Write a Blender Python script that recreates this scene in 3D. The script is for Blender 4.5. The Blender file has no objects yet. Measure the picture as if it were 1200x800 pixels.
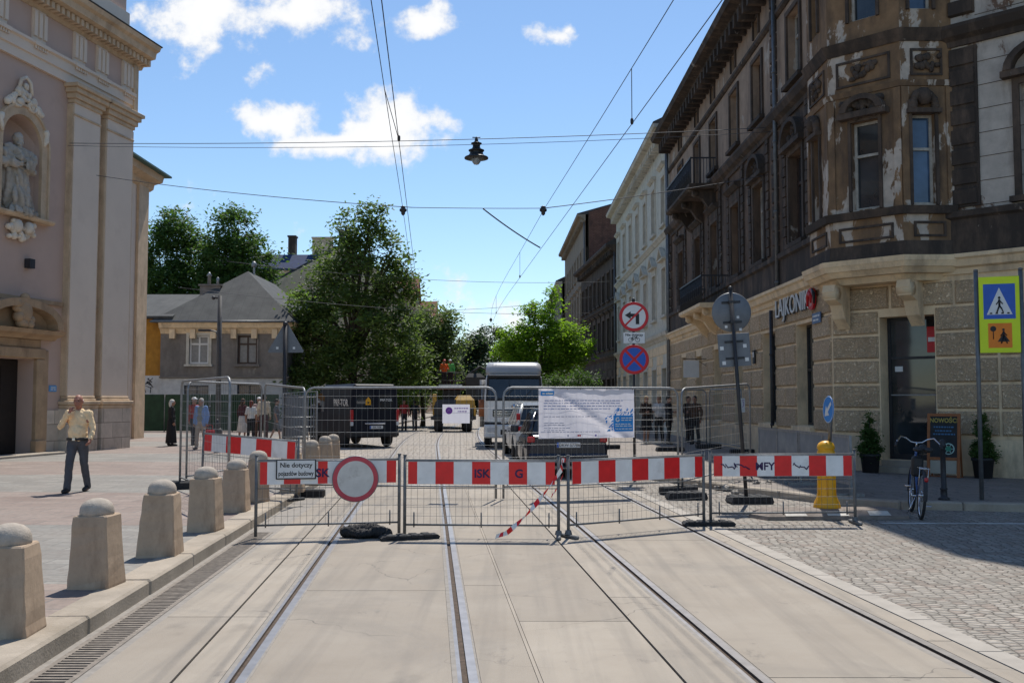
import bpy, math, random
from mathutils import Vector, Matrix
S = bpy.context.scene
COL = S.collection
R = math.radians
PI = math.pi
# ------------------------------------------------------------------ camera
cam_d = bpy.data.cameras.new('camera'); cam = bpy.data.objects.new('camera', cam_d); COL.objects.link(cam)
cam.location = (0, 0, 1.735)
cam.rotation_euler = (R(90 + 3.35), 0, 0)
cam_d.sensor_width = 36.0; cam_d.lens = 35.0
cam_d.clip_start = 0.1; cam_d.clip_end = 3000
S.camera = cam
# ------------------------------------------------------------------ light
SUN_AZ, SUN_EL = R(11.0), R(60)
sd = Vector((math.sin(SUN_AZ)*math.cos(SUN_EL), math.cos(SUN_AZ)*math.cos(SUN_EL), math.sin(SUN_EL)))
sl = bpy.data.lights.new('sun', 'SUN'); sl.energy = 4.6; sl.angle = R(0.55); sl.color = (1, .95, .87)
so = bpy.data.objects.new('sun', sl); COL.objects.link(so)
so.rotation_euler = sd.to_track_quat('Z', 'Y').to_euler(); so.location = (20, 60, 80)
W = bpy.data.worlds.new('World'); S.world = W; W.use_nodes = True
def build_world():
    nt = W.node_tree; N = nt.nodes; L = nt.links; N.clear()
    out = N.new('ShaderNodeOutputWorld'); mix = N.new('ShaderNodeMixShader')
    b1 = N.new('ShaderNodeBackground'); b2 = N.new('ShaderNodeBackground')
    sky = N.new('ShaderNodeTexSky'); sky.sky_type = 'NISHITA'; sky.sun_disc = False
    sky.sun_elevation = SUN_EL; sky.sun_rotation = SUN_AZ
    sky.altitude = 200; sky.air_density = 1.0; sky.dust_density = 0.15; sky.ozone_density = 3.2
    tn = N.new('ShaderNodeMix'); tn.data_type = 'RGBA'; tn.blend_type = 'MULTIPLY'; tn.inputs[0].default_value = 1; tn.inputs[7].default_value = (.945, .995, 1.005, 1)
    L.new(sky.outputs[0], tn.inputs[6]); L.new(tn.outputs[2], b1.inputs[0]); b1.inputs[1].default_value = 0.135
    b2.inputs[0].default_value = (1, 1, 1, 1); b2.inputs[1].default_value = 1.0
    tc = N.new('ShaderNodeTexCoord')
    dirv = tc.outputs['Generated']
    def math_(op, a, b=None, clamp=False):
        n = N.new('ShaderNodeMath'); n.operation = op; n.use_clamp = clamp
        for i, x in enumerate((a, b)):
            if x is None: continue
            if isinstance(x, (int, float)): n.inputs[i].default_value = x
            else: L.new(x, n.inputs[i])
        return n.outputs[0]
    # cumulus banks: direction (x/y, z/y) and angular half sizes
    banks = [(-.300, .402, .10, .045, 1.0), (-.205, .393, .060, .030, .95), (-.255, .340, .020, .02, .5), (-.090, .385, .034, .022, 1.0), (.045, .372, .030, .012, .92), (.058, .378, .012, .012, .9),
             (-.232, .282, .046, .022, 1.12), (-.125, .274, .056, .034, 1.22), (-.185, .262, .066, .016, 1.08), (-.149, .362, .018, .035, .45),
             (-.03, .07, .14, .055, .70), (-.36, .16, .12, .05, .45), (.5, .5, .25, .05, .8), (-.75, .35, .3, .07, .9), (.9,.3,.3,.08,.9)]
    sep = N.new('ShaderNodeSeparateXYZ'); L.new(dirv, sep.inputs[0])
    ya = math_('MAXIMUM', sep.outputs[1], .02)
    px = math_('DIVIDE', sep.outputs[0], ya); pz = math_('DIVIDE', sep.outputs[2], ya)
    fwd = math_('GREATER_THAN', sep.outputs[1], .03)
    cv = N.new('ShaderNodeCombineXYZ'); L.new(px, cv.inputs[0]); L.new(pz, cv.inputs[1])
    n1 = N.new('ShaderNodeTexNoise'); n1.inputs['Scale'].default_value = 20; n1.inputs['Detail'].default_value = 9; n1.inputs['Roughness'].default_value = .6
    L.new(cv.outputs[0], n1.inputs['Vector'])
    n2 = N.new('ShaderNodeTexNoise'); n2.inputs['Scale'].default_value = 60; n2.inputs['Detail'].default_value = 6
    L.new(cv.outputs[0], n2.inputs['Vector'])
    field = None
    for (cx, cz, rx, rz, amp) in banks:
        dx = math_('DIVIDE', math_('SUBTRACT', px, cx), rx); dz = math_('DIVIDE', math_('SUBTRACT', pz, cz), rz)
        r2 = math_('ADD', math_('MULTIPLY', dx, dx), math_('MULTIPLY', dz, dz))
        v = math_('MULTIPLY', math_('SUBTRACT', 1.0, math_('MULTIPLY', math_('SQRT', r2), .55)), amp)
        field = v if field is None else math_('MAXIMUM', field, v)
    nz = math_('ADD', math_('MULTIPLY', math_('SUBTRACT', n1.outputs[0], .5), 2.0), math_('MULTIPLY', math_('SUBTRACT', n2.outputs[0], .5), .3))
    val = math_('ADD', field, nz)
    mr = N.new('ShaderNodeMapRange'); mr.interpolation_type = 'SMOOTHSTEP'
    mr.inputs['From Min'].default_value = .38; mr.inputs['From Max'].default_value = .80; mr.inputs['To Max'].default_value = .94
    L.new(val, mr.inputs['Value'])
    m = math_('MULTIPLY', mr.outputs[0], fwd, True)
    # whiter belly to the clouds, brighter tops
    cr = N.new('ShaderNodeMapRange'); cr.inputs['From Min'].default_value = .3; cr.inputs['From Max'].default_value = 1.1
    cr.inputs['To Min'].default_value = .78; cr.inputs['To Max'].default_value = 1.02; L.new(val, cr.inputs['Value'])
    L.new(cr.outputs[0], b2.inputs[1])
    L.new(b1.outputs[0], mix.inputs[1]); L.new(b2.outputs[0], mix.inputs[2]); L.new(m, mix.inputs[0])
    L.new(mix.outputs[0], out.inputs[0])
build_world()
S.view_settings.view_transform = 'Standard'; S.view_settings.look = 'None'
S.view_settings.exposure = 0.12; S.view_settings.gamma = 1.0
S.view_settings.use_curve_mapping = False
S.render.resolution_x = 1024; S.render.resolution_y = 682
rnd = random.Random(11)

# ------------------------------------------------------------------ materials
MATS = {}
def _c(c, k=1.0): return tuple(min(1, max(0, x*k)) for x in c) + (1,)
class NT:
    def __init__(s, name):
        s.m = bpy.data.materials.new(name); s.m.use_nodes = True
        s.t = s.m.node_tree; s.N = s.t.nodes; s.L = s.t.links
        s.b = s.N['Principled BSDF']; s.tc = s.N.new('ShaderNodeTexCoord'); s.obj = s.tc.outputs['Object']
    def link(s, a, b): s.L.new(a, b)
    def noise(s, scale, detail=5, rough=.55, vec=None, dist=0):
        n = s.N.new('ShaderNodeTexNoise'); n.inputs['Scale'].default_value = scale; n.inputs['Detail'].default_value = detail
        n.inputs['Roughness'].default_value = rough; n.inputs['Distortion'].default_value = dist
        s.L.new(vec or s.obj, n.inputs['Vector']); return n.outputs[0]
    def voro(s, scale, feature='F1', vec=None, out=0):
        n = s.N.new('ShaderNodeTexVoronoi'); n.feature = feature; n.inputs['Scale'].default_value = scale
        s.L.new(vec or s.obj, n.inputs['Vector']); return n.outputs[out]
    def rng(s, v, a, b, c=0, d=1):
        n = s.N.new('ShaderNodeMapRange'); n.inputs[1].default_value = a; n.inputs[2].default_value = b
        n.inputs[3].default_value = c; n.inputs[4].default_value = d; s.L.new(v, n.inputs[0]); return n.outputs[0]
    def mix(s, f, a, b, mode='MIX'):
        n = s.N.new('ShaderNodeMix'); n.data_type = 'RGBA'; n.blend_type = mode
        if isinstance(f, (int, float)): n.inputs[0].default_value = f
        else: s.L.new(f, n.inputs[0])
        for i, x in ((6, a), (7, b)):
            if isinstance(x, tuple): n.inputs[i].default_value = x
            else: s.L.new(x, n.inputs[i])
        return n.outputs[2]
    def math(s, op, a, b=0.0):
        n = s.N.new('ShaderNodeMath'); n.operation = op
        for i, x in enumerate((a, b)):
            if isinstance(x, (int, float)): n.inputs[i].default_value = x
            else: s.L.new(x, n.inputs[i])
        return n.outputs[0]
    def mapv(s, scale=(1, 1, 1), rot=(0, 0, 0), loc=(0, 0, 0), vec=None):
        n = s.N.new('ShaderNodeMapping'); n.inputs['Scale'].default_value = scale; n.inputs['Rotation'].default_value = rot; n.inputs['Location'].default_value = loc
        s.L.new(vec or s.obj, n.inputs[0]); return n.outputs[0]
    def xz(s, vec=None):
        a = s.N.new('ShaderNodeSeparateXYZ'); s.L.new(vec or s.obj, a.inputs[0])
        c = s.N.new('ShaderNodeCombineXYZ'); s.L.new(a.outputs[0], c.inputs[0]); s.L.new(a.outputs[2], c.inputs[1]); return c.outputs[0]
    def island(s):
        n = s.N.new('ShaderNodeNewGeometry'); return n.outputs['Random Per Island']
    def bump(s, h, strength=.3, dist=.02):
        n = s.N.new('ShaderNodeBump'); n.inputs['Strength'].default_value = strength; n.inputs['Distance'].default_value = dist
        s.L.new(h, n.inputs['Height']); s.L.new(n.outputs[0], s.b.inputs['Normal'])
    def out(s, col, rough=.8, metal=0, spec=.4):
        if isinstance(col, tuple): s.b.inputs['Base Color'].default_value = col
        else: s.L.new(col, s.b.inputs['Base Color'])
        if isinstance(rough, (int, float)): s.b.inputs['Roughness'].default_value = rough
        else: s.L.new(rough, s.b.inputs['Roughness'])
        s.b.inputs['Metallic'].default_value = metal; s.b.inputs['Specular IOR Level'].default_value = spec
        return s.m
def mat(name, col, rough=.8, var=.12, scale=3, bump=0, bscale=60, metal=0, col2=None, thr=.55, soft=.08, s2=1.3, spec=.4, bdist=.01):
    if name in MATS: return MATS[name]
    n = NT(name)
    c = n.mix(n.rng(n.noise(scale, 7), .3, .7), _c(col, 1-var), _c(col, 1+var))
    if col2 is not None:
        f = n.rng(n.noise(s2, 8, .62, n.mapv(loc=(3.1, 7.7, 1.3))), thr-soft, thr+soft)
        c = n.mix(f, c, _c(col2))
    if bump: n.bump(n.noise(bscale, 4), bump, bdist)
    MATS[name] = n.out(c, rough, metal, spec); return MATS[name]

# ------------------------------------------------------------------ mesh builder
class MB:
    def __init__(s): s.v = []; s.f = []; s.mi = []; s.sm = []; s.M = None
    def _add(s, vs, fs, mi=0, sm=False):
        o = len(s.v)
        if s.M is not None: vs = [s.M @ Vector(p) for p in vs]
        s.v += [tuple(p) for p in vs]; s.f += [[i+o for i in f] for f in fs]
        s.mi += [mi]*len(fs); s.sm += [sm]*len(fs); return s
    def poly(s, pts, mi=0): return s._add(pts, [list(range(len(pts)))], mi)
    def box(s, x0, x1, y0, y1, z0, z1, mi=0):
        v = [(x0,y0,z0),(x1,y0,z0),(x1,y1,z0),(x0,y1,z0),(x0,y0,z1),(x1,y0,z1),(x1,y1,z1),(x0,y1,z1)]
        return s._add(v, [(0,3,2,1),(4,5,6,7),(0,1,5,4),(1,2,6,5),(2,3,7,6),(3,0,4,7)], mi)
    def cbox(s, x0, x1, y0, y1, z0, z1, c=.01, mi=0):
        # box with chamfered edges
        vs = []
        for z, ins in ((z0, c), (z0+c, 0), (z1-c, 0), (z1, c)):
            a0, a1, b0, b1 = x0+ins, x1-ins, y0+ins, y1-ins
            k = c if ins == 0 else 0
            if k: ring = [(a0+k,b0,z),(a1-k,b0,z),(a1,b0+k,z),(a1,b1-k,z),(a1-k,b1,z),(a0+k,b1,z),(a0,b1-k,z),(a0,b0+k,z)]
            else: ring = [(a0,b0,z),(a1,b0,z),(a1,b0,z),(a1,b1,z),(a1,b1,z),(a0,b1,z),(a0,b1,z),(a0,b0,z)]
            vs += ring
        fs = [[7,6,5,4,3,2,1,0], [24,25,26,27,28,29,30,31]]
        for r in range(3):
            for i in range(8): fs.append([r*8+i, r*8+(i+1) % 8, (r+1)*8+(i+1) % 8, (r+1)*8+i])
        return s._add(vs, fs, mi)
    def frust(s, c, b, t, z0, z1, mi=0, sm=False, n=4, rot=PI/4):
        # n-sided frustum, half-widths b and t (for n=4 they are half sides)
        k = math.sqrt(2) if n == 4 else 1
        vs = [(c[0]+r*k*math.cos(rot+2*PI*i/n), c[1]+r*k*math.sin(rot+2*PI*i/n), z) for r, z in ((b, z0), (t, z1)) for i in range(n)]
        fs = [list(range(n))[::-1], list(range(n, 2*n))] + [[i, (i+1) % n, n+(i+1) % n, n+i] for i in range(n)]
        return s._add(vs, fs, mi, sm)
    def tube(s, p0, p1, r0, r1=None, n=6, mi=0, sm=True, cap=True):
        return s.path([p0, p1], [r0, r0 if r1 is None else r1], n, mi, sm, cap)
    def path(s, pts, r, n=6, mi=0, sm=True, cap=True, closed=False):
        pts = [Vector(p) for p in pts]; k = len(pts)
        rr = r if isinstance(r, (list, tuple)) else [r]*k
        vs = []; prev = None
        for i, p in enumerate(pts):
            a = pts[(i-1) % k] if (i > 0 or closed) else p
            b = pts[(i+1) % k] if (i < k-1 or closed) else p
            t = (b-a).normalized()
            if prev is None:
                up = Vector((0, 0, 1)) if abs(t.z) < .9 else Vector((1, 0, 0)); u = t.cross(up).normalized()
            else: u = (prev - t*prev.dot(t)).normalized()
            prev = u; w = t.cross(u)
            vs += [p + (u*math.cos(2*PI*j/n) + w*math.sin(2*PI*j/n))*rr[i] for j in range(n)]
        fs = []
        for i in range(k if closed else k-1):
            a, b = i*n, ((i+1) % k)*n
            fs += [[a+j, a+(j+1) % n, b+(j+1) % n, b+j] for j in range(n)]
        s._add(vs, fs, mi, sm)
        if cap and not closed:
            o = len(s.v)-len(vs)
            s.f += [[o+j for j in range(n)][::-1], [o+(k-1)*n+j for j in range(n)]]; s.mi += [mi]*2; s.sm += [False]*2
        return s
    def lathe(s, prof, c=(0, 0, 0), n=16, mi=0, sm=True, axis='z', sx=1, sy=1):
        vs = []
        for r, h in prof:
            for j in range(n):
                a = 2*PI*j/n; x, y = r*math.cos(a)*sx, r*math.sin(a)*sy
                p = {'z': (x, y, h), 'y': (x, h, y), 'x': (h, x, y)}[axis]
                vs.append((c[0]+p[0], c[1]+p[1], c[2]+p[2]))
        fs = []
        for i in range(len(prof)-1):
            for j in range(n): fs.append([i*n+j, i*n+(j+1) % n, (i+1)*n+(j+1) % n, (i+1)*n+j])
        fs += [list(range(n))[::-1], list(range((len(prof)-1)*n, len(prof)*n))]
        return s._add(vs, fs, mi, sm)
    def ball(s, c, r, nu=12, nv=8, mi=0, rz=0):
        rx, ry, rz_ = (r, r, r) if isinstance(r, (int, float)) else r
        vs = [(0, 0, -rz_)]
        for i in range(1, nv):
            ph = -PI/2 + PI*i/nv
            vs += [(rx*math.cos(ph)*math.cos(2*PI*j/nu), ry*math.cos(ph)*math.sin(2*PI*j/nu), rz_*math.sin(ph)) for j in range(nu)]
        vs.append((0, 0, rz_)); top = len(vs)-1
        ca, sa = math.cos(rz), math.sin(rz)
        vs = [(c[0]+x*ca-y*sa, c[1]+x*sa+y*ca, c[2]+z) for x, y, z in vs]
        fs = [[0, 1+(j+1) % nu, 1+j] for j in range(nu)]
        for i in range(nv-2):
            a, b = 1+i*nu, 1+(i+1)*nu
            fs += [[a+j, a+(j+1) % nu, b+(j+1) % nu, b+j] for j in range(nu)]
        a = 1+(nv-2)*nu
        fs += [[a+j, a+(j+1) % nu, top] for j in range(nu)]
        return s._add(vs, fs, mi, True)
    def caps(s, p0, p1, r0, r1, n=10, mi=0):
        # closed capsule with two radii
        p0, p1 = Vector(p0), Vector(p1); d = (p1-p0); t = d.normalized() if d.length > 1e-6 else Vector((0, 0, 1))
        pts = []; rr = []
        for k in range(4): a = -PI/2 + PI/2*(k+.15)/4; pts.append(p0 + t*r0*math.sin(a)); rr.append(r0*math.cos(a))
        pts.append(p0); rr.append(r0); pts.append(p1); rr.append(r1)
        for k in range(4): a = PI/2*(k+.85)/4 ; pts.append(p1 + t*r1*math.sin(a)); rr.append(r1*math.cos(a))
        return s.path(pts, rr, n, mi)
    def prism(s, poly, d0, d1, plane='xz', mi=0, sm=False):
        # polygon in a plane, extruded along the third axis
        f = {'xz': lambda a, b, d: (a, d, b), 'yz': lambda a, b, d: (d, a, b), 'xy': lambda a, b, d: (a, b, d)}[plane]
        n = len(poly)
        vs = [f(a, b, d0) for a, b in poly] + [f(a, b, d1) for a, b in poly]
        fs = [list(range(n))[::-1], list(range(n, 2*n))] + [[i, (i+1) % n, n+(i+1) % n, n+i] for i in range(n)]
        return s._add(vs, fs, mi, sm)
    def disc(s, c, r, y, n=32, mi=0, r0=0):
        # flat disc or ring facing -y
        if r0 == 0: return s._add([(c[0]+r*math.cos(2*PI*j/n), y, c[1]+r*math.sin(2*PI*j/n)) for j in range(n)], [list(range(n))], mi)
        vs = [(c[0]+q*math.cos(2*PI*j/n), y, c[1]+q*math.sin(2*PI*j/n)) for q in (r0, r) for j in range(n)]
        return s._add(vs, [[j, (j+1) % n, n+(j+1) % n, n+j] for j in range(n)], mi)
    def mesh(s, name, mats):
        me = bpy.data.meshes.new(name); me.from_pydata(s.v, [], s.f)
        for m in (mats if isinstance(mats, (list, tuple)) else [mats]): me.materials.append(m)
        me.polygons.foreach_set('material_index', s.mi); me.polygons.foreach_set('use_smooth', s.sm)
        me.update(); return me
    def build(s, name, mats, parent=None, loc=(0, 0, 0), rz=0, world=False, rot=None):
        return obj(name, s.mesh(name, mats), parent, loc, rz, world, rot)
def fixn(me):
    import bmesh
    bm = bmesh.new(); bm.from_mesh(me); bmesh.ops.recalc_face_normals(bm, faces=bm.faces); bm.to_mesh(me); bm.free()
def obj(name, me, parent=None, loc=(0, 0, 0), rz=0, world=False, rot=None):
    fixn(me)
    o = bpy.data.objects.new(name, me); COL.objects.link(o)
    l = Vector(loc)
    if parent is not None:
        o.parent = parent
        if world: l = l - parent.location
    o.location = l; o.rotation_euler = rot if rot else (0, 0, rz)
    return o
def tag(o, label, cat, group=None):
    o['label'] = label; o['category'] = cat
    if group: o['group'] = group
    return o
def thing(name, label, cat, loc=(0, 0, 0), rz=0, group=None, rot=None):
    o = bpy.data.objects.new(name, None); o.empty_display_size = .2; COL.objects.link(o)
    o.location = loc; o.rotation_euler = rot if rot else (0, 0, rz)
    return tag(o, label, cat, group)
def struct(o): o['kind'] = 'structure'; return o
def evaluated(o):
    bpy.context.view_layer.update()
    dg = bpy.context.evaluated_depsgraph_get()
    me = bpy.data.meshes.new_from_object(o.evaluated_get(dg)); return me
def text_mb(mb, s, size, M, mi=0, ext=0.0, align='CENTER', bold=0.0, sx=1.0):
    cu = bpy.data.curves.new('txt', 'FONT'); cu.body = s; cu.size = size; cu.align_x = align; cu.align_y = 'CENTER'
    cu.extrude = ext; cu.offset = bold; cu.resolution_u = 3
    o = bpy.data.objects.new('txt', cu); COL.objects.link(o); me = evaluated(o)
    old = mb.M; mb.M = (old @ M) if old is not None else M
    mb._add([(v.co.x*sx, v.co.y, v.co.z) for v in me.vertices], [list(p.vertices) for p in me.polygons], mi); mb.M = old
    bpy.data.objects.remove(o); bpy.data.curves.remove(cu); bpy.data.meshes.remove(me)
def XZ(x=0, y=0, z=0):  # text plane -> facing -y
    return Matrix.Translation((x, y, z)) @ Matrix.Rotation(PI/2, 4, 'X')
def remesh(mb, voxel, smooth=3):
    me = mb.mesh('tmp', []); fixn(me); o = bpy.data.objects.new('tmp', me); COL.objects.link(o)
    m = o.modifiers.new('r', 'REMESH'); m.mode = 'VOXEL'; m.voxel_size = voxel
    if smooth: q = o.modifiers.new('s', 'SMOOTH'); q.iterations = smooth; q.factor = .5
    r = evaluated(o); bpy.data.objects.remove(o); bpy.data.meshes.remove(me)
    r.polygons.foreach_set('use_smooth', [True]*len(r.polygons)); return r
# ------------------------------------------------------------------ material library
def m_slab():
    n = NT('concrete_slab')
    base = n.mix(n.island(), _c((.315, .273, .222)), _c((.385, .335, .272)))
    c = n.mix(n.rng(n.noise(1.1, 8, .65), .3, .7), n.mix(1.0, base, _c((.84, .82, .80)), 'MULTIPLY'), base)
    streak = n.noise(2.0, 6, .6, n.mapv((3.0, .18, 1)))
    c = n.mix(n.rng(streak, .50, .72, 0, .42), c, _c((.19, .17, .145)))
    c = n.mix(n.rng(n.noise(.45, 5, .7, n.mapv(loc=(9, 2, 0)), 1.2), .52, .72, 0, .5), c, _c((.19, .172, .15)))
    c = n.mix(n.rng(n.noise(2.6, 8, .75, n.mapv((1, .5, 1), loc=(4, 4, 0))), .60, .70, 0, .6), c, _c((.14, .125, .11)))
    c = n.mix(n.rng(n.noise(38, 3), .60, .72, 0, .35), c, _c((.30, .28, .25)))
    c = n.mix(n.rng(n.voro(1.6), 0, .028, .8, 0), c, _c((.10, .09, .08)))
    wv = n.N.new('ShaderNodeVectorMath'); wv.operation = 'MULTIPLY_ADD'; nn = n.N.new('ShaderNodeTexNoise'); nn.inputs['Scale'].default_value = 3; n.link(n.obj, nn.inputs['Vector']); n.link(nn.outputs['Color'], wv.inputs[0]); wv.inputs[1].default_value = (.5, .5, 0); n.link(n.obj, wv.inputs[2])
    cr = n.rng(n.voro(.42, 'DISTANCE_TO_EDGE', wv.outputs[0]), 0, .0035, 1, 0)
    c = n.mix(n.math('MULTIPLY', cr, n.rng(n.noise(.35, 3), .48, .56, 0, .75)), c, _c((.09, .08, .07)))
    oil = n.rng(n.noise(1.5, 4, .5, n.mapv((1, .55, 1), (0, 0, R(-4.6)), (2, 6, 0))), .66, .76, 0, .5); c = n.mix(oil, c, _c((.115, .10, .085)))
    tyre = n.rng(n.noise(1.15, 3, .6, n.mapv((2.6, .045, 1), (0, 0, R(4.65)), (5, 0, 0))), .52, .66, 0, .34); c = n.mix(tyre, c, _c((.17, .15, .128)))
    n.bump(n.noise(90, 5), .4, .008)
    return n.out(c, .75, 0, .35)
def m_sett(name, a, b, mort, bw, bh, ms=.07, rot=0, strength=.55, grime=.35):
    n = NT(name)
    v = n.mapv((1, 1, 1), (0, 0, rot))
    nz = n.N.new('ShaderNodeTexNoise'); nz.inputs['Scale'].default_value = 4.0; nz.inputs['Detail'].default_value = 2
    n.link(v, nz.inputs['Vector'])
    mx = n.N.new('ShaderNodeMix'); mx.data_type = 'VECTOR'; mx.inputs[0].default_value = 1
    sc = n.N.new('ShaderNodeVectorMath'); sc.operation = 'MULTIPLY_ADD'; n.link(nz.outputs['Color'], sc.inputs[0]); sc.inputs[1].default_value = (bw*.85, bh*1.1, 0); n.link(v, sc.inputs[2])
    br = n.N.new('ShaderNodeTexBrick'); br.inputs['Scale'].default_value = 1.0
    br.inputs['Brick Width'].default_value = bw; br.inputs['Row Height'].default_value = bh; br.inputs['Mortar Size'].default_value = ms*bh; br.inputs['Mortar Smooth'].default_value = .35
    br.inputs['Color1'].default_value = _c(a); br.inputs['Color2'].default_value = _c(b); br.inputs['Mortar'].default_value = _c(mort); br.inputs['Bias'].default_value = -.1
    n.link(sc.outputs[0], br.inputs['Vector'])
    c = n.mix(n.rng(n.noise(.5, 6, .65), .35, .7, 0, grime), br.outputs[0], _c(mort, 1.7))
    c = n.mix(n.rng(n.noise(24, 4), .35, .7, 0, .5), c, _c(a, .7))
    h = n.math('SUBTRACT', n.math('MULTIPLY', n.noise(18, 3), .25), br.outputs[1])
    n.bump(h, strength, .02)
    return n.out(c, .72, 0, .35)
def m_plaza():
    n = NT('plaza_paving')
    v = n.mapv((1, 1, 1), (0, 0, R(3.5)))
    br = n.N.new('ShaderNodeTexBrick'); br.inputs['Scale'].default_value = 1.0
    br.inputs['Brick Width'].default_value = .7; br.inputs['Row Height'].default_value = .36; br.inputs['Mortar Size'].default_value = .014
    br.inputs['Color1'].default_value = _c((.215, .16, .135)); br.inputs['Color2'].default_value = _c((.29, .228, .195)); br.inputs['Mortar'].default_value = _c((.16, .14, .13))
    n.link(v, br.inputs['Vector'])
    g = n.N.new('ShaderNodeTexBrick'); g.inputs['Scale'].default_value = 1.0
    g.inputs['Brick Width'].default_value = .55; g.inputs['Row Height'].default_value = .3; g.inputs['Mortar Size'].default_value = .012
    g.inputs['Color1'].default_value = _c((.19, .182, .165)); g.inputs['Color2'].default_value = _c((.27, .258, .232)); g.inputs['Mortar'].default_value = _c((.15, .15, .14))
    n.link(v, g.inputs['Vector'])
    sp = n.N.new('ShaderNodeSeparateXYZ'); n.link(v, sp.inputs[0])
    w = n.math('ADD', sp.outputs[1], n.math('MULTIPLY', n.math('SUBTRACT', n.noise(.4, 2), .5), .3))
    band = n.math('GREATER_THAN', n.math('SINE', n.math('MULTIPLY', n.math('SUBTRACT', w, 16.9), 2*PI/8.4)), .1)
    edge = n.math('GREATER_THAN', sp.outputs[0], -3.62)
    f = n.math('MAXIMUM', band, edge)
    c = n.mix(f, br.outputs[0], g.outputs[0])
    c = n.mix(n.rng(n.noise(.6, 8, .68), .4, .7, 0, .35), c, _c((.33, .285, .245)))
    c = n.mix(n.rng(n.noise(14, 5), .45, .7, 0, .5), c, _c((.15, .125, .11)))
    n.bump(n.math('SUBTRACT', n.math('MULTIPLY', n.noise(30, 3), .4), n.mix(f, br.outputs[1], g.outputs[1])), .4, .01)
    return n.out(c, .75)
def m_stone(name, col, dark, course=None, w=.6, bs=.35, fine=.3):
    n = NT(name)
    c = n.mix(n.rng(n.noise(2.2, 8, .65), .3, .7), _c(col, .8), _c(col, 1.15))
    c = n.mix(n.rng(n.noise(1.2, 8, .7, n.mapv((1, 1, .35), loc=(5, 1, 2))), .52, .68, 0, .75), c, _c(dark))
    c = n.mix(n.rng(n.noise(45, 3), .55, .75, 0, fine), c, _c(dark))
    h = n.noise(50 if bs > .2 else 18, 5)
    if course:
        br = n.N.new('ShaderNodeTexBrick'); br.inputs['Scale'].default_value = 1.0
        br.inputs['Brick Width'].default_value = w; br.inputs['Row Height'].default_value = course; br.inputs['Mortar Size'].default_value = .012
        br.inputs['Color1'].default_value = _c((.72,)*3); br.inputs['Color2'].default_value = _c((1,)*3); br.inputs['Mortar'].default_value = _c((.4,)*3)
        n.link(n.xz(), br.inputs['Vector']); c = n.mix(1.0, c, br.outputs[0], 'MULTIPLY')
        h = n.math('SUBTRACT', n.math('MULTIPLY', h, .3), br.outputs[1])
    n.bump(h, bs, .012)
    return n.out(c, .85)
def m_decay(name, base, dark, pale, tpale=.6, tdark=.5, sc=1.0, bump=.4):
    # old facade plaster: soot streaks that run down, peeled pale patches with hard borders
    n = NT(name)
    c = n.mix(n.rng(n.noise(2.5*sc, 8, .65), .3, .7), _c(base, .8), _c(base, 1.2))
    c = n.mix(n.rng(n.noise(.9*sc, 8, .7, n.mapv((1, 1, .3), loc=(2, 9, 4))), tdark-.1, tdark+.1, 0, .9), c, _c(dark))
    pn = n.noise(.65*sc, 9, .62, n.mapv((1.3, 1.3, .7), loc=(8, 3, 6)), .4)
    pc = n.mix(n.rng(n.noise(5, 5), .35, .65), _c(pale, .75), _c(pale))
    pm = n.rng(pn, tpale, tpale+.018)
    c = n.mix(pm, c, pc)
    n.bump(n.math('SUBTRACT', n.math('MULTIPLY', n.noise(35, 6), .4), n.math('MULTIPLY', pm, .6)), bump, .015)
    return n.out(c, .9, 0, .25)
def m_verm():
    # worm-tracked rusticated stone
    n = NT('vermiculated_stone')
    v = n.voro(7.5, 'DISTANCE_TO_EDGE', n.mapv((1, 1, 1.5)))
    nz = n.noise(16, 4, .6, None, 1.5)
    h = n.math('MULTIPLY', n.rng(nz, .44, .58), n.rng(v, .02, .09))
    c = n.mix(h, _c((.58, .42, .265)), _c((.92, .72, .49)))
    c = n.mix(n.rng(n.noise(.8, 7, .7), .5, .72, 0, .45), c, _c((.34, .27, .19)))
    c = n.mix(1.0, c, n.mix(n.island(), _c((.86, .85, .84)), _c((1.0, 1.0, 1.0))), 'MULTIPLY')
    c = n.mix(n.rng(n.noise(.6, 8, .7, n.mapv((1.2, 1, .35), loc=(7, 1, 3))), .60, .74, 0, .45), c, _c((.32, .24, .16)))
    n.bump(h, .85, .035)
    return n.out(c, .9, 0, .25)
def m_leaf(name, a, b, trans=.35):
    n = NT(name)
    c = n.mix(n.island(), _c(a), _c(b))
    c = n.mix(n.rng(n.noise(.55, 4), .35, .65, 0, .6), c, _c(tuple((x+y)*.36 for x, y in zip(a, b))))
    n.out(c, .55, 0, .35)
    t = n.N.new('ShaderNodeBsdfTranslucent'); ms = n.N.new('ShaderNodeMixShader'); ms.inputs[0].default_value = trans
    bright = n.mix(1.0, c, (1.25, 1.35, .75, 1), 'MULTIPLY'); n.link(bright, t.inputs[0])
    o = n.N['Material Output']; n.link(n.b.outputs[0], ms.inputs[1]); n.link(t.outputs[0], ms.inputs[2]); n.link(ms.outputs[0], o.inputs[0])
    return n.m
def m_glass(name, tint=(.03, .035, .04), rough=.04):
    n = NT(name)
    c = n.mix(n.rng(n.noise(1.2, 3), .35, .65), _c(tint, .6), _c(tint, 1.5))
    n.bump(n.noise(1.6, 1), .03, .02)
    return n.out(c, rough, 0, .8)
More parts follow.
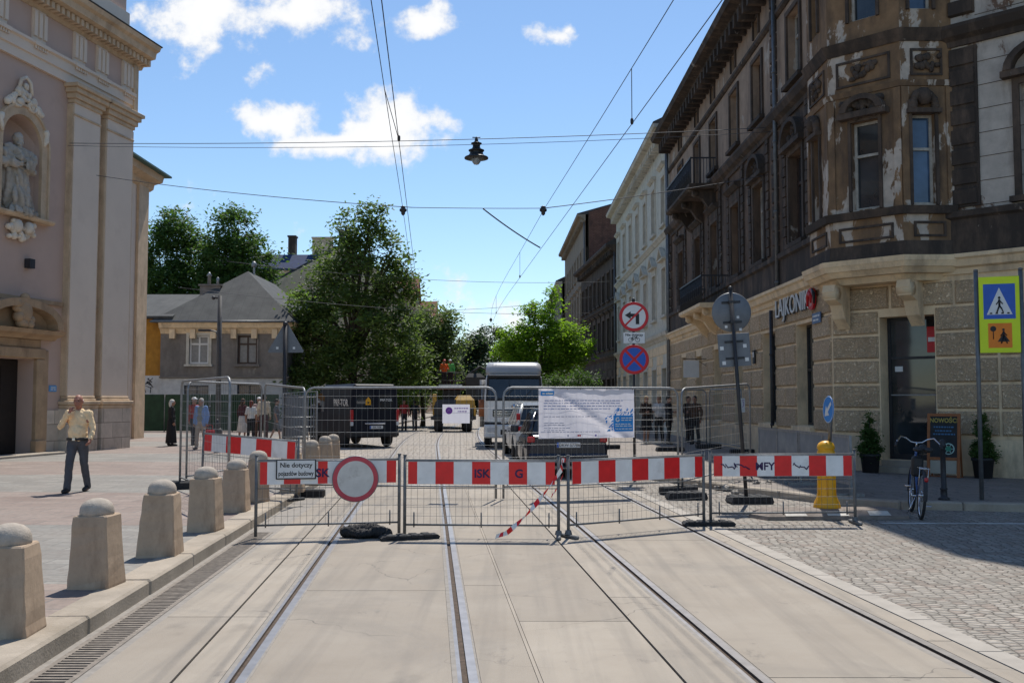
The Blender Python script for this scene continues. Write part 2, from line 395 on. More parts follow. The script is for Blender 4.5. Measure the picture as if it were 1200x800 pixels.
def m_roof(name, a, b, pitch=.5, axis=0):
    n = NT(name)
    s = n.N.new('ShaderNodeSeparateXYZ'); n.link(n.obj, s.inputs[0])
    saw = n.math('FRACT', n.math('DIVIDE', s.outputs[axis], pitch))
    c = n.mix(n.rng(n.noise(1.4, 7, .65), .3, .7), _c(a), _c(b))
    c = n.mix(n.rng(saw, 0, .06, .6, 0), c, _c(a, .4))
    n.bump(n.rng(saw, 0, .06, 1, 0), .12, .01)
    return n.out(c, .75, 0, .2)
def m_curtain(): return mat('net_curtain', (.26, .255, .24), .7, .15, 6, spec=.6)
SLAB = m_slab()
def m_cobble(name, a, b, mort, w, h, rot):
    n = NT(name); v = n.mapv((1, 1, 1), (0, 0, rot)); wob = n.N.new('ShaderNodeTexNoise'); wob.inputs['Scale'].default_value = .9; n.link(v, wob.inputs['Vector'])
    ma = n.N.new('ShaderNodeVectorMath'); ma.operation = 'MULTIPLY_ADD'; n.link(wob.outputs['Color'], ma.inputs[0]); ma.inputs[1].default_value = (.25, .45, 0); n.link(v, ma.inputs[2])
    v2 = n.mapv((1/w, 1/h, 0), vec=ma.outputs[0])
    def vo(feat):
        q = n.N.new('ShaderNodeTexVoronoi'); q.feature = feat; q.inputs['Scale'].default_value = 1; q.inputs['Randomness'].default_value = .5; q.voronoi_dimensions = '2D'; n.link(v2, q.inputs['Vector']); return q
    e = vo('DISTANCE_TO_EDGE').outputs['Distance']; cc = vo('F1').outputs['Color']
    g = n.N.new('ShaderNodeSeparateColor'); n.link(cc, g.inputs[0])
    c = n.mix(g.outputs[0], _c(a), _c(b)); c = n.mix(n.rng(g.outputs[1], .75, .85, 0, .5), c, _c((.27, .19, .15)))
    c = n.mix(n.rng(n.noise(26, 4), .35, .7, 0, .35), c, _c(a, .7))
    c = n.mix(n.rng(n.noise(.5, 6, .7), .42, .7, 0, .45), c, _c(tuple((x+y)/2.6 for x, y in zip(a, b))))
    jm = n.rng(e, .03, .11, 1, 0); c = n.mix(n.math('MULTIPLY', jm, n.rng(n.noise(1.3, 5), .3, .65, .45, 1)), c, _c(mort))
    h_ = n.math('ADD', n.rng(e, .0, .30), n.math('MULTIPLY', g.outputs[2], .35)); n.bump(n.math('ADD', h_, n.math('MULTIPLY', n.noise(40, 3), .15)), .9, .022)
    return n.out(c, .75, 0, .3)
SETT = m_cobble('granite_setts', (.27, .245, .21), (.45, .405, .35), (.075, .065, .055), .112, .082, R(5))
SETT_FAR = m_cobble('street_setts', (.33, .295, .255), (.43, .385, .33), (.16, .14, .12), .17, .13, R(-3))
WALKWAY = m_sett('footway_pavers', (.23, .195, .165), (.28, .24, .205), (.10, .09, .085), .5, .5, .03, 0, .3)
PLAZA = m_plaza()
KERB = m_stone('kerb_granite', (.37, .315, .25), (.24, .20, .15))
BORDER = mat('pale_border_stone', (.37, .335, .29), .8, .12, 5, .2)
GROUND = mat('far_asphalt', (.16, .15, .14), .9, .2, 2, .3, 80)
STEEL = mat('polished_rail_steel', (.29, .28, .28), .42, .15, 8, metal=1.0)
RUST = mat('rail_groove_rust', (.085, .06, .043), .9, .35, 25, .3, 90)
GROUT = mat('rail_grout', (.27, .245, .215), .85, .15, 12, .2)
BLACKGAP = mat('dark_gap', (.03, .027, .025), .95, .3, 20)
IRON = mat('grate_iron', (.22, .19, .16), .7, .3, 15, .3, 120, metal=.4)
BOLL = m_stone('bollard_sandstone', (.45, .335, .235), (.15, .095, .06), bs=.18, fine=.12)
BOLLTOP = mat('bollard_cap_stone', (.40, .345, .285), .85, .15, 14, .5, 70)
GALV = mat('galvanised_steel', (.27, .275, .28), .55, .2, 14, metal=.6)
GALVD = mat('dull_galvanised', (.17, .172, .175), .6, .2, 14, metal=.45)
RUBBER = mat('black_rubber_block', (.025, .025, .027), .8, .3, 12, .4, 60)
RED = mat('reflective_red', (.74, .010, .012), .35, .10, 9, spec=.5)
WHITE = mat('reflective_white', (.80, .79, .77), .4, .08, 7, spec=.5, col2=(.45, .42, .38), thr=.68)
SIGNW = mat('sign_white', (.68, .68, .67), .4, .05, 5)
SIGNB = mat('sign_black', (.012, .012, .014), .45, .1, 9)
SIGNBL = mat('sign_blue', (.02, .10, .46), .4, .1, 7)
SIGNR = mat('sign_red', (.55, .012, .02), .4, .1, 7)
FADER = mat('faded_sign_red', (.50, .06, .085), .45, .15, 9)
SIGNBACK = mat('sign_back_grey', (.16, .17, .185), .5, .15, 6, metal=.2)
FLUO = mat('fluorescent_yellow_green', (.66, .80, .02), .5, .04, 6)
ORANGE = mat('sign_orange', (.80, .22, .015), .5, .06, 6)
YEL = mat('traffic_yellow', (.74, .36, .01), .42, .10, 8, col2=(.38, .22, .04), thr=.66)
INK = mat('marker_ink', (.035, .015, .075), .6, .2, 9)
POLE = mat('dark_pole_paint', (.03, .03, .034), .5, .25, 8)
POLEG = mat('grey_pole_steel', (.16, .165, .17), .5, .2, 8, metal=.5)
GLASS = m_glass('window_glass')
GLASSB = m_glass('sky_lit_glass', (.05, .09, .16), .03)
PANEW = m_curtain()
TYRE = mat('tyre_rubber', (.025, .025, .026), .85, .2, 20, .3, 80)
LACQ = lambda nm, c, mt=0: mat(nm, c, .22, .05, 2, metal=mt, spec=.6)
# ------------------------------------------------------------------ the ground
def drift(Y):
    if Y < 35: return -.0814*Y
    if Y < 65: t = Y-35; return -2.849 - .0814*t + .0814*t*t/60
    return -4.07
def tx(c, Y): return c + drift(Y)
def kx(Y): return -2.69 - .061*Y                       # road edge of the plaza kerb
MB().poly([(-700, -120, -.06), (700, -120, -.06), (700, 900, -.06), (-700, 900, -.06)]).build('ground', GROUND)['kind'] = 'structure'
def slabs():
    mb = MB()
    strips = [(-1.58, -1.30, 8.1, 6), (-1.12, .14, 9.2, 6.2), (.32, .672, 9.45, 5.5), (.676, .700, 3.1, 12), (.704, 1.565, 7.94, 5.8), (1.585, 1.95, 8.9, 7), (2.13, 3.41, 6.35, 6.1), (3.59, 3.77, 7.3, 4)]
    for a, b, y0, ln in strips:
        y = y0 - ln*3
        while y < 22.2:
            ya, yb = max(y, -6)+.006, min(y+ln, 22.2)-.006
            if yb > ya+.3:
                n = max(2, int((yb-ya)/2)); 
                vs = [(tx(a, ya), ya, 0), (tx(b, ya), ya, 0), (tx(b, yb), yb, 0), (tx(a, yb), yb, 0)]
                mb._add(vs + [(x, y_, -.045) for x, y_, z in vs], [(0,1,2,3),(0,1,5,4),(1,2,6,5),(2,3,7,6),(3,0,4,7)])
            y += ln
    # outer slabs along the drain
    y = 8.1-18
    while y < 22.2:
        ya, yb = max(y, -6)+.006, min(y+6, 22.2)-.006
        if yb > ya:
            vs = [(kx(ya)+.42, ya, 0), (tx(-1.60, ya), ya, 0), (tx(-1.60, yb), yb, 0), (kx(yb)+.42, yb, 0)]
            mb._add(vs + [(x, y_, -.045) for x, y_, z in vs], [(0,1,2,3),(0,1,5,4),(1,2,6,5),(2,3,7,6),(3,0,4,7)])
        y += 6
    struct(mb.build('track_slabs', SLAB))
    mb = MB(); y = -6
    while y < 40:
        yb = y+.985
        vs = [(tx(3.785, y), y, .002), (tx(3.97, y), y, .002), (tx(3.97, yb), yb, .002), (tx(3.785, yb), yb, .002)]
        mb._add(vs + [(x, y_, -.045) for x, y_, z in vs], [(0,1,2,3),(0,1,5,4),(1,2,6,5),(2,3,7,6),(3,0,4,7)]); y += 1.0
    struct(mb.build('border_strip', BORDER))
    mb = MB(); n = 30
    for i in range(n):
        a, b = -6+28.2*i/n, -6+28.2*(i+1)/n
        mb._add([(tx(3.96, a), a, -.004), (60, a, -.004), (60, b, -.004), (tx(3.96, b), b, -.004)], [(0,1,2,3)])
    struct(mb.build('sett_paving', SETT))
    struct(MB().poly([(-60, 22.19, -.006), (60, 22.19, -.006), (60, 260, -.006), (-60, 260, -.006)]).build('street', SETT_FAR))
slabs()
RAIL_L = ['leftmost tram rail, nearest the drain grating and kerb', 'second tram rail from the left, straight up the middle of the picture', 'third tram rail from the left, running under the red and white tape', 'rightmost tram rail, nearest the granite setts']
def rails():
    prof = [(-.088, -.002, 3), (-.055, -.002, 0), (-.028, -.001, 1), (-.025, -.018, 1), (.010, -.018, 1), (.013, .002, 0), (.072, .002, 3), (.088, -.002, 3)]
    for c, lb in zip((-1.21, .23, 2.04, 3.50), RAIL_L):
        mb = MB(); ys = [-6+2*i for i in range(14)] + [22.19+2.5*i for i in range(40)]
        base = -.0
        sec = []
        for Y in ys:
            k = 0 if Y < 22.1 else 1
            sec.append([(tx(c+o, Y), Y, (z if not k else max(z, -.003)+.003)) for o, z, m in prof])
        n = len(prof)
        for i in range(len(ys)-1):
            vs = sec[i]+sec[i+1]
            for j in range(n-1): mb._add([vs[j], vs[j+1], vs[n+j+1], vs[n+j]], [(0,1,2,3)], prof[j][2])
        tag(mb.build('tram_rail', [STEEL, RUST, RUST, GROUT]), lb, 'rail', 'tram rails in the road')
rails()
def drain():
    t = thing('drain_channel', 'long slotted drain grating at the foot of the plaza kerb', 'drain', (kx(6), 6, 0))
    f = MB(); ch = MB()
    def P(o, Y, z): return (kx(Y)+o-kx(6), Y-6, z)
    ys = (-6, 13.2)
    for a, b in ((.06, .10), (.32, .36)):
        vs = [P(a, ys[0], .002), P(b, ys[0], .002), P(b, ys[1], .002), P(a, ys[1], .002)]; f.poly(vs)
    f.build('frame', IRON, t)
    ch.poly([P(.0, -6, -.03), P(.42, -6, -.03), P(.42, 22, -.03), P(0, 22, -.03)]); ch.build('channel', BLACKGAP, t)
    g = MB(); Y = 0.0
    while Y < 13.15:
        vs = [P(.10, Y, .001), P(.32, Y, .001), P(.32, Y+.032, .001), P(.10, Y+.032, .001)]
        g._add(vs + [(x, y, -.025) for x, y, z in vs], [(0,1,2,3),(0,1,5,4),(2,3,7,6)]); Y += .062
    g.build('grating', IRON, t)
    e = MB()
    for a, b in ((.0, .058), (.362, .42)): e.poly([P(a, -6, -.001), P(b, -6, -.001), P(b, 22.2, -.001), P(a, 22.2, -.001)])
    e.poly([P(.06, 13.22, -.002), P(.36, 13.22, -.002), P(.36, 22.2, -.002), P(.06, 22.2, -.002)])
    e.build('concrete_edge', GROUT, t)
drain()
def plaza():
    edge = [(kx(Y)-.02, Y) for Y in (-6, 0, 6, 12, 18, 24, 27)] + [(-4.9, 29.5), (-6.2, 32), (-8.2, 34.5), (-9.5, 38), (-10, 50), (-10, 58)]
    poly = edge + [(-60, 58), (-60, -6)]
    struct(MB().prism(poly, -.05, .125, 'xy').build('plaza', PLAZA))
    kerb_run(edge, 'kerb', .30, .135, left=True)
def kerb_run(edge, name, w, h, left=True, L=1.35):
    pts = [Vector((x, y, 0)) for x, y in edge]; mb = MB(); rr = random.Random(4)
    for a, b in zip(pts, pts[1:]):
        d = b-a; ln = d.length; t = d.normalized(); nrm = Vector((-t.y, t.x, 0)) if left else Vector((t.y, -t.x, 0))
        k = max(1, round(ln/L)); sl = ln/k
        for i in range(k):
            o = a + t*(sl*i); j = rr.uniform(-.006, .006)
            mb.M = Matrix.Translation((o.x, o.y, 0)) @ Matrix(((t.x, nrm.x, 0, 0), (t.y, nrm.y, 0, 0), (0, 0, 1, 0), (0, 0, 0, 1)))
            mb.cbox(.006, sl-.006, -.03+j, w, -.04, h+rr.uniform(-.004, .004), .022)
    mb.M = None
    struct(mb.build(name, KERB))
plaza()
RK = [(34, 14.6), (12, 15.2), (8, 15.6), (6.2, 16.0), (5.3, 16.7), (4.2, 18.9), (2.9, 22.2), (2.25, 25), (1.8, 32), (1.7, 60), (2.2, 110), (3.0, 180)]
def footway():
    poly = RK + [(40, 180), (40, 14.6)]
    struct(MB().prism(poly, -.05, .115, 'xy').build('pavement', WALKWAY))
    kerb_run(RK, 'kerb', .2, .125, left=False, L=1.1)
    poly = [(-9.2, 60), (-8.0, 70), (-8.0, 180), (-14, 180), (-60, 60)]
    struct(MB().prism(poly, -.05, .12, 'xy').build('pavement', SETT_FAR))
    # parking-lane line in the shade by the bicycle
    MB().box(5.2, 30, -.05, .05, 0, .003).build('road_line', mat('worn_road_paint', (.55, .54, .52), .8, .3, 6, col2=(.3, .29, .27)), None, (0, 14.3, 0), R(-1.5))['kind'] = 'structure'
footway()
# sett patches dug open and heaped beside the works (loose cobbles)
def rubble(x, y, n, sp, seed, label):
    r = random.Random(seed); mb = MB()
    for i in range(n):
        px, py = r.gauss(0, sp), r.gauss(0, sp*.8); hgt = max(0, .13-.1*math.hypot(px, py)/sp)
        mb.M = Matrix.Translation((px, py, .05+hgt*r.random())) @ Matrix.Rotation(r.uniform(0, 6), 4, 'Z') @ Matrix.Rotation(r.uniform(-.5, .5), 4, 'X')
        s = r.uniform(.045, .085); mb.cbox(-s, s, -s*.8, s*.8, -s*.7, s*.7, s*.25)
    mb.M = None
    o = mb.build('cobble_heap', SETT, None, (x, y, 0)); tag(o, label, 'cobbles', 'heaps of lifted cobbles'); o['kind'] = 'stuff'
rubble(-4.75, 23.6, 90, .45, 3, 'pale heap of loose cobbles beside the stone posts and black van')
rubble(4.75, 19.6, 75, .55, 5, 'scattered loose cobbles on the pavement behind the graffitied barrier board')
# ------------------------------------------------------------------ facade tools
def wall_grid(mb, L, z0, z1, holes, depth, mi=0, mr=None, hide_back=True):
    mr = mi if mr is None else mr
    xs = sorted({0, L, *[h[0] for h in holes], *[h[1] for h in holes]}); zs = sorted({z0, z1, *[h[2] for h in holes], *[h[3] for h in holes]})
    for xa, xb in zip(xs, xs[1:]):
        for za, zb in zip(zs, zs[1:]):
            cx, cz = (xa+xb)/2, (za+zb)/2
            if any(h[0] < cx < h[1] and h[2] < cz < h[3] for h in holes): continue
            mb._add([(xa,0,za),(xb,0,za),(xb,0,zb),(xa,0,zb)], [(0,1,2,3)], mi)
    for a, b, c, d in holes:
        for p, q in (((a,c),(a,d)),((b,c),(b,d)),((a,c),(b,c)),((a,d),(b,d))):
            mb._add([(p[0],0,p[1]),(q[0],0,q[1]),(q[0],depth,q[1]),(p[0],depth,p[1])], [(0,1,2,3)], mr)
def blocks(mb, L, z0, z1, holes, course, bw, proj=.05, gap=.035, mi=0, seed=1):
    n = max(1, round((z1-z0)/course)); ch = (z1-z0)/n
    for i in range(n):
        a, b = z0+i*ch+gap/2, z0+(i+1)*ch-gap/2
        ivs = [(0, L)]
        for h in holes:
            if h[2] < b-.02 and h[3] > a+.02:
                nv = []
                for p, q in ivs:
                    if h[1] <= p or h[0] >= q: nv.append((p, q)); continue
                    if h[0] > p: nv.append((p, h[0]))
                    if h[1] < q: nv.append((h[1], q))
                ivs = nv
        for p, q in ivs:
            k = max(1, round((q-p)/bw + (.25 if i % 2 else -.25))); w = (q-p)/k
            for j in range(k):
                x0, x1 = p+j*w+gap/2, p+(j+1)*w-gap/2
                if x1-x0 < .08: continue
                e = min(.035, (x1-x0)*.3)
                v = [(x0,0,a),(x1,0,a),(x1,0,b),(x0,0,b),(x0+e,-proj,a+e),(x1-e,-proj,a+e),(x1-e,-proj,b-e),(x0+e,-proj,b-e)]
                mb._add(v, [(4,5,6,7),(0,1,5,4),(1,2,6,5),(2,3,7,6),(3,0,4,7)], mi)
def fr(org, rz): return (Vector((org[0], org[1], 0)), rz)
def fpt(F, x, y, z):
    o, rz = F; c, s = math.cos(rz), math.sin(rz); return Vector((o.x+x*c-y*s, o.y+x*s+y*c, z))
def part(mb, name, mats, parent, F, x=0, y=0, z=0): return mb.build(name, mats, parent, fpt(F, x, y, z), F[1], True)
def cornice(parent, F, L, z, prof, mats, name='cornice', x0=0, mi=0, dent=None):
    # prof: [(projection, height)...] from bottom to top
    poly = [(.02, prof[0][1])] + [(-p, h) for p, h in prof] + [(.02, prof[-1][1])]
    mb = MB(); mb.prism([(a, b) for a, b in poly], 0, L, 'yz')
    if dent:
        step, w, dp, dz0, dz1 = dent; x = step/2
        while x < L-w: mb.box(x, x+w, -dp, 0, dz0, dz1); x += step
    return part(mb, name, mats, parent, F, x0, 0, z)
def window(parent, F, x0, x1, z0, z1, y=.2, frame=None, stone=None, pane=None, sur=.14, hood=None, sill=True, mull=1, trans=.68, fw=.07, curtain=None, name='window'):
    w, h = x1-x0, z1-z0; mb = MB()
    yb = y-.005
    # wooden frame
    mb.box(0, fw, yb-.06, yb, 0, h); mb.box(w-fw, w, yb-.06, yb, 0, h); mb.box(fw, w-fw, yb-.06, yb, 0, fw); mb.box(fw, w-fw, yb-.06, yb, h-fw, h)
    for k in range(mull):
        c = w*(k+1)/(mull+1); mb.box(c-fw*.45, c+fw*.45, yb-.055, yb-.002, fw, h-fw)
    if trans: mb.box(fw, w-fw, yb-.07, yb-.003, h*trans-fw*.5, h*trans+fw*.5)
    if stone is not None:
        if sur:
            p = .06
            mb.box(-sur, -.002, -p, .03, -.02, h+sur, 1); mb.box(w+.002, w+sur, -p, .03, -.02, h+sur, 1); mb.box(-.002, w+.002, -p, .03, h+.002, h+sur, 1)
        if sill: mb.box(-sur-.08, w+sur+.08, -.16, .03, -.14, -.021, 1)
        t = h+sur
        if hood == 'flat':
            mb.box(-sur-.02, w+sur+.02, -.07, .02, t+.002, t+.28, 1)
            mb.prism([(.02, t+.281), (-.12, t+.281), (-.26, t+.40), (-.26, t+.46), (.02, t+.50)], -sur-.14, w+sur+.14, 'yz', 1)
        elif hood == 'tri':
            mb.box(-sur-.02, w+sur+.02, -.07, .02, t+.002, t+.22, 1)
            a, b = -sur-.22, w+sur+.22; m = w/2
            mb.prism([(a, t+.221), (b, t+.221), (b, t+.30), (a, t+.30)], -.26, .02, 'xz', 1)
            mb.prism([(a, t+.301), (b, t+.301), (m, t+.86)], -.08, .02, 'xz', 1)
            for sgn, e in ((-1, a), (1, b)): mb.prism([(e, t+.302), (e-sgn*.16, t+.302), (m, t+.80), (m, t+.92)], -.28, -.081, 'xz', 1)
        elif hood == 'arch':
            m = w/2; rr = w/2+sur+.12
            mb.box(-sur-.18, w+sur+.18, -.22, .02, t+.002, t+.14, 1)
            def arc(r, n=12): return [(m+r*math.cos(PI-PI*i/n), t+.142+r*.72*math.sin(PI*i/n)) for i in range(n+1)]
            o, i_ = arc(rr), arc(rr-.16)
            for k in range(12): mb.prism([o[k], o[k+1], i_[k+1], i_[k]], -.24, .02, 'xz', 1)
            for k in range(9):
                q = rnd.uniform(.06, .12); mb.ball((m+rnd.uniform(-.5, .5)*w*.7, -.07, t+.2+rnd.uniform(0, .28)*w), (q, .09, q), 8, 5, 1)
        elif hood == 'swag':
            m = w/2
            for k in range(14):
                a = PI*k/13; q = rnd.uniform(.07, .12); mb.ball((m-math.cos(a)*(w*.5), -.08, t+.05+.34*math.sin(a)), (q, .10, q), 8, 5, 1)
            mb.ball((m, -.13, t+.28), (.16, .14, .2), 8, 6, 1); mb.box(-.12, w+.12, -.16, .02, t-.08, t+.02, 1)
    o = part(mb, name, [frame, stone or frame], parent, F, x0, 0, z0)
    g = MB(); g.poly([(fw*.5, yb-.02, fw*.5), (w-fw*.5, yb-.02, fw*.5), (w-fw*.5, yb-.02, h-fw*.5), (fw*.5, yb-.02, h-fw*.5)])
    if curtain:
        q = fw*1.05
        a, b = curtain
        g._add([(a*w, yb-.018+.06, q), (b*w, yb-.018+.06, q), (b*w, yb-.018+.06, h-q), (a*w, yb-.018+.06, h-q)], [(0,1,2,3)], 0)
    g.build('pane', pane or GLASS, o)
    return o
def core(parent, foot, z0, z1, m, name='inner_wall'): return MB().prism(foot, z0, z1, 'xy').build(name, m, parent, (0, 0, 0), 0, True)
def gable_roof(parent, F, L, D, z, rise, m, ov=.4, name='roof'):
    mb = MB(); mb.prism([(-ov, z), (-ov, z+.12), (D/2, z+rise+.12), (D+ov, z+.12), (D+ov, z), (D/2, z+rise-.1)], 0, L, 'yz'); return part(mb, name, m, parent, F)

# ------------------------------------------------------------------ corner building on the right
BR_UP = m_decay('sooty_brown_plaster', (.18, .12, .082), (.06, .044, .035), (.36, .31, .26), .62, .5)
BR_UP2 = m_decay('faded_tan_plaster', (.34, .245, .175), (.17, .125, .095), (.48, .41, .34), .60, .58)
BR_OR = m_decay('bay_ochre_plaster', (.25, .155, .085), (.10, .07, .05), (.56, .48, .40), .55, .52, 1.4)
BR_PALE = m_decay('peeling_pale_plaster', (.47, .42, .365), (.20, .16, .13), (.19, .125, .09), .565, .62, 1.1)
BR_TRIM = m_decay('sooty_stone_trim', (.125, .09, .068), (.045, .037, .032), (.28, .24, .20), .66, .45, 2.0, .6)
CREAM = m_stone('cream_cornice_stone', (.78, .60, .385), (.34, .26, .18))
VERM = m_verm()
FRAMEW = mat('weathered_white_frame', (.42, .39, .34), .6, .2, 9, .2, col2=(.22, .18, .14), thr=.62)
FRAMED = mat('dark_brown_frame', (.055, .035, .028), .5, .2, 9)
ROOFM = m_roof('dark_tin_roof', (.045, .045, .047), (.085, .08, .078), .6)
def corner_building():
    t = thing('tenement_building', 'sooty brown corner tenement with cream rusticated ground floor and canted bay', 'building', (11, 30, 0))
    SF = fr((7.6, 47.6), R(-90)); CF = fr((7.6, 23.6), R(-45))
    Ls, Lc = 24.0, 10.0
    gz = [(21.05, 22.55, 1.07, 3.72), (17.5, 19.0, 1.07, 3.72), (13.6, 14.9, .2, 3.5), (10.2, 11.6, 1.0, 3.6), (6.6, 7.9, .2, 3.5), (3.0, 4.4, 1.0, 3.6)]
    c6 = [21.3, 17.3, 14.1, 10.6, 7.3, 3.3]
    f1 = [(c-.62, c+.62, 5.95, 8.35) for c in c6]; f2 = [(c-.58, c+.58, 10.35, 12.25) for c in c6]
    at = [(c-.32, c+.32, 13.0, 13.55) for c in c6]
    mb = MB(); wall_grid(mb, Ls, .1, 4.7, gz, .38, 1, 1); mb.M = None
    blocks(mb, Ls, .95, 4.35, gz, .57, 1.35, .05, .055); mb.box(.0, Ls, -.10, .0, .1, .90, 1)
    part(mb, 'ground_floor_wall', [VERM, CREAM], t, SF)
    mb = MB(); wall_grid(mb, Ls, 9.9, 13.95, f2+at, .34); part(mb, 'upper_wall', BR_UP2, t, SF)
    mb = MB(); wall_grid(mb, Ls, 4.7, 9.9, f1, .34)
    # rusticated strips and pilaster strips between the windows of the upper floors
    for c in c6:
        for x0 in (c-1.25, c+.93):
            for i in range(13): mb.box(max(.02, x0), min(Ls-.02, x0+.32), -.05-.012*(i % 2), .0, 5.95+i*.28, 6.19+i*.28, 1)
    blocks(mb, .75, 5.3, 9.5, [], .42, 1.0, .07, .04, 1); mb2 = MB(); mb2.M = Matrix.Translation((23.2, 0, 0)); blocks(mb2, .78, 5.3, 13.5, [], .42, 1.0, .09, .04, 0)
    part(mb2, 'corner_quoins', BR_TRIM, t, SF); mb2 = MB(); mb2.M = Matrix.Translation((19.0, 0, 0)); blocks(mb2, .6, 5.3, 13.5, [], .42, 1.0, .08, .04, 0); mb2.M = None
    part(mb, 'upper_wall', [BR_UP, BR_TRIM], t, SF); part(mb2, 'corner_quoins', BR_TRIM, t, SF)
    for i, h in enumerate(gz):
        if h[2] < .5: 
            d = window(t, SF, *h, y=.36, frame=FRAMED, sill=False, trans=.74, name='door', pane=GLASS)
        else: window(t, SF, *h, y=.34, frame=POLE, stone=CREAM, sur=0, trans=.55, mull=0)
    for i, h in enumerate(f1): window(t, SF, *h, y=.26, frame=FRAMEW if i % 2 else FRAMED, stone=BR_TRIM, hood='arch' if i in (0, 1) else 'flat')
    for i, h in enumerate(f2): window(t, SF, *h, y=.26, frame=FRAMED if i % 2 else FRAMEW, stone=BR_TRIM, hood=None)
    for h in at: window(t, SF, *h, y=.2, frame=FRAMED, stone=BR_TRIM, sur=.08, sill=False, mull=0, trans=None, fw=.05)
    cornice(t, SF, Ls, 4.45, [(.05, 0), (.07, .12), (.16, .16), (.20, .30), (.26, .34), (.26, .42)], CREAM, 'string_course')
    cornice(t, SF, Ls, 4.87, [(.08, .005), (.08, .75), (.16, .8), (.16, .93)], BR_TRIM, 'sill_band')
    cornice(t, SF, Ls, 9.45, [(.06, 0), (.08, .12), (.20, .2), (.28, .36), (.28, .44)], BR_TRIM, 'string_course')
    cornice(t, SF, Ls, 12.62, [(.05, 0), (.12, .06), (.12, .16)], BR_TRIM, 'string_course')
    cornice(t, SF, Ls+.3, 13.7, [(.10, 0), (.14, .16), (.45, .26), (.5, .38), (.82, .44), (.9, .62)], BR_TRIM, 'eaves_cornice', dent=(.62, .2, .55, -.16, .24))
    # balconies with corbels
    for (x0, x1, zb) in ((5.6, 11.2, 9.55), (8.6, 13.0, 4.95)):
        b = MB(); b.prism([(.0, 0), (-.95, 0), (-1.05, .06), (-1.05, .17), (.0, .19)], 0, x1-x0, 'yz'); o = part(b, 'balcony', CREAM if zb < 6 else BR_TRIM, t, SF, x0, 0, zb)
        for k in range(3):
            c = MB(); xx = .35+(x1-x0-.7-.28)*k/2
            c.prism([(0, -.01), (-.85, -.01), (-.85, -.18), (-.5, -.32), (-.3, -.62), (0, -.85)], xx, xx+.28, 'yz'); c.lathe([(.11, -.02), (.11, .30)], (xx, -.72, -.14), 12, axis='x')
            c.build('corbel', CREAM if zb < 6 else BR_TRIM, o)
        r = MB(); W_ = x1-x0; n = int(W_/.13)
        for k in range(n+1): r.tube((W_*k/n, -.98, .19), (W_*k/n, -.98, 1.1), .013, n=5)
        for k in range(8): 
            for xx in (.02, W_-.02): r.tube((xx, -.98*k/8-.02, .19), (xx, -.98*k/8-.02, 1.1), .013, n=5)
        r.box(-.02, W_+.02, -1.01, -.95, 1.10, 1.15)
        for xx in (.0, W_-.04): r.box(xx, xx+.04, -.95, 0, 1.10, 1.15)
        for k in range(int(W_/.4)): r.path([(.2+k*.4+.11*math.cos(a), -1.0, .62+.16*math.sin(a)) for a in [2*PI*j/10 for j in range(10)]], .012, 4, closed=True)
        r.build('railing', POLE, o)
    # chamfered front
    dh = (1.17, 2.42, .38, 3.62); side = [(5.1, 6.3, 1.1, 3.7), (7.6, 8.9, 1.1, 3.7)]
    s1 = [(4.32, 5.47, 6.0, 8.35), (7.0, 8.15, 6.0, 8.35)]; s2 = [(4.32, 5.47, 10.4, 12.3), (7.0, 8.15, 10.4, 12.3)]
    mb = MB(); wall_grid(mb, Lc, .1, 4.7, [dh]+side, .55, 1, 1); blocks(mb, Lc, .95, 4.35, [dh]+side, .57, 1.5, .05, .055)
    mb.box(0, 1.0, -.09, 0, .1, .9, 1); mb.box(2.6, Lc, -.09, 0, .1, .9, 1)
    part(mb, 'ground_floor_wall', [VERM, CREAM], t, CF)
    mb = MB(); wall_grid(mb, Lc, 4.7, 13.95, s1+s2, .34, 0, 0)
    for z in [5.9+.52*k for k in range(15)]: mb.box(3.45, Lc, -.008, .0, z, z+.012, 1)
    part(mb, 'upper_wall', [BR_PALE, BR_TRIM], t, CF)
    q = MB(); q.M = Matrix.Translation((2.86, 0, 0)); blocks(q, .62, 5.9, 9.4, [], .44, 1.0, .09, .05); q.M = None; q.box(2.861, 3.48, -.05, -.0, 5.9, 9.4); part(q, 'corner_quoins', BR_TRIM, t, CF); q = MB(); q.M = Matrix.Translation((2.86, 0, 0)); blocks(q, .62, 10.1, 13.4, [], .44, 1.0, .09, .05); q.M = None
    part(q, 'corner_quoins', BR_TRIM, t, CF)
    for h in side: window(t, CF, *h, y=.34, frame=POLE, stone=CREAM, sur=0, trans=.55, mull=0)
    for h in s1: window(t, CF, *h, y=.26, frame=FRAMEW, stone=BR_TRIM, hood='arch', pane=GLASSB)
    for h in s2: window(t, CF, *h, y=.26, frame=FRAMEW, stone=BR_TRIM, hood='flat', pane=GLASSB)
    cornice(t, CF, Lc, 4.45, [(.05, 0), (.07, .12), (.16, .16), (.20, .30), (.26, .34), (.26, .42)], CREAM, 'string_course')
    cornice(t, CF, Lc-2.7, 4.88, [(.08, .005), (.08, .75), (.16, .8), (.16, .93)], BR_TRIM, 'sill_band', 2.7)
    cornice(t, CF, Lc-2.7, 9.45, [(.06, 0), (.08, .12), (.20, .2), (.28, .36), (.28, .44)], BR_TRIM, 'string_course', 2.7)
    cornice(t, CF, Lc, 13.7, [(.10, 0), (.14, .16), (.45, .26), (.5, .38), (.82, .44), (.9, .62)], BR_TRIM, 'eaves_cornice', dent=(.62, .2, .55, -.16, .24))
    # the shop door in the chamfer
    d = MB(); w, h = 1.25, 3.24
    d.box(0, .07, .40, .46, 0, h); d.box(w-.07, w, .40, .46, 0, h); d.box(.07, w-.07, .40, .46, h-.07, h); d.box(.07, w-.07, .40, .46, 2.28, 2.34); d.box(.07, w-.07, .40, .46, 0, .12)
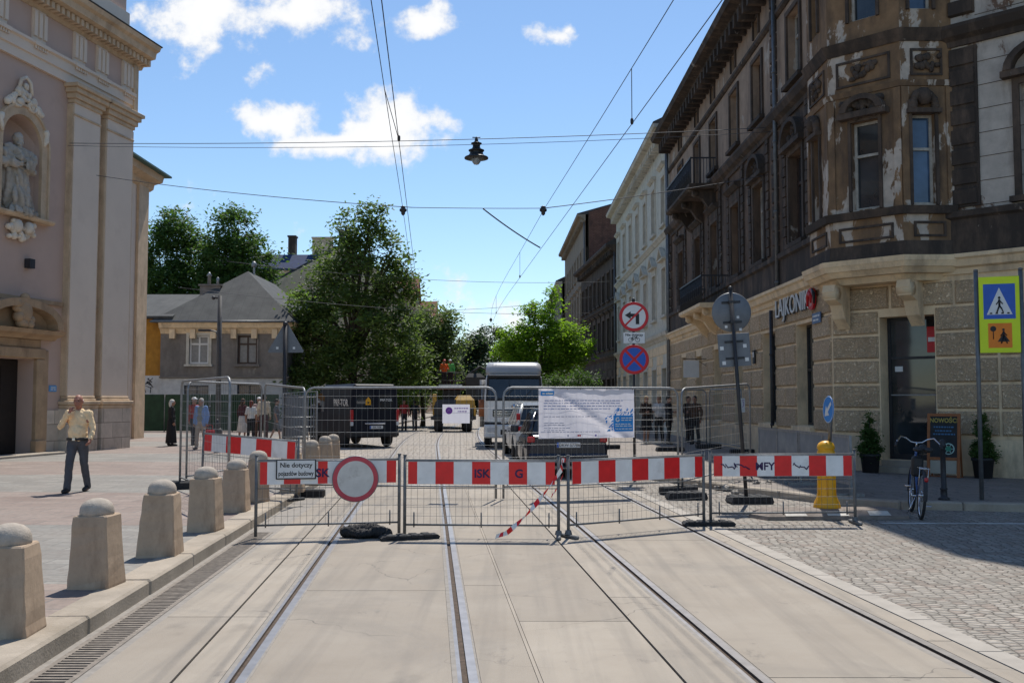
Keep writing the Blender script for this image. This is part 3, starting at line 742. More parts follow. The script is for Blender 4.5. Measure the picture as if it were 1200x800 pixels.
    d.box(.0, w, .62, .64, 0, h, 1)
    do = part(d, 'door', [POLE, BLACKGAP], t, CF, 1.17, 0, .38)
    g = MB(); g.poly([(.05, .43, .1), (w-.05, .43, .1), (w-.05, .43, h-.05), (.05, .43, h-.05)]); g.build('pane', GLASS, do)
    st = MB(); st.box(.06, w-.06, .385, .40, 1.45, 1.48); st.tube((w-.14, .36, .85), (w-.14, .36, 1.5), .018); st.tube((w-.14, .36, .9), (w-.14, .41, .9), .012); st.tube((w-.14, .36, 1.45), (w-.14, .41, 1.45), .012); st.build('handle', GALV, do)
    sp = MB(); sp.box(w-.34, w-.06, .41, .425, 2.42, 3.0, 0); sp.box(w-.31, w-.09, .40, .41, 2.66, 2.76, 1); sp.box(.16, .34, .41, .425, 2.0, 2.12, 1); sp.build('door_sticker', [SIGNR, SIGNW], do)
    stp = MB(); stp.box(-.05, w+.05, -.35, .38, 0, .13); stp.box(-.0, w, -.05, .38, .131, .26); part(stp, 'door_step', KERB, t, CF, 1.17, 0, .115)
    # canted bay over the corner
    A, B, C_, D = (7.33, 24.3), (7.33, 22.73), (8.54, 21.52), (9.68, 21.52)
    FA, FB, FC = fr(A, R(-90)), fr(B, R(-45)), fr(C_, 0)
    LA, LB, LC = 1.57, 1.711, 1.14
    for F_, L_, holes, pn in ((FA, LA, [(.45, .95, 6.0, 8.0), (.45, .95, 10.5, 12.4)], GLASS), (FB, LB, [(.56, 1.2, 6.0, 8.0), (.56, 1.2, 10.35, 12.4)], GLASS), (FC, LC, [(.22, .72, 6.0, 8.0), (.22, .72, 10.35, 12.4)], GLASSB)):
        mb = MB(); wall_grid(mb, L_, 4.9, 14.1, holes, .22)
        # sunk and raised panels
        for za, zb in ((5.28, 5.62), (8.85, 9.45)):
            mb.box(.22, L_-.22, -.035, 0, za, za+.05, 1); mb.box(.22, L_-.22, -.035, 0, zb-.05, zb, 1); mb.box(.22, .27, -.035, 0, za+.051, zb-.051, 1); mb.box(L_-.27, L_-.22, -.035, 0, za+.051, zb-.051, 1)
        for k in range(16): mb.ball((L_/2+rnd.uniform(-.28, .28), -.03, 9.15+rnd.uniform(-.16, .16)), (rnd.uniform(.05, .1), .06, rnd.uniform(.05, .1)), 8, 5, 1)
        mb.box(0, .16, -.04, 0, 5.95, 8.6, 0); mb.box(L_-.16, L_, -.04, 0, 5.95, 8.6, 0)
        part(mb, 'bay_wall', [BR_OR, BR_TRIM], t, F_)
        for k, h in enumerate(holes):
            big = F_ is FB and k == 0
            window(t, F_, *h, y=.2, frame=FRAMEW, stone=BR_TRIM, sur=.07, hood=('arch' if big else 'swag') if k == 0 else 'flat', sill=False, mull=0, trans=.62, fw=.06, pane=pn, curtain=None)
        if F_ is FB:
            mb = MB(); 
            for k in range(22): mb.ball((L_/2+rnd.uniform(-.5, .5), -.07, 8.18+rnd.uniform(-.1, .28)), (rnd.uniform(.06, .12), .1, rnd.uniform(.06, .12)), 8, 5)
            part(mb, 'carved_ornament', BR_TRIM, t, F_)
    def ring(out, z0, z1, m, name, taper=0):
        # moulding that follows the bay's plan
        k = out*math.tan(PI/8)
        P = lambda o: [(A[0]-o, A[1]), (B[0]-o, B[1]-o*math.tan(PI/8)), (C_[0]-o*math.tan(PI/8), C_[1]-o), (D[0]+.0, D[1]-o), (D[0]+.2, D[1]+.3), (8.2, 24.3)]
        a, b = P(out), P(out+taper); n = len(a)
        vs = [(x, y, z0) for x, y in a]+[(x, y, z1) for x, y in b]
        MB()._add(vs, [list(range(n))[::-1], list(range(n, 2*n))]+[[i, (i+1) % n, n+(i+1) % n, n+i] for i in range(n)]).build(name, m, t, (0, 0, 0), 0, True)
    ring(-.25, 4.36, 4.50, CREAM, 'bay_base', .10); ring(.0, 4.502, 4.62, CREAM, 'bay_base', .10); ring(.14, 4.622, 4.74, CREAM, 'bay_base', .05); ring(.20, 4.742, 4.86, CREAM, 'bay_base', .02)
    ring(.04, 4.862, 5.20, BR_TRIM, 'bay_moulding', -.02); ring(.10, 5.78, 5.95, BR_TRIM, 'bay_moulding', .04); ring(.03, 8.62, 8.74, BR_OR, 'bay_moulding', .03)
    ring(.03, 9.62, 9.74, BR_TRIM, 'bay_moulding', .06); ring(.09, 9.742, 9.88, BR_TRIM, 'bay_moulding', .06)
    ring(.15, 13.7, 13.95, BR_TRIM, 'bay_moulding', .3)
    for (x, y, rz) in ((7.72, 23.2, -45), (9.0, 22.1, -45)):
        c = MB(); c.prism([(.1, 0), (-.62, 0), (-.66, -.16), (-.58, -.34), (-.3, -.44), (-.16, -.75), (.1, -.98)], -.15, .15, 'yz'); c.lathe([(.15, -.165), (.15, .165)], (0, -.5, -.19), 14, axis='x'); c.lathe([(.07, -.18), (.07, .18)], (0, -.5, -.19), 10, axis='x')
        c.build('corbel', CREAM, t, (x, y, 4.36), R(rz), True)
    # inner volume and roof
    foot = [(7.99, 47.6), (7.99, 23.78), (8.15, 23.62), (14.55, 17.05), (22, 24), (22, 47.6)]
    core(t, [(8.0, 47.59), (8.0, 23.9), (8.28, 23.54), (14.5, 17.3), (22, 24), (22, 47.59)], .05, 13.9, BR_UP)
    a = [(7.0, 47.6), (7.0, 23.3), (7.4, 22.5), (14.6, 15.4), (23, 24), (23, 47.6)]; b = [(12, 47.6), (12, 26), (12.2, 25.6), (16, 22), (18, 25), (18, 47.6)]
    vs = [(x, y, 14.31) for x, y in a]+[(x, y, 16.8) for x, y in b]
    MB()._add(vs, [list(range(6))[::-1], list(range(6, 12))]+[[i, (i+1) % 6, 6+(i+1) % 6, 6+i] for i in range(6)]).build('roof', ROOFM, t, (0, 0, 0), 0, True)
    MB().prism([(7.75, 26.4), (7.75, 23.5), (8.0, 22.9), (14.6, 16.4), (20, 22), (15, 26.4)], 14.2, 21.4, 'xy').build('unseen_attic', BR_UP, t, (0, 0, 0), 0, True)  # unseen block above the corner, height shaped to lengthen the ground shadow
    MB()._add([(7.3, 26.8, 21.4), (7.3, 23.3, 21.4), (7.7, 22.5, 21.4), (14.6, 15.7, 21.4), (20.6, 22, 21.4), (15.2, 26.8, 21.4), (10.5, 24.8, 22.2), (14.8, 20.2, 22.2), (16.2, 22, 22.2), (13.6, 24.8, 22.2)], [(5,4,3,2,1,0), (0,1,6), (1,2,6), (2,3,7,6), (3,4,8,7), (4,5,9,8), (5,0,6,9), (6,7,8,9)]).build('unseen_attic_roof', ROOFM, t, (0, 0, 0), 0, True)  # unseen cap of the shadow-casting block
    for (x, l1, z0, z1, m) in ((19.02, 0, .2, 4.3, POLE), (19.75, 0, 4.9, 13.8, POLEG), (.35, 0, .2, 13.8, POLEG)):
        p = MB(); p.tube((0, -.14, z0), (0, -.14, z1), .055, n=8)
        for z in range(int(z0)+1, int(z1), 2): p.tube((0, -.14, z), (0, -.14, z+.06), .072, n=8)
        part(p, 'drainpipe', m, t, SF, x)
    # street-name plate
    n = MB(); n.box(0, .62, -.09, -.075, 0, .28); n.box(.05, .57, -.094, -.091, .05, .10, 1); n.box(.05, .45, -.094, -.091, .15, .23, 1)
    return t, SF, CF
TEN, SF, CF = corner_building()

def wall_signs():
    # shop lettering with a round horse-rider mark behind it
    t = thing('shop_sign', 'raised LAJKONIK lettering with round red mark above the ground floor window', 'sign', fpt(SF, 19.5, -.02, 3.98), SF[1])
    mb = MB(); text_mb(mb, 'LAJKONIK', .72, XZ(1.5, -.10, .28), 0, .012, bold=-.004, sx=.98); mb.build('lettering', SIGNW, t)
    mb = MB(); text_mb(mb, 'LAJKONIK', .72, XZ(1.545, -.075, .255), 0, .008, bold=.0, sx=.98); mb.build('letter_shadow', SIGNB, t)  # black copy of the letters, shifted, paints their shadow
    mb = MB(); mb.prism([(3.32+.28*math.cos(a), .27+.28*math.sin(a)) for a in [2*PI*i/28 for i in range(28)]], -.12, -.06, 'xz', 0)
    mb.prism([(3.32+.2*math.cos(a), .27+.2*math.sin(a)) for a in [2*PI*i/24 for i in range(24)]], -.128, -.121, 'xz', 1)
    mb.path([(3.15, -.15, .1), (3.2, -.15, .34), (3.32, -.15, .42), (3.44, -.15, .32), (3.42, -.15, .16)], [.03, .05, .06, .045, .02], 8, 0); mb.path([(3.50, -.14, .5), (3.65, -.14, .38), (3.67, -.14, .12)], [.03, .05, .02], 8, 2)
    mb.build('emblem', [SIGNR, mat('sign_pink', (.55, .25, .24), .5), SIGNB], t)
    o = MB(); o.cbox(0, .66, -.09, -.06, 0, .26, .006); 
    for a, b, z in ((.06, .14, .16), (.17, .42, .16), (.46, .6, .16), (.10, .3, .06), (.34, .52, .06)): o.box(a, b, -.0925, -.0905, z, z+.045, 1)
    o = part(o, 'street_plate', [mat('faded_blue_enamel', (.10, .16, .28), .5, .1, 9), SIGNW], None, SF, 22.75, 0, 3.62); tag(o, 'small blue street name plate on the cream corner wall', 'street sign')
    o = MB(); o.cbox(0, .24, -.11, -.06, 0, .42, .01); o.box(.05, .19, -.114, -.111, .2, .36, 1); o = part(o, 'notice_box', [POLE, SIGNW], None, SF, 16.6, 0, 2.85); tag(o, 'small dark notice box on the cream wall left of the dark ground floor windows', 'notice box')
    h = MB(); h.tube((0, -.06, .72), (0, -.95, .72), .015); h.tube((0, -.06, .45), (0, -.5, .72), .01); h.box(-.02, .02, -.95, -.35, 0, .66, 1)
    for k in range(9): a = 2*PI*k/12; h.tube((-.025, -.65+.14*math.cos(a), .36+.14*math.sin(a)), (-.025, -.65+.14*math.cos(a+.5), .36+.14*math.sin(a+.5)), .018, n=5, mi=0)
    h = part(h, 'hanging_sign', [POLE, SIGNW], None, SF, 9.0, 0, 2.6); tag(h, 'white square shop sign with dark figure hung from a wall bracket', 'sign')
wall_signs()

# ------------------------------------------------------------------ the rest of the right-hand row
def tenement(label, F, L, D, H, wallm, trim, floors, ncol, w, eav, roofm, frame, foot, hoods=('tri', 'flat'), ground=4.8, arches=True, rise=3, panes=GLASS, ovh=.7, wbottom=None):
    mid = fpt(F, L/2, D/2, 0); t = thing('tenement_building', label, 'building', mid)
    xs = [(L/ncol)*(k+.5) for k in range(ncol)]
    holes = []; spec = []
    for i, (za, zb) in enumerate(floors):
        for x in xs: holes.append((x-w/2, x+w/2, za, zb)); spec.append((holes[-1], hoods[i % len(hoods)]))
    gh = [(x-w*.62, x+w*.62, .2 if k % 2 else .9, 3.3) for k, x in enumerate(xs)]
    mb = MB(); wall_grid(mb, L, .05, H, holes+gh, .3)
    blocks(mb, L, 1.0, ground-.3, [(a, b, c, d+.35) for a, b, c, d in gh], .5, 1.4, .03, .03, 1)
    part(mb, 'wall', [wallm, wbottom or wallm], t, F)
    for h, hd in spec: window(t, F, *h, y=.2, frame=frame, stone=trim, hood=hd, pane=panes, sur=.13)
    for k, h in enumerate(gh): window(t, F, *h, y=.26, frame=POLE, stone=trim, hood=None, sur=.16, sill=False, mull=0, trans=.72, name='door' if k % 2 else 'window')
    cornice(t, F, L, ground-.1, [(.05, 0), (.10, .1), (.22, .2), (.26, .36)], trim, 'string_course')
    if len(floors) > 1:
        zz = floors[1][0]-.75; cornice(t, F, L, zz, [(.04, 0), (.12, .12), (.20, .2), (.2, .28)], trim, 'string_course')
    cornice(t, F, L, H-.55, [(.08, 0), (.12, .12), (ovh*.5, .24), (ovh*.6, .36), (ovh, .42), (ovh+.06, .58)], trim, 'eaves_cornice', dent=(.7, .22, ovh*.62, -.1, .25))
    mb = MB(); mb.box(.01, L-.01, .31, D, .03, H); part(mb, 'inner_wall', wbottom or wallm, t, F)
    mb = MB(); mb.prism([(-ovh-.05, H+.04), (-ovh-.05, H+.12), (D*.45, H+rise), (D, H+rise*.6), (D, H+.04)], -.0, L, 'yz'); part(mb, 'roof', roofm, t, F)
    p = MB(); p.tube((L-.2, -.1, .2), (L-.2, -.1, H-.4), .06, n=8); part(p, 'drainpipe', POLEG, t, F)
    return t
PALE = m_decay('pale_grey_plaster', (.56, .53, .44), (.40, .37, .30), (.62, .59, .51), .6, .62, .8, .25)
PALET = m_stone('pale_stone_trim', (.56, .525, .44), (.24, .22, .18))
DARKP = m_decay('dark_soot_plaster', (.10, .078, .062), (.05, .042, .036), (.17, .14, .115), .68, .5)
BEIGE = m_decay('tan_plaster', (.28, .225, .165), (.17, .135, .10), (.33, .28, .22), .66, .6)
BRICK = m_stone('old_red_brick', (.20, .095, .065), (.08, .045, .035), .12, .28)
tenement('pale grey tenement with triangular window pediments next to the sooty corner one', fr((7.6, 72), R(-90)), 24.35, 12, 15.1, PALE, PALET, [(5.95, 8.3), (10.5, 12.9)], 7, 1.2, 0, ROOFM, FRAMEW, None, wbottom=CREAM)
tenement('low dark tenement with black eaves beyond the pale grey tenement', fr((6.3, 89.9), math.atan2(-17.85, 1.3)), 17.85, 11, 13.0, DARKP, BR_TRIM, [(5.6, 7.9), (9.3, 11.4)], 8, 1.1, 0, ROOFM, FRAMEW, None, hoods=('flat', None), rise=3.5)
B4 = tenement('tall tan tenement showing a bare brick side wall above the dark one', fr((6.2, 116), math.atan2(-26, .5)), 25.9, 13, 18.6, BEIGE, BEIGE, [(5.6, 7.9), (9.6, 11.9), (13.6, 15.8)], 8, 1.15, 0, ROOFM, FRAMEW, None, hoods=('flat', 'flat', None), rise=2.0)
MB().prism([(7.0, .05), (17.5, .05), (17.5, 19.9), (13, 20.7), (7.0, 18.8)], 89.91, 90.03, 'xz').build('side_wall', BRICK, B4, (0, 0, 0), 0, True)
tenement('farthest tenement on the right, only its edge showing past the tall tan one', fr((5.9, 150), R(-90)), 33.5, 12, 15.6, BEIGE, PALET, [(5.6, 7.9), (9.6, 11.9)], 9, 1.2, 0, ROOFM, FRAMEW, None, hoods=('flat', None))
def bg_fill():
    # house block that closes the side street on the right
    t = thing('tenement_building', 'plain tenement round the corner behind the canted bay', 'building', (26, 26, 0))
    F = fr((14.9, 16.3), R(-45)); mb = MB(); hs = [(1.5+2.6*k, 2.6+2.6*k, z, z+2) for k in range(5) for z in (1.4, 5.6, 9.8)]
    wall_grid(mb, 15, .05, 13.5, hs, .25); part(mb, 'wall', BR_PALE, t, F); mb = MB(); mb.box(.01, 14.99, .3, 10, .05, 13.5); part(mb, 'inner_wall', BR_PALE, t, F)
    for h in hs: window(t, F, *h, y=.2, frame=FRAMEW, stone=BR_TRIM)
bg_fill()

# ------------------------------------------------------------------ left-hand street behind the big tree
PINK = m_decay('salmon_plaster', (.42, .31, .25), (.30, .22, .18), (.48, .40, .34), .66, .62)
OCHWALL = mat('beige_firewall_render', (.66, .52, .35), .9, .12, .5, .2, 20, col2=(.55, .43, .30), thr=.6)
TILE = m_roof('red_tile_roof', (.22, .075, .045), (.30, .11, .065), .3)
def left_row():
    F = fr((-11, 96), R(90)); L = 78
    t = thing('tenement_building', 'long salmon tenement with red roof and beige gable wall behind the big tree', 'building', (-17, 130, 0))
    hs = [(1.2+3.0*k, 2.4+3.0*k, z, z+1.8) for k in range(25) for z in (4.3, 7.2, 10.0)]
    mb = MB(); wall_grid(mb, L, .05, 12.5, hs, .25); part(mb, 'wall', PINK, t, F)
    for h in hs: window(t, F, *h, y=.2, frame=FRAMEW, stone=PALET, sur=.12)
    mb = MB(); mb.box(.2, L, .3, 13.6, .05, 12.5); part(mb, 'inner_wall', PINK, t, F)
    MB().prism([(-11, .05), (-11, 12.7), (-16.4, 16.7), (-25, 12.0), (-25, .05)], 95.9, 96.05, 'xz').build('gable_wall', OCHWALL, t, (0, 0, 0), 0, True)
    MB().prism([(-10.4, 12.3), (-10.4, 12.5), (-16.4, 16.95), (-25.4, 12.1), (-25.4, 11.8), (-16.4, 16.6)], 96.06, 174, 'xz')  .build('roof', ROOFM, t, (0, 0, 0), 0, True)
    for y0 in (112, 139, 158):
        g = MB(); g.prism([(-2.2, 0), (2.2, 0), (2.2, .6), (0, 2.7), (-2.2, .6)], -.35, 3.6, 'xz', 0); g.prism([(-2.5, .3), (0, 2.72), (2.5, .3), (2.5, .6), (0, 3.0), (-2.5, .6)], -.55, 3.7, 'xz', 1); g.box(-.6, .6, -.37, -.34, .3, 1.6, 2)
        part(g, 'gable', [PINK, TILE, GLASS], t, F, y0-96, 0, 12.5)
    cornice(t, F, L, 12.0, [(.06, 0), (.2, .2), (.5, .35), (.55, .55)], PALET, 'eaves_cornice')
    t2 = thing('apartment_building', 'distant block with dark blue roof and chimneys above the trees on the left', 'building', (-30, 128, 0))
    MB().box(-38, -22, 124, 136, .05, 17.9).build('wall', OCHWALL, t2, (0, 0, 0), 0, True)
    F2 = fr((-38, 124), 0)
    for k in range(5): window(t2, F2, 1+3.2*k, 2.6+3.2*k, 15.6, 17.2, y=-.05, frame=FRAMEW, stone=None, sill=False)
    MB().prism([(-.5, 17.91), (-.5, 18.1), (2.2, 20.2), (9.8, 20.2), (12.5, 18.1), (12.5, 17.91)], -38.5, -21.5, 'yz').build('roof', mat('blue_black_tin', (.022, .04, .10), .85, .2, 2), t2, (0, 124, 0), 0, True)
    for (x, w, z, m) in ((-28.3, .9, 22.6, BR_TRIM), (-24.4, 2.5, 22.4, OCHWALL), (-22.0, .5, 23.4, POLE)):
        c = MB(); c.box(-w/2, w/2, -.6, .6, 0, z-19.4); c.box(-w/2-.1, w/2+.1, -.7, .7, z-19.4, z-19.2); c.build('chimney', m, t2, (x, 127.5, 19.4), 0, True)
left_row()

# ------------------------------------------------------------------ grey house with the hipped roof
GREYP = m_decay('grey_render', (.22, .195, .17), (.14, .125, .11), (.32, .29, .25), .64, .58, .9)
WHP = m_decay('white_ground_floor', (.55, .54, .52), (.38, .37, .36), (.62, .61, .59), .62, .64)
OCH = m_decay('orange_ochre_wall', (.42, .20, .035), (.28, .13, .03), (.45, .24, .06), .66, .6)
SLATE = m_roof('grey_seam_roof', (.055, .056, .055), (.095, .096, .09), .55)
def grey_house():
    t = thing('house', 'grey two-storey house with hipped tin roof and white ground floor', 'house', (-16, 60, 0))
    F = fr((-19.8, 56), 0); L = 7.1
    up = [(1.62, 2.72, 3.75, 5.35), (4.35, 5.45, 3.75, 5.35)]; gr = [(1.35, 2.75, .5, 2.55), (4.35, 5.7, .3, 2.6)]
    mb = MB(); wall_grid(mb, L, 3.05, 6.1, up, .22); part(mb, 'wall', GREYP, t, F)
    mb = MB(); wall_grid(mb, L, .1, 2.95, gr, .25); part(mb, 'ground_floor_wall', WHP, t, F)
    wf = mat('white_paint_frame', (.66, .66, .64), .5, .06, 5)
    window(t, F, *up[0], y=.16, frame=wf, stone=PALET, sur=.16, mull=1, trans=.7, pane=PANEW, fw=.1)
    window(t, F, *up[1], y=.16, frame=FRAMED, stone=GREYP, sur=.08, mull=1, trans=.7, pane=PANEW, fw=.1)
    for h in gr: window(t, F, *h, y=.2, frame=POLE, stone=None, sill=False, mull=1, trans=.75)
    cornice(t, F, L, 2.95, [(.10, 0), (.14, .04), (.14, .1)], GREYP, 'string_course')
    cornice(t, F, L, 5.45, [(.04, 0), (.08, .1), (.2, .25), (.34, .32), (.42, .5), (.5, .62)], CREAM, 'eaves_cornice', dent=(1.15, .3, .30, -.28, .25))
    FS = fr((-12.7, 56), R(90)); mb = MB(); sh = [(2.2+3*k, 3.3+3*k, 3.75, 5.35) for k in range(4)]
    wall_grid(mb, 13, 3.05, 6.1, sh, .22); part(mb, 'wall', GREYP, t, FS)
    mb = MB(); sg = [(1.6+3.4*k, 2.8+3.4*k, .9, 2.4) for k in range(3)]; wall_grid(mb, 13, .1, 2.95, sg, .22); part(mb, 'ground_floor_wall', WHP, t, FS)
    for h in sh: window(t, FS, *h, y=.16, frame=FRAMED, stone=GREYP, sur=.08)
    for h in sg: window(t, FS, *h, y=.16, frame=FRAMED, stone=None, sill=False)
    cornice(t, FS, 13, 2.95, [(.10, 0), (.14, .04), (.14, .1)], GREYP, 'string_course')
    cornice(t, FS, 13, 5.45, [(.04, 0), (.08, .1), (.2, .25), (.34, .32), (.42, .5), (.5, .62)], CREAM, 'eaves_cornice')
    MB().box(-19.79, -12.93, 56.23, 68.9, .05, 6.0).build('inner_wall', GREYP, t, (0, 0, 0), 0, True)
    a = [(-20.3, 55.4, 6.08), (-12.1, 55.4, 6.08), (-12.1, 69.6, 6.08), (-20.3, 69.6, 6.08)]
    r = [(-15.9, 59.6, 9.45), (-15.9, 66.5, 9.45)]
    e = [(-17.6, 57.6, 7.5), (-14.3, 57.6, 7.6)]
    MB()._add(a+r, [(0,1,4), (1,2,5,4), (2,3,5), (3,0,4,5), (0,3,2,1)]).build('roof', SLATE, t, (0, 0, 0), 0, True)
    k = MB(); k.box(-.05, .05, -.05, .05, 0, .5); k.lathe([(.14, .5), (.16, .55), (.16, .7), (.05, .85)], n=10); k.build('roof_vent', GALV, t, (-15.9, 61, 9.4), 0, True)
    sk = MB(); sk.box(-.4, .4, -.02, .03, -.5, .5); sk.build('skylight', GLASSB, t, (-13.1, 62.5, 7.15), 0, True, (R(8), R(46), 0))
    # the ochre wing on the left
    F3 = fr((-31, 56.3), 0); mb = MB(); wall_grid(mb, 11.15, 3.1, 6.3, [], .2); part(mb, 'wing_wall', OCH, t, F3)
    mb = MB(); wall_grid(mb, 11.15, .1, 3.1, [(3, 4.2, .9, 2.3)], .2); part(mb, 'ground_floor_wall', WHP, t, F3); window(t, F3, 3, 4.2, .9, 2.3, frame=FRAMED, stone=None, sill=False)
    sc = MB(); rr = random.Random(8)
    for i in range(16):
        x, z = 9.1+rr.uniform(0, 1.5), rr.uniform(2.2, 2.9); sc.path([(x+rr.uniform(-.28, .28), -.006, z+rr.uniform(-.25, .25)) for _ in range(5)], .02, 4)
    part(sc, 'graffiti', SIGNB, t, F3)
    MB().box(-30.9, -19.82, 56.55, 66, .05, 6.2).build('inner_wall', GREYP, t, (0, 0, 0), 0, True)
    MB().prism([(55.6, 6.3), (55.6, 6.42), (60.5, 8.15), (66.4, 6.42), (66.4, 6.3)], -31.5, -19.0, 'yz').build('wing_roof', SLATE, t, (0, 0, 0), 0, True)
    c = MB(); c.box(-.6, .6, -.3, .3, 0, 1.0); c.box(-.68, .68, -.38, .38, 1.0, 1.1); c.lathe([(.1, 1.1), (.1, 1.6), (.17, 1.62), (.03, 1.85)], (-.15, 0, 0), 10, 1); c.lathe([(.08, 1.1), (.08, 1.5), (.02, 1.55)], (.35, 0, 0), 10, 1); c.build('chimney', [GREYP, GALV], t, (-16.9-.8, 58.4, 7.4), 0, True)
    g = MB(); g.path([(0, -.55, 0), (7.6, -.55, 0)], .07, 6); g.build('gutter', POLEG, t, (-20.2, 56, 6.1), 0, True)
grey_house()
# ------------------------------------------------------------------ church on the left
CH_MAUVE = mat('church_mauve_plaster', (.53, .385, .31), .9, .05, .8, .12, 40, col2=(.47, .34, .275), thr=.66, soft=.12)
CH_PALE = mat('church_pale_plaster', (.72, .60, .485), .9, .04, .9, .12, 40, col2=(.65, .535, .43), thr=.66, soft=.12)
CH_TAN = m_stone('church_tan_moulding', (.60, .45, .30), (.36, .25, .16))
CH_STONE = m_stone('church_plinth_stone', (.66, .56, .45), (.24, .19, .145), .5, 1.05)
CH_ORN = m_stone('church_white_stucco', (.74, .65, .53), (.30, .22, .15))
DOORSTONE = m_stone('church_portal_stone', (.42, .285, .17), (.16, .10, .06))
COPPER = mat('green_copper', (.07, .13, .11), .6, .2, 6)
def church():
    cor = Vector((-13.2, 33.75)); L = 22.0; d = Vector((-.1856, -.9826))
    o = cor + d*L; F = fr((o.x, o.y), math.atan2(.9826, .1856))
    X = lambda s: L-s
    t = thing('church', 'mauve plastered church with pale pilasters, statue niche and dark doorway', 'church', (-16, 24, 0))
    dx = X(5.55)
    door = (dx-.95, dx+.95, .13, 2.92)
    nx = X(5.45)
    # wall with a real round-headed niche and a door opening
    mb = MB(); wall_grid(mb, L, .05, 14.2, [door, (nx-.85, nx+.85, 7.05, 10.0)], .55)
    def arc(r, n=16, cz=9.1): return [(nx+r*math.cos(PI-PI*i/n), cz+r*math.sin(PI*i/n)) for i in range(n+1)]
    a = arc(.849)
    for k in range(16):  # spandrels above the niche arch
        p, q = a[k], a[k+1]; mb._add([(p[0], -.001, p[1]), (q[0], -.001, q[1]), (q[0], -.001, 10.02), (p[0], -.001, 10.02)], [(0,1,2,3)])
        mb._add([(p[0], 0, p[1]), (q[0], 0, q[1]), (q[0], .5, q[1]), (p[0], .5, p[1])], [(0,1,2,3)])
    # curved back of the niche, in mauve that paints its shade
    for k in range(12):
        g = lambda j: (nx+.85*math.cos(PI-PI*j/12), .02+.5*math.sin(PI*j/12))
        p, q = g(k), g(k+1); mb._add([(p[0], p[1], 7.05), (q[0], q[1], 7.05), (q[0], q[1], 10), (p[0], p[1], 10)], [(0,1,2,3)], 0)
    part(mb, 'wall', [CH_MAUVE, CH_PALE], t, F)
    mb = MB(); mb.box(.02, L-.02, .62, 9, .05, 20.0)
    part(mb, 'inner_wall', CH_MAUVE, t, F)
    st = MB()
    for p, q in ((0, door[0]-.5), (door[1]+.5, X(3.4)), (X(1.85), X(1.62))): st.box(p, q, -.05, 0, .1, 1.42)
    st.box(X(3.42), X(1.84), -.32, 0, .1, 1.46); st.box(X(1.63), X(-.02), -.32, 0, .1, 1.46)
    part(st, 'plinth', CH_STONE, t, F)
    # pilasters with bases and capitals
    for s0, s1 in ((1.95, 3.28), (.05, 1.52), (8.0, 9.4), (10, 11.4), (17, 18.4)):
        p = MB(); x0, x1 = X(s1), X(s0); p.box(x0, x1, -.22, .0, 1.85, 10.95)
        o_ = part(p, 'pilaster', CH_PALE, t, F)
        b = MB(); 
        for z0, z1, e in ((1.465, 1.58, .12), (1.581, 1.70, .16), (1.701, 1.76, .07), (1.761, 1.849, .04)): b.cbox(x0-e, x1+e, -.22-e, 0, z0, z1, .02)
        b.build('base', CH_TAN, o_)
        c = MB(); 
        for z0, z1, e in ((10.55, 10.62, .035), (10.951, 11.08, .05), (11.081, 11.25, .12), (11.251, 11.40, .20), (11.401, 11.52, .28)): c.cbox(x0-e, x1+e, -.22-e, 0, z0, z1, .015)
        c.build('capital', CH_TAN, o_)
        c = MB(); c.box(x1+.001, x1+.07, -.20, 0, 1.85, 10.9); c.box(x0-.07, x0-.001, -.20, 0, 1.85, 10.9); c.build('side_moulding', CH_TAN, o_)
    # entablature
    cornice(t, F, L+.05, 11.53, [(.10, 0), (.10, .28), (.16, .30), (.16, .58), (.24, .62), (.24, .70)], CH_PALE, 'architrave')
    fz = MB(); fz.box(0, L+.03, -.06, 0, 12.235, 13.25); part(fz, 'frieze', CH_MAUVE, t, F)
    for s0 in (.28, 1.75, 2.95, 4.9, 6.6, 8.4, 10.2, 12, 14, 16, 18):
        g = MB(); x = X(s0+.0)
        g.box(x-.30, x+.30, -.11, -.06, 12.24, 13.24)
        for k in (-.22, 0, .22): g.prism([(-.11, 12.4), (-.17, 12.42), (-.17, 13.14), (-.11, 13.2)], x+k-.07, x+k+.07, 'yz')
        g.box(x-.34, x+.34, -.26, -.05, 12.12, 12.232)
        for k in range(6): g.frust((x-.26+.104*k, -.2), .035, .025, 12.02, 12.119, n=6)
        part(g, 'triglyph', CH_PALE, t, F)
    cornice(t, F, L+.6, 13.25, [(.10, 0), (.16, .10), (.30, .24), (.32, .30), (.62, .36), (.66, .56), (.78, .62), (.84, .76)], CH_TAN, 'main_cornice', dent=(.24, .13, .46, .10, .30))
    rt = MB(); rt.prism([(-.84, 14.015), (-.87, 14.05), (0, 14.5), (.0, 14.02)], 0, L+.65, 'yz'); part(rt, 'cornice_flashing', POLE, t, F)
    at = MB(); at.box(0, L-.2, .05, .6, 14.2, 20); at.box(0, L-.15, -.06, .05, 14.56, 15.0, 1); part(at, 'attic', [CH_MAUVE, CH_PALE], t, F)
    # end return of the entablature round the corner
    rb = MB(); rb.box(L+.001, L+.25, -.2, 6, 11.53, 13.25); rb.box(L+.001, L+.55, -.3, 6, 13.9, 14.0); part(rb, 'return_moulding', CH_TAN, t, F)
    # string course
    sc = MB(); sc.box(0, X(3.4), -.09, 0, 4.58, 4.70); sc.box(X(1.88), X(1.60), -.09, 0, 4.58, 4.70); part(sc, 'string_course', DOORSTONE, t, F)
    # portal
    p = MB()
    for sgn in (-1, 1):
        e = dx+sgn*.952; q = e+sgn*.34; p.cbox(min(e, q), max(e, q), -.14, .30, .13, 2.93, .03); q2 = q+sgn*.26; p.cbox(min(q, q2)+.001, max(q, q2), -.07, .02, .13, 3.2, .02)
        p.cbox(min(e-sgn*.06, q+sgn*.08), max(e-sgn*.06, q+sgn*.08), -.2, .0, .13, .55, .02)
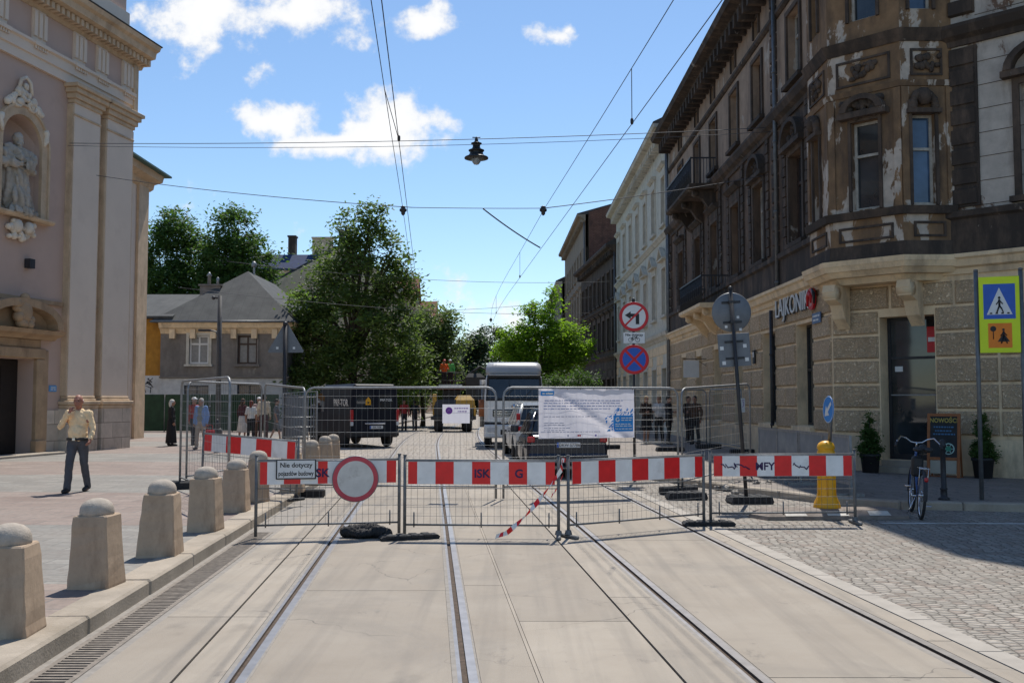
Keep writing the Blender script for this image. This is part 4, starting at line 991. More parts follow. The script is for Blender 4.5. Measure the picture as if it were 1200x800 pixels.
    p.cbox(dx-1.32, dx+1.32, -.15, .02, 2.935, 3.24, .03); p.cbox(dx-1.2, dx+1.2, -.06, .02, 3.245, 3.5, .02)
    part(p, 'door_frame', DOORSTONE, t, F)
    h = MB(); h.prism([(.02, 3.5), (-.12, 3.5), (-.2, 3.58), (-.42, 3.64), (-.48, 3.76), (.02, 3.80)], dx-1.75, dx+1.75, 'yz')
    n = 14; out = [(dx-1.68*math.cos(PI*i/n), 3.80+.82*math.sin(PI*i/n)**.8) for i in range(n+1)]; inn = [(dx-1.42*math.cos(PI*i/n), 3.80+.6*math.sin(PI*i/n)**.8) for i in range(n+1)]
    for k in range(n): h.prism([out[k], out[k+1], inn[k+1], inn[k]], -.46, .02, 'xz')
    h.prism([(x, z) for x, z in inn], -.08, .01, 'xz')
    for k in range(20):
        a_ = rnd.uniform(0, 2*PI); r_ = rnd.uniform(.1, .42); h.ball((dx+r_*math.cos(a_), -.34, 4.24+r_*math.sin(a_)), rnd.uniform(.08, .17), 8, 6)
    h.ball((dx, -.36, 4.24), (.32, .14, .36), 14, 10)
    part(h, 'door_pediment', DOORSTONE, t, F)
    dd = MB(); dd.box(door[0], door[1], .53, .6, .13, 2.92); 
    for k in range(2): dd.box(dx-.93+.94*k, dx-.02+.94*k, .50, .53, .2, 2.88); dd.box(dx-.75+.94*k, dx-.2+.94*k, .48, .50, .5, 1.4); dd.box(dx-.75+.94*k, dx-.2+.94*k, .48, .50, 1.6, 2.7)
    part(dd, 'door', mat('black_brown_oak', (.02, .015, .013), .6, .2, 8), t, F)
    stp = MB(); stp.cbox(dx-1.7, dx+1.7, -.6, .0, .05, .2, .02); part(stp, 'door_step', KERB, t, F)
    # niche frame, crest and bracket
    f = MB(); o1, i1 = arc(1.10), arc(.851)
    for k in range(16): f.prism([o1[k], o1[k+1], i1[k+1], i1[k]], -.10, .02, 'xz')
    o2, i2 = arc(1.17), arc(1.101)
    for k in range(16): f.prism([o2[k], o2[k+1], i2[k+1], i2[k]], -.15, .02, 'xz')
    for sgn in (-1, 1):
        a_, b_ = nx+sgn*.851, nx+sgn*1.10; f.box(min(a_, b_), max(a_, b_), -.10, .02, 7.05, 9.1); a_, b_ = nx+sgn*1.101, nx+sgn*1.17; f.box(min(a_, b_), max(a_, b_), -.15, .02, 7.05, 9.1)
    f.prism([(.5, 6.93), (-.22, 6.93), (-.28, 7.0), (-.28, 7.048), (.5, 7.048)], nx-1.3, nx+1.3, 'yz')
    part(f, 'niche_frame', CH_TAN, t, F)
    g = MB(); rr = random.Random(2)
    for k in range(46):
        a_ = rr.uniform(-1, 1); zz = 10.15+.25*(1-abs(a_))+rr.uniform(-.1, .45)*(1-abs(a_)); q = rr.uniform(.06, .13); g.ball((nx+a_*.75, -.10, zz), (q, .1, q), 8, 6)
    part(g, 'stucco_crest', CH_ORN, t, F)
    for sgn in (-1, 1):
        g = MB(); g.path([(nx+sgn*(.15+.30*k/8+.12*math.cos(k)), -.12, 10.25+.12*math.sin(k)) for k in range(9)], .05, 6)
        part(g, 'stucco_scroll', CH_ORN, t, F); g = MB()
        g.path([(nx+sgn*(.95+.05*math.sin(k*.8)), -.12, 9.75-.1*k) for k in range(6)], [.08, .1, .07, .09, .06, .03], 6); part(g, 'stucco_garland', CH_ORN, t, F)
    g = MB(); g.path([(nx-.28, -.12, 10.6), (nx-.2, -.13, 10.95), (nx, -.13, 11.05), (nx+.2, -.13, 10.95), (nx+.28, -.12, 10.6)], .06, 6)
    part(g, 'stucco_crown', CH_ORN, t, F)
    g = MB()
    for sgn in (-1, 1): g.ball((nx+sgn*.24, -.16, 6.68), (.17, .16, .2), 10, 8)
    for k in range(24): q = rr.uniform(.06, .13); g.ball((nx+rr.uniform(-.55, .55), -.1, 6.62+rr.uniform(-.28, .22)), (q, .1, q), 8, 6)
    part(g, 'cherub_bracket', CH_ORN, t, F)
    lb = MB(); lb.box(X(5.15), X(4.92), -.2, -.02, 5.55, 5.82); part(lb, 'wall_lamp', POLE, t, F)
    # lower nave wing set back behind
    w = MB(); w.box(-30, -15.7, 35, 42.4, .05, 10.9); w.build('nave_wall', CH_PALE, t, (0, 0, 0), 0, True)
    w = MB(); w.box(-15.69, -15.58, 41.2, 42.3, .05, 10.9); w.build('nave_pilaster', CH_TAN, t, (0, 0, 0), 0, True)
    w = MB(); w.prism([(0, 0), (.16, .1), (.2, .3), (.55, .4), (.62, .66), (0, .66)], 35.0, 42.7, 'xz'); w.build('nave_cornice', CH_TAN, t, (-15.7, 0, 10.7), 0, True)
    w = MB(); w.prism([(.85, 0), (.85, .07), (-6, 2.2), (-6, 0)], 35, 43.0, 'xz'); w.build('nave_roof', COPPER, t, (-15.7, 0, 11.37), 0, True)
    # statue of a robed figure: one remeshed body
    b = MB(); z0 = 7.06
    b.frust((0, 0), .42, .38, 0, .14)
    b.caps((0, 0, .3), (0, -.02, 1.2), .36, .30, 14); b.caps((.1, -.12, .3), (.06, -.1, 1.1), .16, .12); b.caps((-.14, -.14, .28), (-.1, -.1, 1.2), .15, .10); b.caps((.3, .0, .3), (.24, 0, 1.3), .13, .14); b.caps((-.3, .02, .25), (-.26, .02, 1.3), .13, .14)
    b.caps((0, 0, 1.2), (0, .0, 1.72), .30, .25, 14); b.caps((-.28, 0, 1.75), (.28, 0, 1.75), .16, .16)
    b.caps((0, 0, 1.8), (0, -.02, 2.08), .10, .09); b.ball((0, -.03, 2.16), (.135, .15, .175), 14, 10); b.ball((0, -.17, 2.14), (.025, .03, .04)); b.ball((0, -.12, 2.02), (.09, .08, .13))
    b.caps((-.34, 0, 1.72), (-.46, -.1, 1.36), .13, .12); b.caps((-.46, -.1, 1.36), (-.22, -.30, 1.34), .11, .07); b.ball((-.14, -.34, 1.36), (.07, .05, .06))
    b.caps((.34, 0, 1.72), (.44, -.06, 1.34), .13, .12); b.caps((.44, -.06, 1.34), (.24, -.28, 1.22), .11, .07); b.ball((.18, -.32, 1.2), (.07, .05, .06))
    for k in range(10): x = -.3+.066*k; b.caps((x, -.26+.08*abs(x), .18), (x*.7+.04*math.sin(k*2), -.25, 1.0+.2*math.sin(k)), .055, .035, 8)
    b.path([(-.34, -.05, 1.6), (-.05, -.28, 1.5), (.3, -.2, 1.45), (.4, .05, 1.5)], .08, 8)
    b.cbox(-.06, .22, -.42, -.32, 1.22, 1.5, .02)
    from mathutils import noise as _mn
    me = remesh(b, .02, 1); me.update(); ns = [v.normal.copy() for v in me.vertices]
    for v, n in zip(me.vertices, ns):
        p = v.co; f = abs(_mn.noise(Vector((p.x*7, p.y*5, p.z*1.6+p.x*2))))*2 if p.z < 2.0 else .4
        v.co = p + n*((f-.45)*.10 + .02*_mn.noise(p*14))
    me.materials.append(m_stone('shadow_blotched_stone', (.46, .405, .335), (.13, .11, .09))); s = obj('statue', me, None, fpt(F, nx, .12, z0), F[1]); s.scale = (1.28, 1.05, 1.03)  # grey stone, its dark blotches stand in for shadows on the figure
    tag(s, 'grey robed stone saint standing in the round-headed church niche', 'statue')
    pl = MB(); pl.cbox(0, .34, -.03, 0, 0, .19, .005); 
    for k in range(2): pl.box(.06, .16+.12*k, -.034, -.03, .05+.06*k, .08+.06*k, 1)
    for k in range(1): pl.box(.2, .29, -.034, -.031, .05, .08, 1)
    tag(part(pl, 'wall_plate', [mat('plate_light_blue', (.12, .33, .62), .4), SIGNW], None, F, X(3.78)-.1, 0, 1.98), 'small light blue plate on the church wall right of the door', 'sign')
church()
# ------------------------------------------------------------------ trees
BARK = mat('bark', (.085, .065, .05), .95, .3, 8, .8, 30)
LEAF1 = m_leaf('leaf_mid_green', (.085, .14, .035), (.165, .225, .065), .47)
LEAF2 = m_leaf('leaf_dark_green', (.055, .115, .028), (.10, .17, .042), .45)
LEAF3 = m_leaf('leaf_bright_green', (.15, .27, .022), (.25, .38, .04), .6)
LEAF4 = m_leaf('leaf_far_green', (.035, .075, .04), (.07, .11, .055))
LEAF5 = m_leaf('leaf_grey_green', (.12, .175, .06), (.20, .26, .11), .5)
def leaves_mesh(r, lobes, nclump, per, size, clump_r, droop=0, fill=.45):
    vs = []; fs = []
    tot = sum((l[3]*l[4]*l[5])**(2/3) for l in lobes)
    for (cx, cy, cz, rx, ry, rz) in lobes:
        k = max(3, int(nclump*(rx*ry*rz)**(2/3)/tot))
        for _ in range(k):
            while True:
                d = Vector((r.gauss(0, 1), r.gauss(0, 1), r.gauss(0, 1)))
                if d.length > .1: break
            d.normalize(); q = fill + (1-fill)*r.random()**.6
            c = Vector((cx+d.x*rx*q, cy+d.y*ry*q, cz+d.z*rz*q)); cr = clump_r*r.uniform(.6, 1.3)
            for _ in range(int(per*r.uniform(.6, 1.4))):
                p = c + Vector((r.gauss(0, cr), r.gauss(0, cr), r.gauss(0, cr*.75) - droop*r.random()))
                a = Vector((r.gauss(0, 1), r.gauss(0, 1), r.gauss(0, .6))).normalized(); n = Vector((r.gauss(0, .7), r.gauss(0, .7), 1)).normalized()
                b = n.cross(a)
                if b.length < .1: continue
                b.normalize(); a = b.cross(n); s = size*r.uniform(.6, 1.4); w = s*.5
                i = len(vs); vs += [p-a*s, p+b*w-n*s*.12, p+a*s, p-b*w-n*s*.12]; fs.append((i, i+1, i+2, i+3))
    me = bpy.data.meshes.new('crown'); me.from_pydata([tuple(v) for v in vs], [], fs); return me
def tree(name, label, loc, lobes, trunk_h, trunk_r, leaf, nclump, per, size, clump_r, seed, group=None, droop=0, fill=.45, twigs=2):
    r = random.Random(seed); t = thing(name, label, 'tree' if 'tree' in name else 'shrub', loc, 0, group)
    mb = MB(); top = max(l[2] for l in lobes)
    pts = []; x = y = 0
    for k in range(6):
        pts.append((x, y, trunk_h*k/5)); x += r.uniform(-.08, .08)*trunk_h*.2; y += r.uniform(-.08, .08)*trunk_h*.2
    mb.path(pts, [trunk_r*(1.25 if k == 0 else 1-.09*k) for k in range(6)], 10)
    for (cx, cy, cz, rx, ry, rz) in lobes:
        b0 = Vector(pts[-1]) if cz > trunk_h else Vector(pts[3]); e = Vector((cx, cy, cz)); m = b0.lerp(e, .5)+Vector((r.uniform(-.3, .3), r.uniform(-.3, .3), .3))
        mb.path([b0, m, e], [trunk_r*.5, trunk_r*.33, trunk_r*.14], 7)
        for k in range(twigs*3):
            d = Vector((r.gauss(0, 1), r.gauss(0, 1), r.gauss(.3, 1))).normalized(); f = e+Vector((d.x*rx, d.y*ry, d.z*rz))*.85; s = m.lerp(e, r.random())
            mb.path([s, s.lerp(f, .5)+Vector((0, 0, .15)), f], [trunk_r*.16, trunk_r*.1, .012], 5)
    mb.build('trunk', BARK, t)
    me = leaves_mesh(r, lobes, nclump, per, size, clump_r, droop, fill); me.materials.append(leaf)
    o = bpy.data.objects.new('crown', me); COL.objects.link(o); o.parent = t
    return t
def rlobes(r, n, rx, ry, z0, z1, k=.5):
    out = []
    for i in range(n):
        z = r.uniform(z0, z1); f = 1-abs((z-(z0+z1)/2)/((z1-z0)/2+.01))**2*.5
        a = r.uniform(0, 2*PI); q = r.uniform(.2, .75); s = r.uniform(.75, 1.2)*k
        out.append((rx*q*f*math.cos(a), ry*q*f*math.sin(a), z, rx*s*f, ry*s*f, (z1-z0)*.22*s/k))
    return out
R5 = random.Random(5)
# the big tree in the middle left
tree('street_tree', 'tallest dark green tree in the middle left, rising behind the black van', (-9.2, 58, 0),
     [(0, 0, 6.2, 3.6, 3.2, 2.2), (-2.2, 0, 4.6, 2.6, 2.6, 2.0), (2.0, .4, 4.6, 2.6, 2.4, 2.2), (.6, 0, 8.6, 2.7, 2.5, 1.9), (-.8, 0, 10.3, 1.7, 1.7, 1.3), (.9, .1, 11.4, 1.5, 1.3, 1.3), (1.0, 0, 12.6, .9, .8, .9), (-.6, 0, 11.9, .7, .7, .8), (2.6, 0, 8.4, 1.5, 1.4, 1.5), (-.2, -1, 3.0, 3.0, 2.2, 1.4), (-2.6, 0, 7.4, 1.4, 1.4, 1.5), (2.2, 0, 10.2, .9, .9, 1.1), (2.6, -.2, 2.6, 1.9, 1.6, 1.4), (-2.6, -.4, 2.6, 1.8, 1.6, 1.4), (.4, -1.2, 1.8, 2.6, 1.4, 1.2), (-3.3, 0, 5.6, 1.3, 1.4, 1.3), (-1.6, 0, 9.0, 1.3, 1.3, 1.3)], 4.2, .30, LEAF1, 640, 56, .13, .36, 21, 'street trees beyond the barriers', .1)
tree('street_tree', 'grey-green smaller tree right of the tallest one, in front of the salmon house', (-5.9, 66, 0),
     [(0, 0, 5.2, 2.2, 1.9, 1.7), (1.7, 0, 5.6, 1.3, 1.3, 1.2), (.7, 0, 7.0, 1.5, 1.4, 1.3), (-.9, 0, 3.8, 1.8, 1.8, 1.5), (1.0, 0, 3.6, 1.5, 1.5, 1.5), (.2, 0, 2.2, 1.9, 1.6, 1.2)], 2.6, .16, LEAF5, 330, 56, .12, .34, 22, 'street trees beyond the barriers', .15)
tree('street_tree', 'bright sunlit yellow-green tree behind the white truck', (2.3, 72, 0),
     [(0, 0, 5.5, 2.9, 2.6, 1.5), (-1.3, 0, 6.3, 1.9, 1.9, 1.0), (1.2, 0, 6.4, 1.9, 1.9, 1.1), (.1, 0, 7.9, 1.4, 1.4, 1.0), (-1.7, 0, 4.5, 1.5, 1.5, .8), (1.6, 0, 4.3, 1.4, 1.5, .8), (.6, 0, 9.0, .6, .6, .7), (-1.0, 0, 8.3, .6, .6, .7), (-2.4, 0, 5.2, 1.4, 1.4, .9), (2.5, 0, 5.3, 1.4, 1.4, .9), (0, -.6, 3.6, 2.2, 1.4, .8)], 3.2, .16, LEAF3, 380, 54, .12, .30, 23, 'street trees beyond the barriers', 0, .3)
tree('hedge_shrub', 'dark clipped bush under the bright tree, right of the truck', (3.9, 60, 0), [(0, 0, 2.0, 1.6, 1.2, .9), (-1.6, 0, 1.9, 1.2, 1.1, 1.0), (-1.2, 0, 2.6, 1.1, 1, .7), (-.7, 0, 1.5, 1.2, 1.2, 1.1), (.9, 0, 1.4, 1.2, 1.2, 1.1), (.2, 0, 2.9, 1.1, 1, .6)], 1.0, .1, LEAF2, 150, 60, .09, .24, 24)
for i, (x, y, h, w, lb) in enumerate(((-28.6, 84, 18.4, 3.7, 'dark broad tree beside the church corner, behind the ochre wing'), (-23.0, 82, 18.0, 3.5, 'dark round tree rising straight behind the grey hipped roof'), (-35.5, 88, 17, 4.2, 'dark tree mostly hidden by the church, behind the ochre wing'))):
    q = random.Random(31+i); tree('park_tree', lb, (x, y, 0), [(0, 0, h*.5, w, w, h*.24), (-w*.35, 0, h*.72, w*.62, w*.62, h*.16), (w*.4, 0, h*.7, w*.6, w*.6, h*.17), (0, 0, h*.86, w*.5, w*.5, h*.12), (w*.1, 0, h*.34, w*.9, w*.9, h*.18)], h*.35, .3, LEAF2, 520, 66, .16, .45, 40+i, 'park trees behind the grey house')
for i, (x, y, h, w, lb, lf) in enumerate(((-20.6, 76, 9.2, 2.9, 'light green bush-like tree behind the right slope of the grey roof', LEAF1), (-16.0, 72, 9.8, 2.8, 'fresh green tree between the grey roof and the tallest tree', LEAF3),)):
    q = random.Random(61+i); tree('garden_tree', lb, (x, y, 0), rlobes(q, 8, w, w, h*.3, h*.9, .55), h*.35, .16, lf, 190, 52, .13, .36, 60+i, 'garden trees behind the grey house')
for i, (x, y, h, w, lb) in enumerate(((-6.5, 128, 10.5, 5, 'leftmost of the dark trees at the far end of the street'), (-1.5, 150, 12.2, 6, 'middle dark tree at the far end of the street'), (4.0, 140, 9.0, 4.5, 'rightmost of the dark trees at the far end of the street, behind the bright one'), (-11, 170, 14.5, 7, 'tallest and farthest of the dark trees at the end of the street'))):
    q = random.Random(71+i); tree('far_tree', lb, (x, y, 0), rlobes(q, 11, w*1.15, w, h*.12, h*.9, .58), h*.3, .25, LEAF4, 330, 56, .24, .6, 70+i, 'trees at the end of the street')
for i, (x, y, h, w, lb) in enumerate(((-7.6, 62, 3.0, 1.7, 'loose shrub at the foot of the grey-green tree'), (-10.8, 53.5, 2.6, 1.6, 'dark shrub between the white side wall and the black van'))):
    q = random.Random(81+i); tree('street_shrub', lb, (x, y, 0), rlobes(q, 5, w, w, h*.3, h*.8, .6), h*.4, .07, LEAF1 if i == 0 else LEAF2, 90, 50, .10, .28, 80+i)
def pot(label, x, y, h, seed):
    t = thing('potted_conifer', label, 'potted plant', (x, y, .115), 0, 'potted conifers by the shop door')
    p = MB(); p.lathe([(.17, 0), (.21, .36), (.23, .36), (.23, .42), (.19, .42), (.18, .38)], n=16); p.build('pot', mat('dark_planter', (.03, .03, .032), .7), t)
    r = random.Random(seed); tr = MB(); tr.tube((0, 0, .36), (0, 0, h*.9), .025, .008); tr.build('trunk', BARK, t)
    me = leaves_mesh(r, [(0, 0, .36+(h-.36)*f, .27*(1.05-f), .27*(1.05-f), .16) for f in (.12, .3, .45, .6, .75, .9)], 90, 60, .028, .05); me.materials.append(LEAF2)
    o = bpy.data.objects.new('foliage', me); COL.objects.link(o); o.parent = t
pot('slim potted conifer on the left of the shop door', 8.0, 22.35, 1.28, 5); pot('slim potted conifer on the right of the shop door, behind the chalkboard', 9.78, 20.78, 1.32, 6)
# ------------------------------------------------------------------ stone bollards along the kerb
def bollard(x, y, label, rz=0.0, h=.645, b=.19, tp=.15, seed=1, square=True):
    rl = random.Random(seed*7); h += rl.uniform(-.03, .03); b += rl.uniform(-.012, .012); t = thing('stone_bollard', label, 'bollard', (x, y, .12), rz, 'stone bollards along the plaza kerb', (R(rl.uniform(-1.6, 1.6)), R(rl.uniform(-1.6, 1.6)), rz))
    r = random.Random(seed); mb = MB(); n = 4 if square else 14
    k = math.sqrt(2) if square else 1
    vs = []; rows = 9
    prof = [(b, 0), (b*1.0, .03)] + [(b+(tp-b)*i/7, h*i/7) for i in range(1, 7)] + [(tp*1.0, h-.012), (tp*.93, h)]
    if square:
        # chamfered square shaft, edges knocked about
        for w, z in prof:
            c = .010+r.uniform(0, .012); 
            for (sx, sy) in ((1, -1), (1, 1), (-1, 1), (-1, -1)):
                j = lambda: r.uniform(-.004, .004)
                if sx*sy < 0: vs += [(sx*(w-c)+j(), sy*w+j(), z), (sx*w+j(), sy*(w-c)+j(), z)]
                else: vs += [(sx*w+j(), sy*(w-c)+j(), z), (sx*(w-c)+j(), sy*w+j(), z)]
        n = 8
    else:
        for w, z in prof: vs += [((w+r.uniform(-.008, .008))*math.cos(2*PI*i/n), (w+r.uniform(-.008, .008))*math.sin(2*PI*i/n), z) for i in range(n)]
    m = len(prof)
    fs = [list(range(n))[::-1], list(range((m-1)*n, m*n))]
    for a in range(m-1): fs += [[a*n+i, a*n+(i+1) % n, (a+1)*n+(i+1) % n, (a+1)*n+i] for i in range(n)]
    mb._add(vs, fs, 0, not square); mb.build('shaft', BOLL, t)
    c = MB(); R_ = tp*.93
    c.lathe([(R_, h-.01), (R_*1.02, h+.025), (R_*.98, h+.06), (R_*.86, h+.095), (R_*.62, h+.122), (R_*.3, h+.137), (.01, h+.14)], n=20); c.build('cap', BOLLTOP, t)
for i, (x, y, lb, sq) in enumerate(((-3.47, 6.95, 'nearest stone bollard with a cracked edge, cut by the left edge of the picture', 1), (-3.60, 8.74, 'second nearest stone bollard, squat and tapering, beside the kerb', 1), (-3.66, 10.46, 'third nearest stone bollard along the kerb, stained and chipped on its right edge', 1), (-3.78, 12.4, 'fourth stone bollard from the front, just before the tall mesh fence', 1),
      (-4.0, 14.5, 'fifth stone bollard from the front, behind the black fence block', 1), (-4.03, 15.9, 'rounded brown stone post left of the white plate', 0), (-4.12, 20.6, 'leftmost of the three pale stone posts behind the barrier plate', 0), (-4.1, 22.0, 'middle one of the three pale stone posts behind the barrier plate', 0), (-4.18, 23.3, 'rightmost and farthest of the three pale stone posts near the black van', 0), (-3.85, 17.6, 'stone post half hidden behind the white plate on the barrier', 1))):
    _b = bollard(x, y, lb, R((5, -3, 4, -2, 3, 0, 0, 0, 0, 6)[i]), seed=i+3, square=bool(sq), h=.645 if i < 6 else .66, b=.19, tp=.152 if sq else .15)

# ------------------------------------------------------------------ low work barriers
def two(p0, p1):
    a, b = Vector(p0), Vector(p1); m = (a+b)/2; d = b-a; return m, math.atan2(d.y, d.x), math.hypot(d.x, d.y)
def barrier(p0, p1, label, bands, z=0, top=1.03, feet=(True, True), bh=.285, scrib=None, tilt=0):
    m, rz, L = two((*p0, z), (*p1, z))
    t = thing('work_barrier', label, 'barrier', m, rz, 'red and white work barriers across the road')
    f = MB(); h = L/2
    for x in (-h, h): f.tube((x, 0, .02), (x, 0, top), .021, n=10); f.lathe([(.024, top-.002), (.024, top+.012)], (x, 0, 0), 10)
    f.tube((-h, 0, top-.06), (h, 0, top-.06), .014, n=8); f.tube((-h, 0, .16), (h, 0, .16), .013, n=8); f.tube((-h, 0, .62), (h, 0, .62), .006, n=6)
    k = max(2, round(L/.62))
    for i in range(k): x = -h+.12+(L-.24)*i/(k-1); f.tube((x, -.012, .13), (x, -.012, .32), .010, n=6)
    f.build('frame', GALVD, t)
    w = MB(); n = int(L/.078)
    for i in range(1, n): w.tube((-h+L*i/n, 0, .17), (-h+L*i/n, 0, .72), .0019, n=4, cap=False)
    for zz in (.27, .38, .49): w.tube((-h, .003, zz), (h, .003, zz), .0024, n=4, cap=False)
    w.build('wire_mesh', GALVD, t)
    b = MB(); x = -h+.045; e = h-.045; tot = sum(q for q, c in bands); zt = top-.075; zb = zt-bh
    b.box(x, e, -.026, -.0205, zb, zt, 1)
    for q, c in bands:
        wd = (e-x)*q/tot; tot -= q
        b.poly([(x, -.0275, zb+.002), (x+wd, -.0275, zb+.002), (x+wd, -.0275, zt-.002), (x, -.0275, zt-.002)], 0 if c == 'r' else 1); x += wd
    b.tube((-h, -.024, zt+.006), (h, -.024, zt+.006), .008, n=6, mi=2)
    bo = b.build('striped_board', [RED, WHITE, GALV], t)
    if scrib:
        sc = MB()
        for kind, a, args in scrib:
            if kind == 'text': text_mb(sc, args, bh*.52, XZ(a*L-h, -.0295, (zb+zt)/2-.01), 0, bold=.004)
            else:
                rr = random.Random(args)
                sc.path([(a*L-h-.11+.22*q/9+rr.uniform(-.02, .02), -.030, (zb+zt)/2+.02-.05*q/9+rr.uniform(-.035, .035)) for q in range(10)], .0085, 5)
        sc.build('graffiti', INK, bo)
    for s, on in zip((-1, 1), feet):
        if on:
            q = MB(); q.cbox(s*h-.03, s*h+.03, -.20, .20, .0, .045, .012); q.frust((s*h, 0), .05, .035, .045, .10, n=8); q.build('foot', GALVD if on == 2 else RUBBER, t)
    return t
rw = lambda s: [(.5 if i in (0, len(s)-1) else 1, c) for i, c in enumerate(s)]
barrier((-3.22, 12.62), (-1.46, 12.98), 'leftmost front barrier, carrying the round sign and the white plate', [(47, 'r'), (110, 'w'), (110, 'r'), (115, 'w'), (65, 'r'), (400, 'w'), (65, 'r')], feet=(0, 0), scrib=[('text', .455, 'SK')])
barrier((-1.36, 12.72), (.585, 12.62), 'front barrier in the middle with black letters on a red band', rw('rwrwrwrwr'), feet=(0, 2), scrib=[('text', .505, 'ISK'), ('text', .745, 'G')])
barrier((.71, 12.66), (2.66, 13.92), 'front barrier right of the red and white tape, with clean bands', rw('rwrwrwrwr'), feet=(2, 0))
barrier((2.77, 14.0), (4.82, 14.1), 'rightmost front barrier with purple scribbles on its white bands', rw('rwrwrwrwr'), feet=(0, 2), scrib=[('s', .13, 3), ('s', .21, 6), ('s', .625, 9), ('text', .375, 'MFY')])
barrier((-5.38, 17.35), (-3.52, 16.35), 'barrier standing among the stone bollards on the plaza', rw('rwrwrwr'), z=.14, feet=(1, 1)).rotation_euler[1] = R(2.6)

def rubber_block(x, y, rz, label, l=.62, w=.2, h=.11, z=0):
    mb = MB(); mb.prism([(-l/2+.02, 0), (l/2-.02, 0), (l/2, .03), (l/2-.03, h), (-l/2+.03, h), (-l/2, .03)], -w/2, w/2, 'xz')
    for i in range(4): mb.cbox(-l/2+.06+i*(l-.12)/4, -l/2+.06+(i+.72)*(l-.12)/4, -w/2-.012, w/2+.012, .02, h+.012, .012)
    tag(mb.build('ballast_block', RUBBER, None, (x, y, z), rz), label, 'barrier base')
rubber_block(-1.28, 12.55, R(20), 'flat black rubber foot under the joint of the two left front barriers', .75, .18, .055)
rubber_block(2.72, 13.9, R(2), 'black rubber foot under the joint of the two right front barriers', .72, .2, .06)
def sandbag():
    mb = MB(); r = random.Random(3)
    mb.caps((-.26, 0, .07), (.02, .02, .09), .085, .10); mb.caps((.0, .02, .09), (.22, -.05, .06), .09, .07); mb.ball((-.34, -.01, .07), (.06, .07, .07)); mb.ball((-.1, -.06, .06), (.16, .09, .06)); mb.ball((.12, .06, .06), (.14, .09, .07))
    me = remesh(mb, .018, 2)
    for v in me.vertices: v.co += Vector((r.gauss(0, .004), r.gauss(0, .004), r.gauss(0, .006)))
    me.materials.append(mat('black_sacking', (.022, .021, .022), .75, .4, 30, .8, 70)); o = obj('sandbag', me, None, (-1.78, 12.68, 0), R(-6)); tag(o, 'crumpled black sack lying at the foot of the leftmost front barrier', 'sandbag')
sandbag()
def round_sign():
    m, rz, L = two((-3.22, 12.62, 0), (-1.46, 12.98, 0))
    c = Vector((-2.0, 12.78, .735)); t = thing('round_sign', 'round no-entry-for-vehicles sign, white with faded red rim, hung on the leftmost front barrier', 'road sign', c, rz, None, (R(2), 0, rz))
    p = MB(); n = 48; rr = .288; p.lathe([(rr, -.006), (rr+.006, .0), (rr, .004)], (0, -.05, 0), n, 0, axis='y'); p.build('plate', SIGNBACK, t)
    f = MB(); f.disc((0, 0), rr-.004, -.0575, n, 0, .228); f.disc((0, 0), .2285, -.0575, n, 1)
    r = random.Random(5)
    f.build('face', [FADER, mat('scuffed_sign_white', (.60, .585, .55), .45, .10, 9, col2=(.38, .35, .31), thr=.62, s2=5)], t)
    b = MB(); b.box(-.03, .03, -.044, -.03, -.05, .26); b.build('bracket', GALV, t)
    t = thing('info_plate', 'white plate reading Nie dotyczy pojazdów budowy, hung on the leftmost front barrier', 'sign', (-2.74, 12.72, .86), rz-R(2))
    b = MB(); b.cbox(-.25, .25, -.058, -.045, -.128, .128, .006); b.build('plate', SIGNBACK, t)
    g = MB(); g.poly([(-.245, -.0595, -.123), (.245, -.0595, -.123), (.245, -.0595, .123), (-.245, -.0595, .123)], 1); g.poly([(-.232, -.0605, -.11), (.232, -.0605, -.11), (.232, -.0605, .11), (-.232, -.0605, .11)], 0)
    text_mb(g, 'Nie dotyczy', .082, XZ(0, -.062, .05), 1, bold=.002); text_mb(g, 'pojazdów budowy', .082, XZ(0, -.062, -.055), 1, bold=.002, sx=.72); g.build('face', [SIGNW, SIGNB], t)
round_sign()
def tape():
    pts = [Vector((.645, 12.60, 1.0)), Vector((.62, 12.58, .86)), Vector((.45, 12.55, .62)), Vector((.28, 12.5, .42)), Vector((.12, 12.45, .25)), Vector((-.06, 12.4, .10)), Vector((-.2, 12.35, .06))]
    P = []
    for a, b in zip(pts, pts[1:]):
        for k in range(6): P.append(a.lerp(b, k/6))
    P.append(pts[-1]); mb = MB()
    for i in range(len(P)-1):
        a, b = P[i], P[i+1]; w1 = Vector((.014*math.cos(i*.55), .012*math.sin(i*.8), .028)); w2 = Vector((.014*math.cos(i*.55+.55), .012*math.sin(i*.8+.8), .028))
        mb.poly([a-w1, b-w2, b+w2, a+w1], (i//2) % 2)
    for k in range(5):
        a = 2*PI*k/5; mb.poly([(.645+.03*math.cos(a), 12.63+.04*math.sin(a), .95), (.645+.03*math.cos(a+1.3), 12.63+.04*math.sin(a+1.3), .95), (.65+.03*math.cos(a+1.3), 12.63+.04*math.sin(a+1.3), 1.0), (.65+.03*math.cos(a), 12.63+.04*math.sin(a), 1.0)], k % 2)
    Q = [Vector((.64, 12.66, .78)), Vector((.56, 12.7, .60)), Vector((.5, 12.7, .52)), Vector((.47, 12.72, .42))]
    for i in range(3):
        for k in range(3):
            a, b = Q[i].lerp(Q[i+1], k/3), Q[i].lerp(Q[i+1], (k+1)/3); w = Vector((.008, .01, .024)); mb.poly([a-w, b-w, b+w, a+w], k % 2)
    o = mb.build('barrier_tape', [RED, WHITE]); tag(o, 'red and white warning tape tied to a barrier post and trailing down to the road', 'tape')
tape()

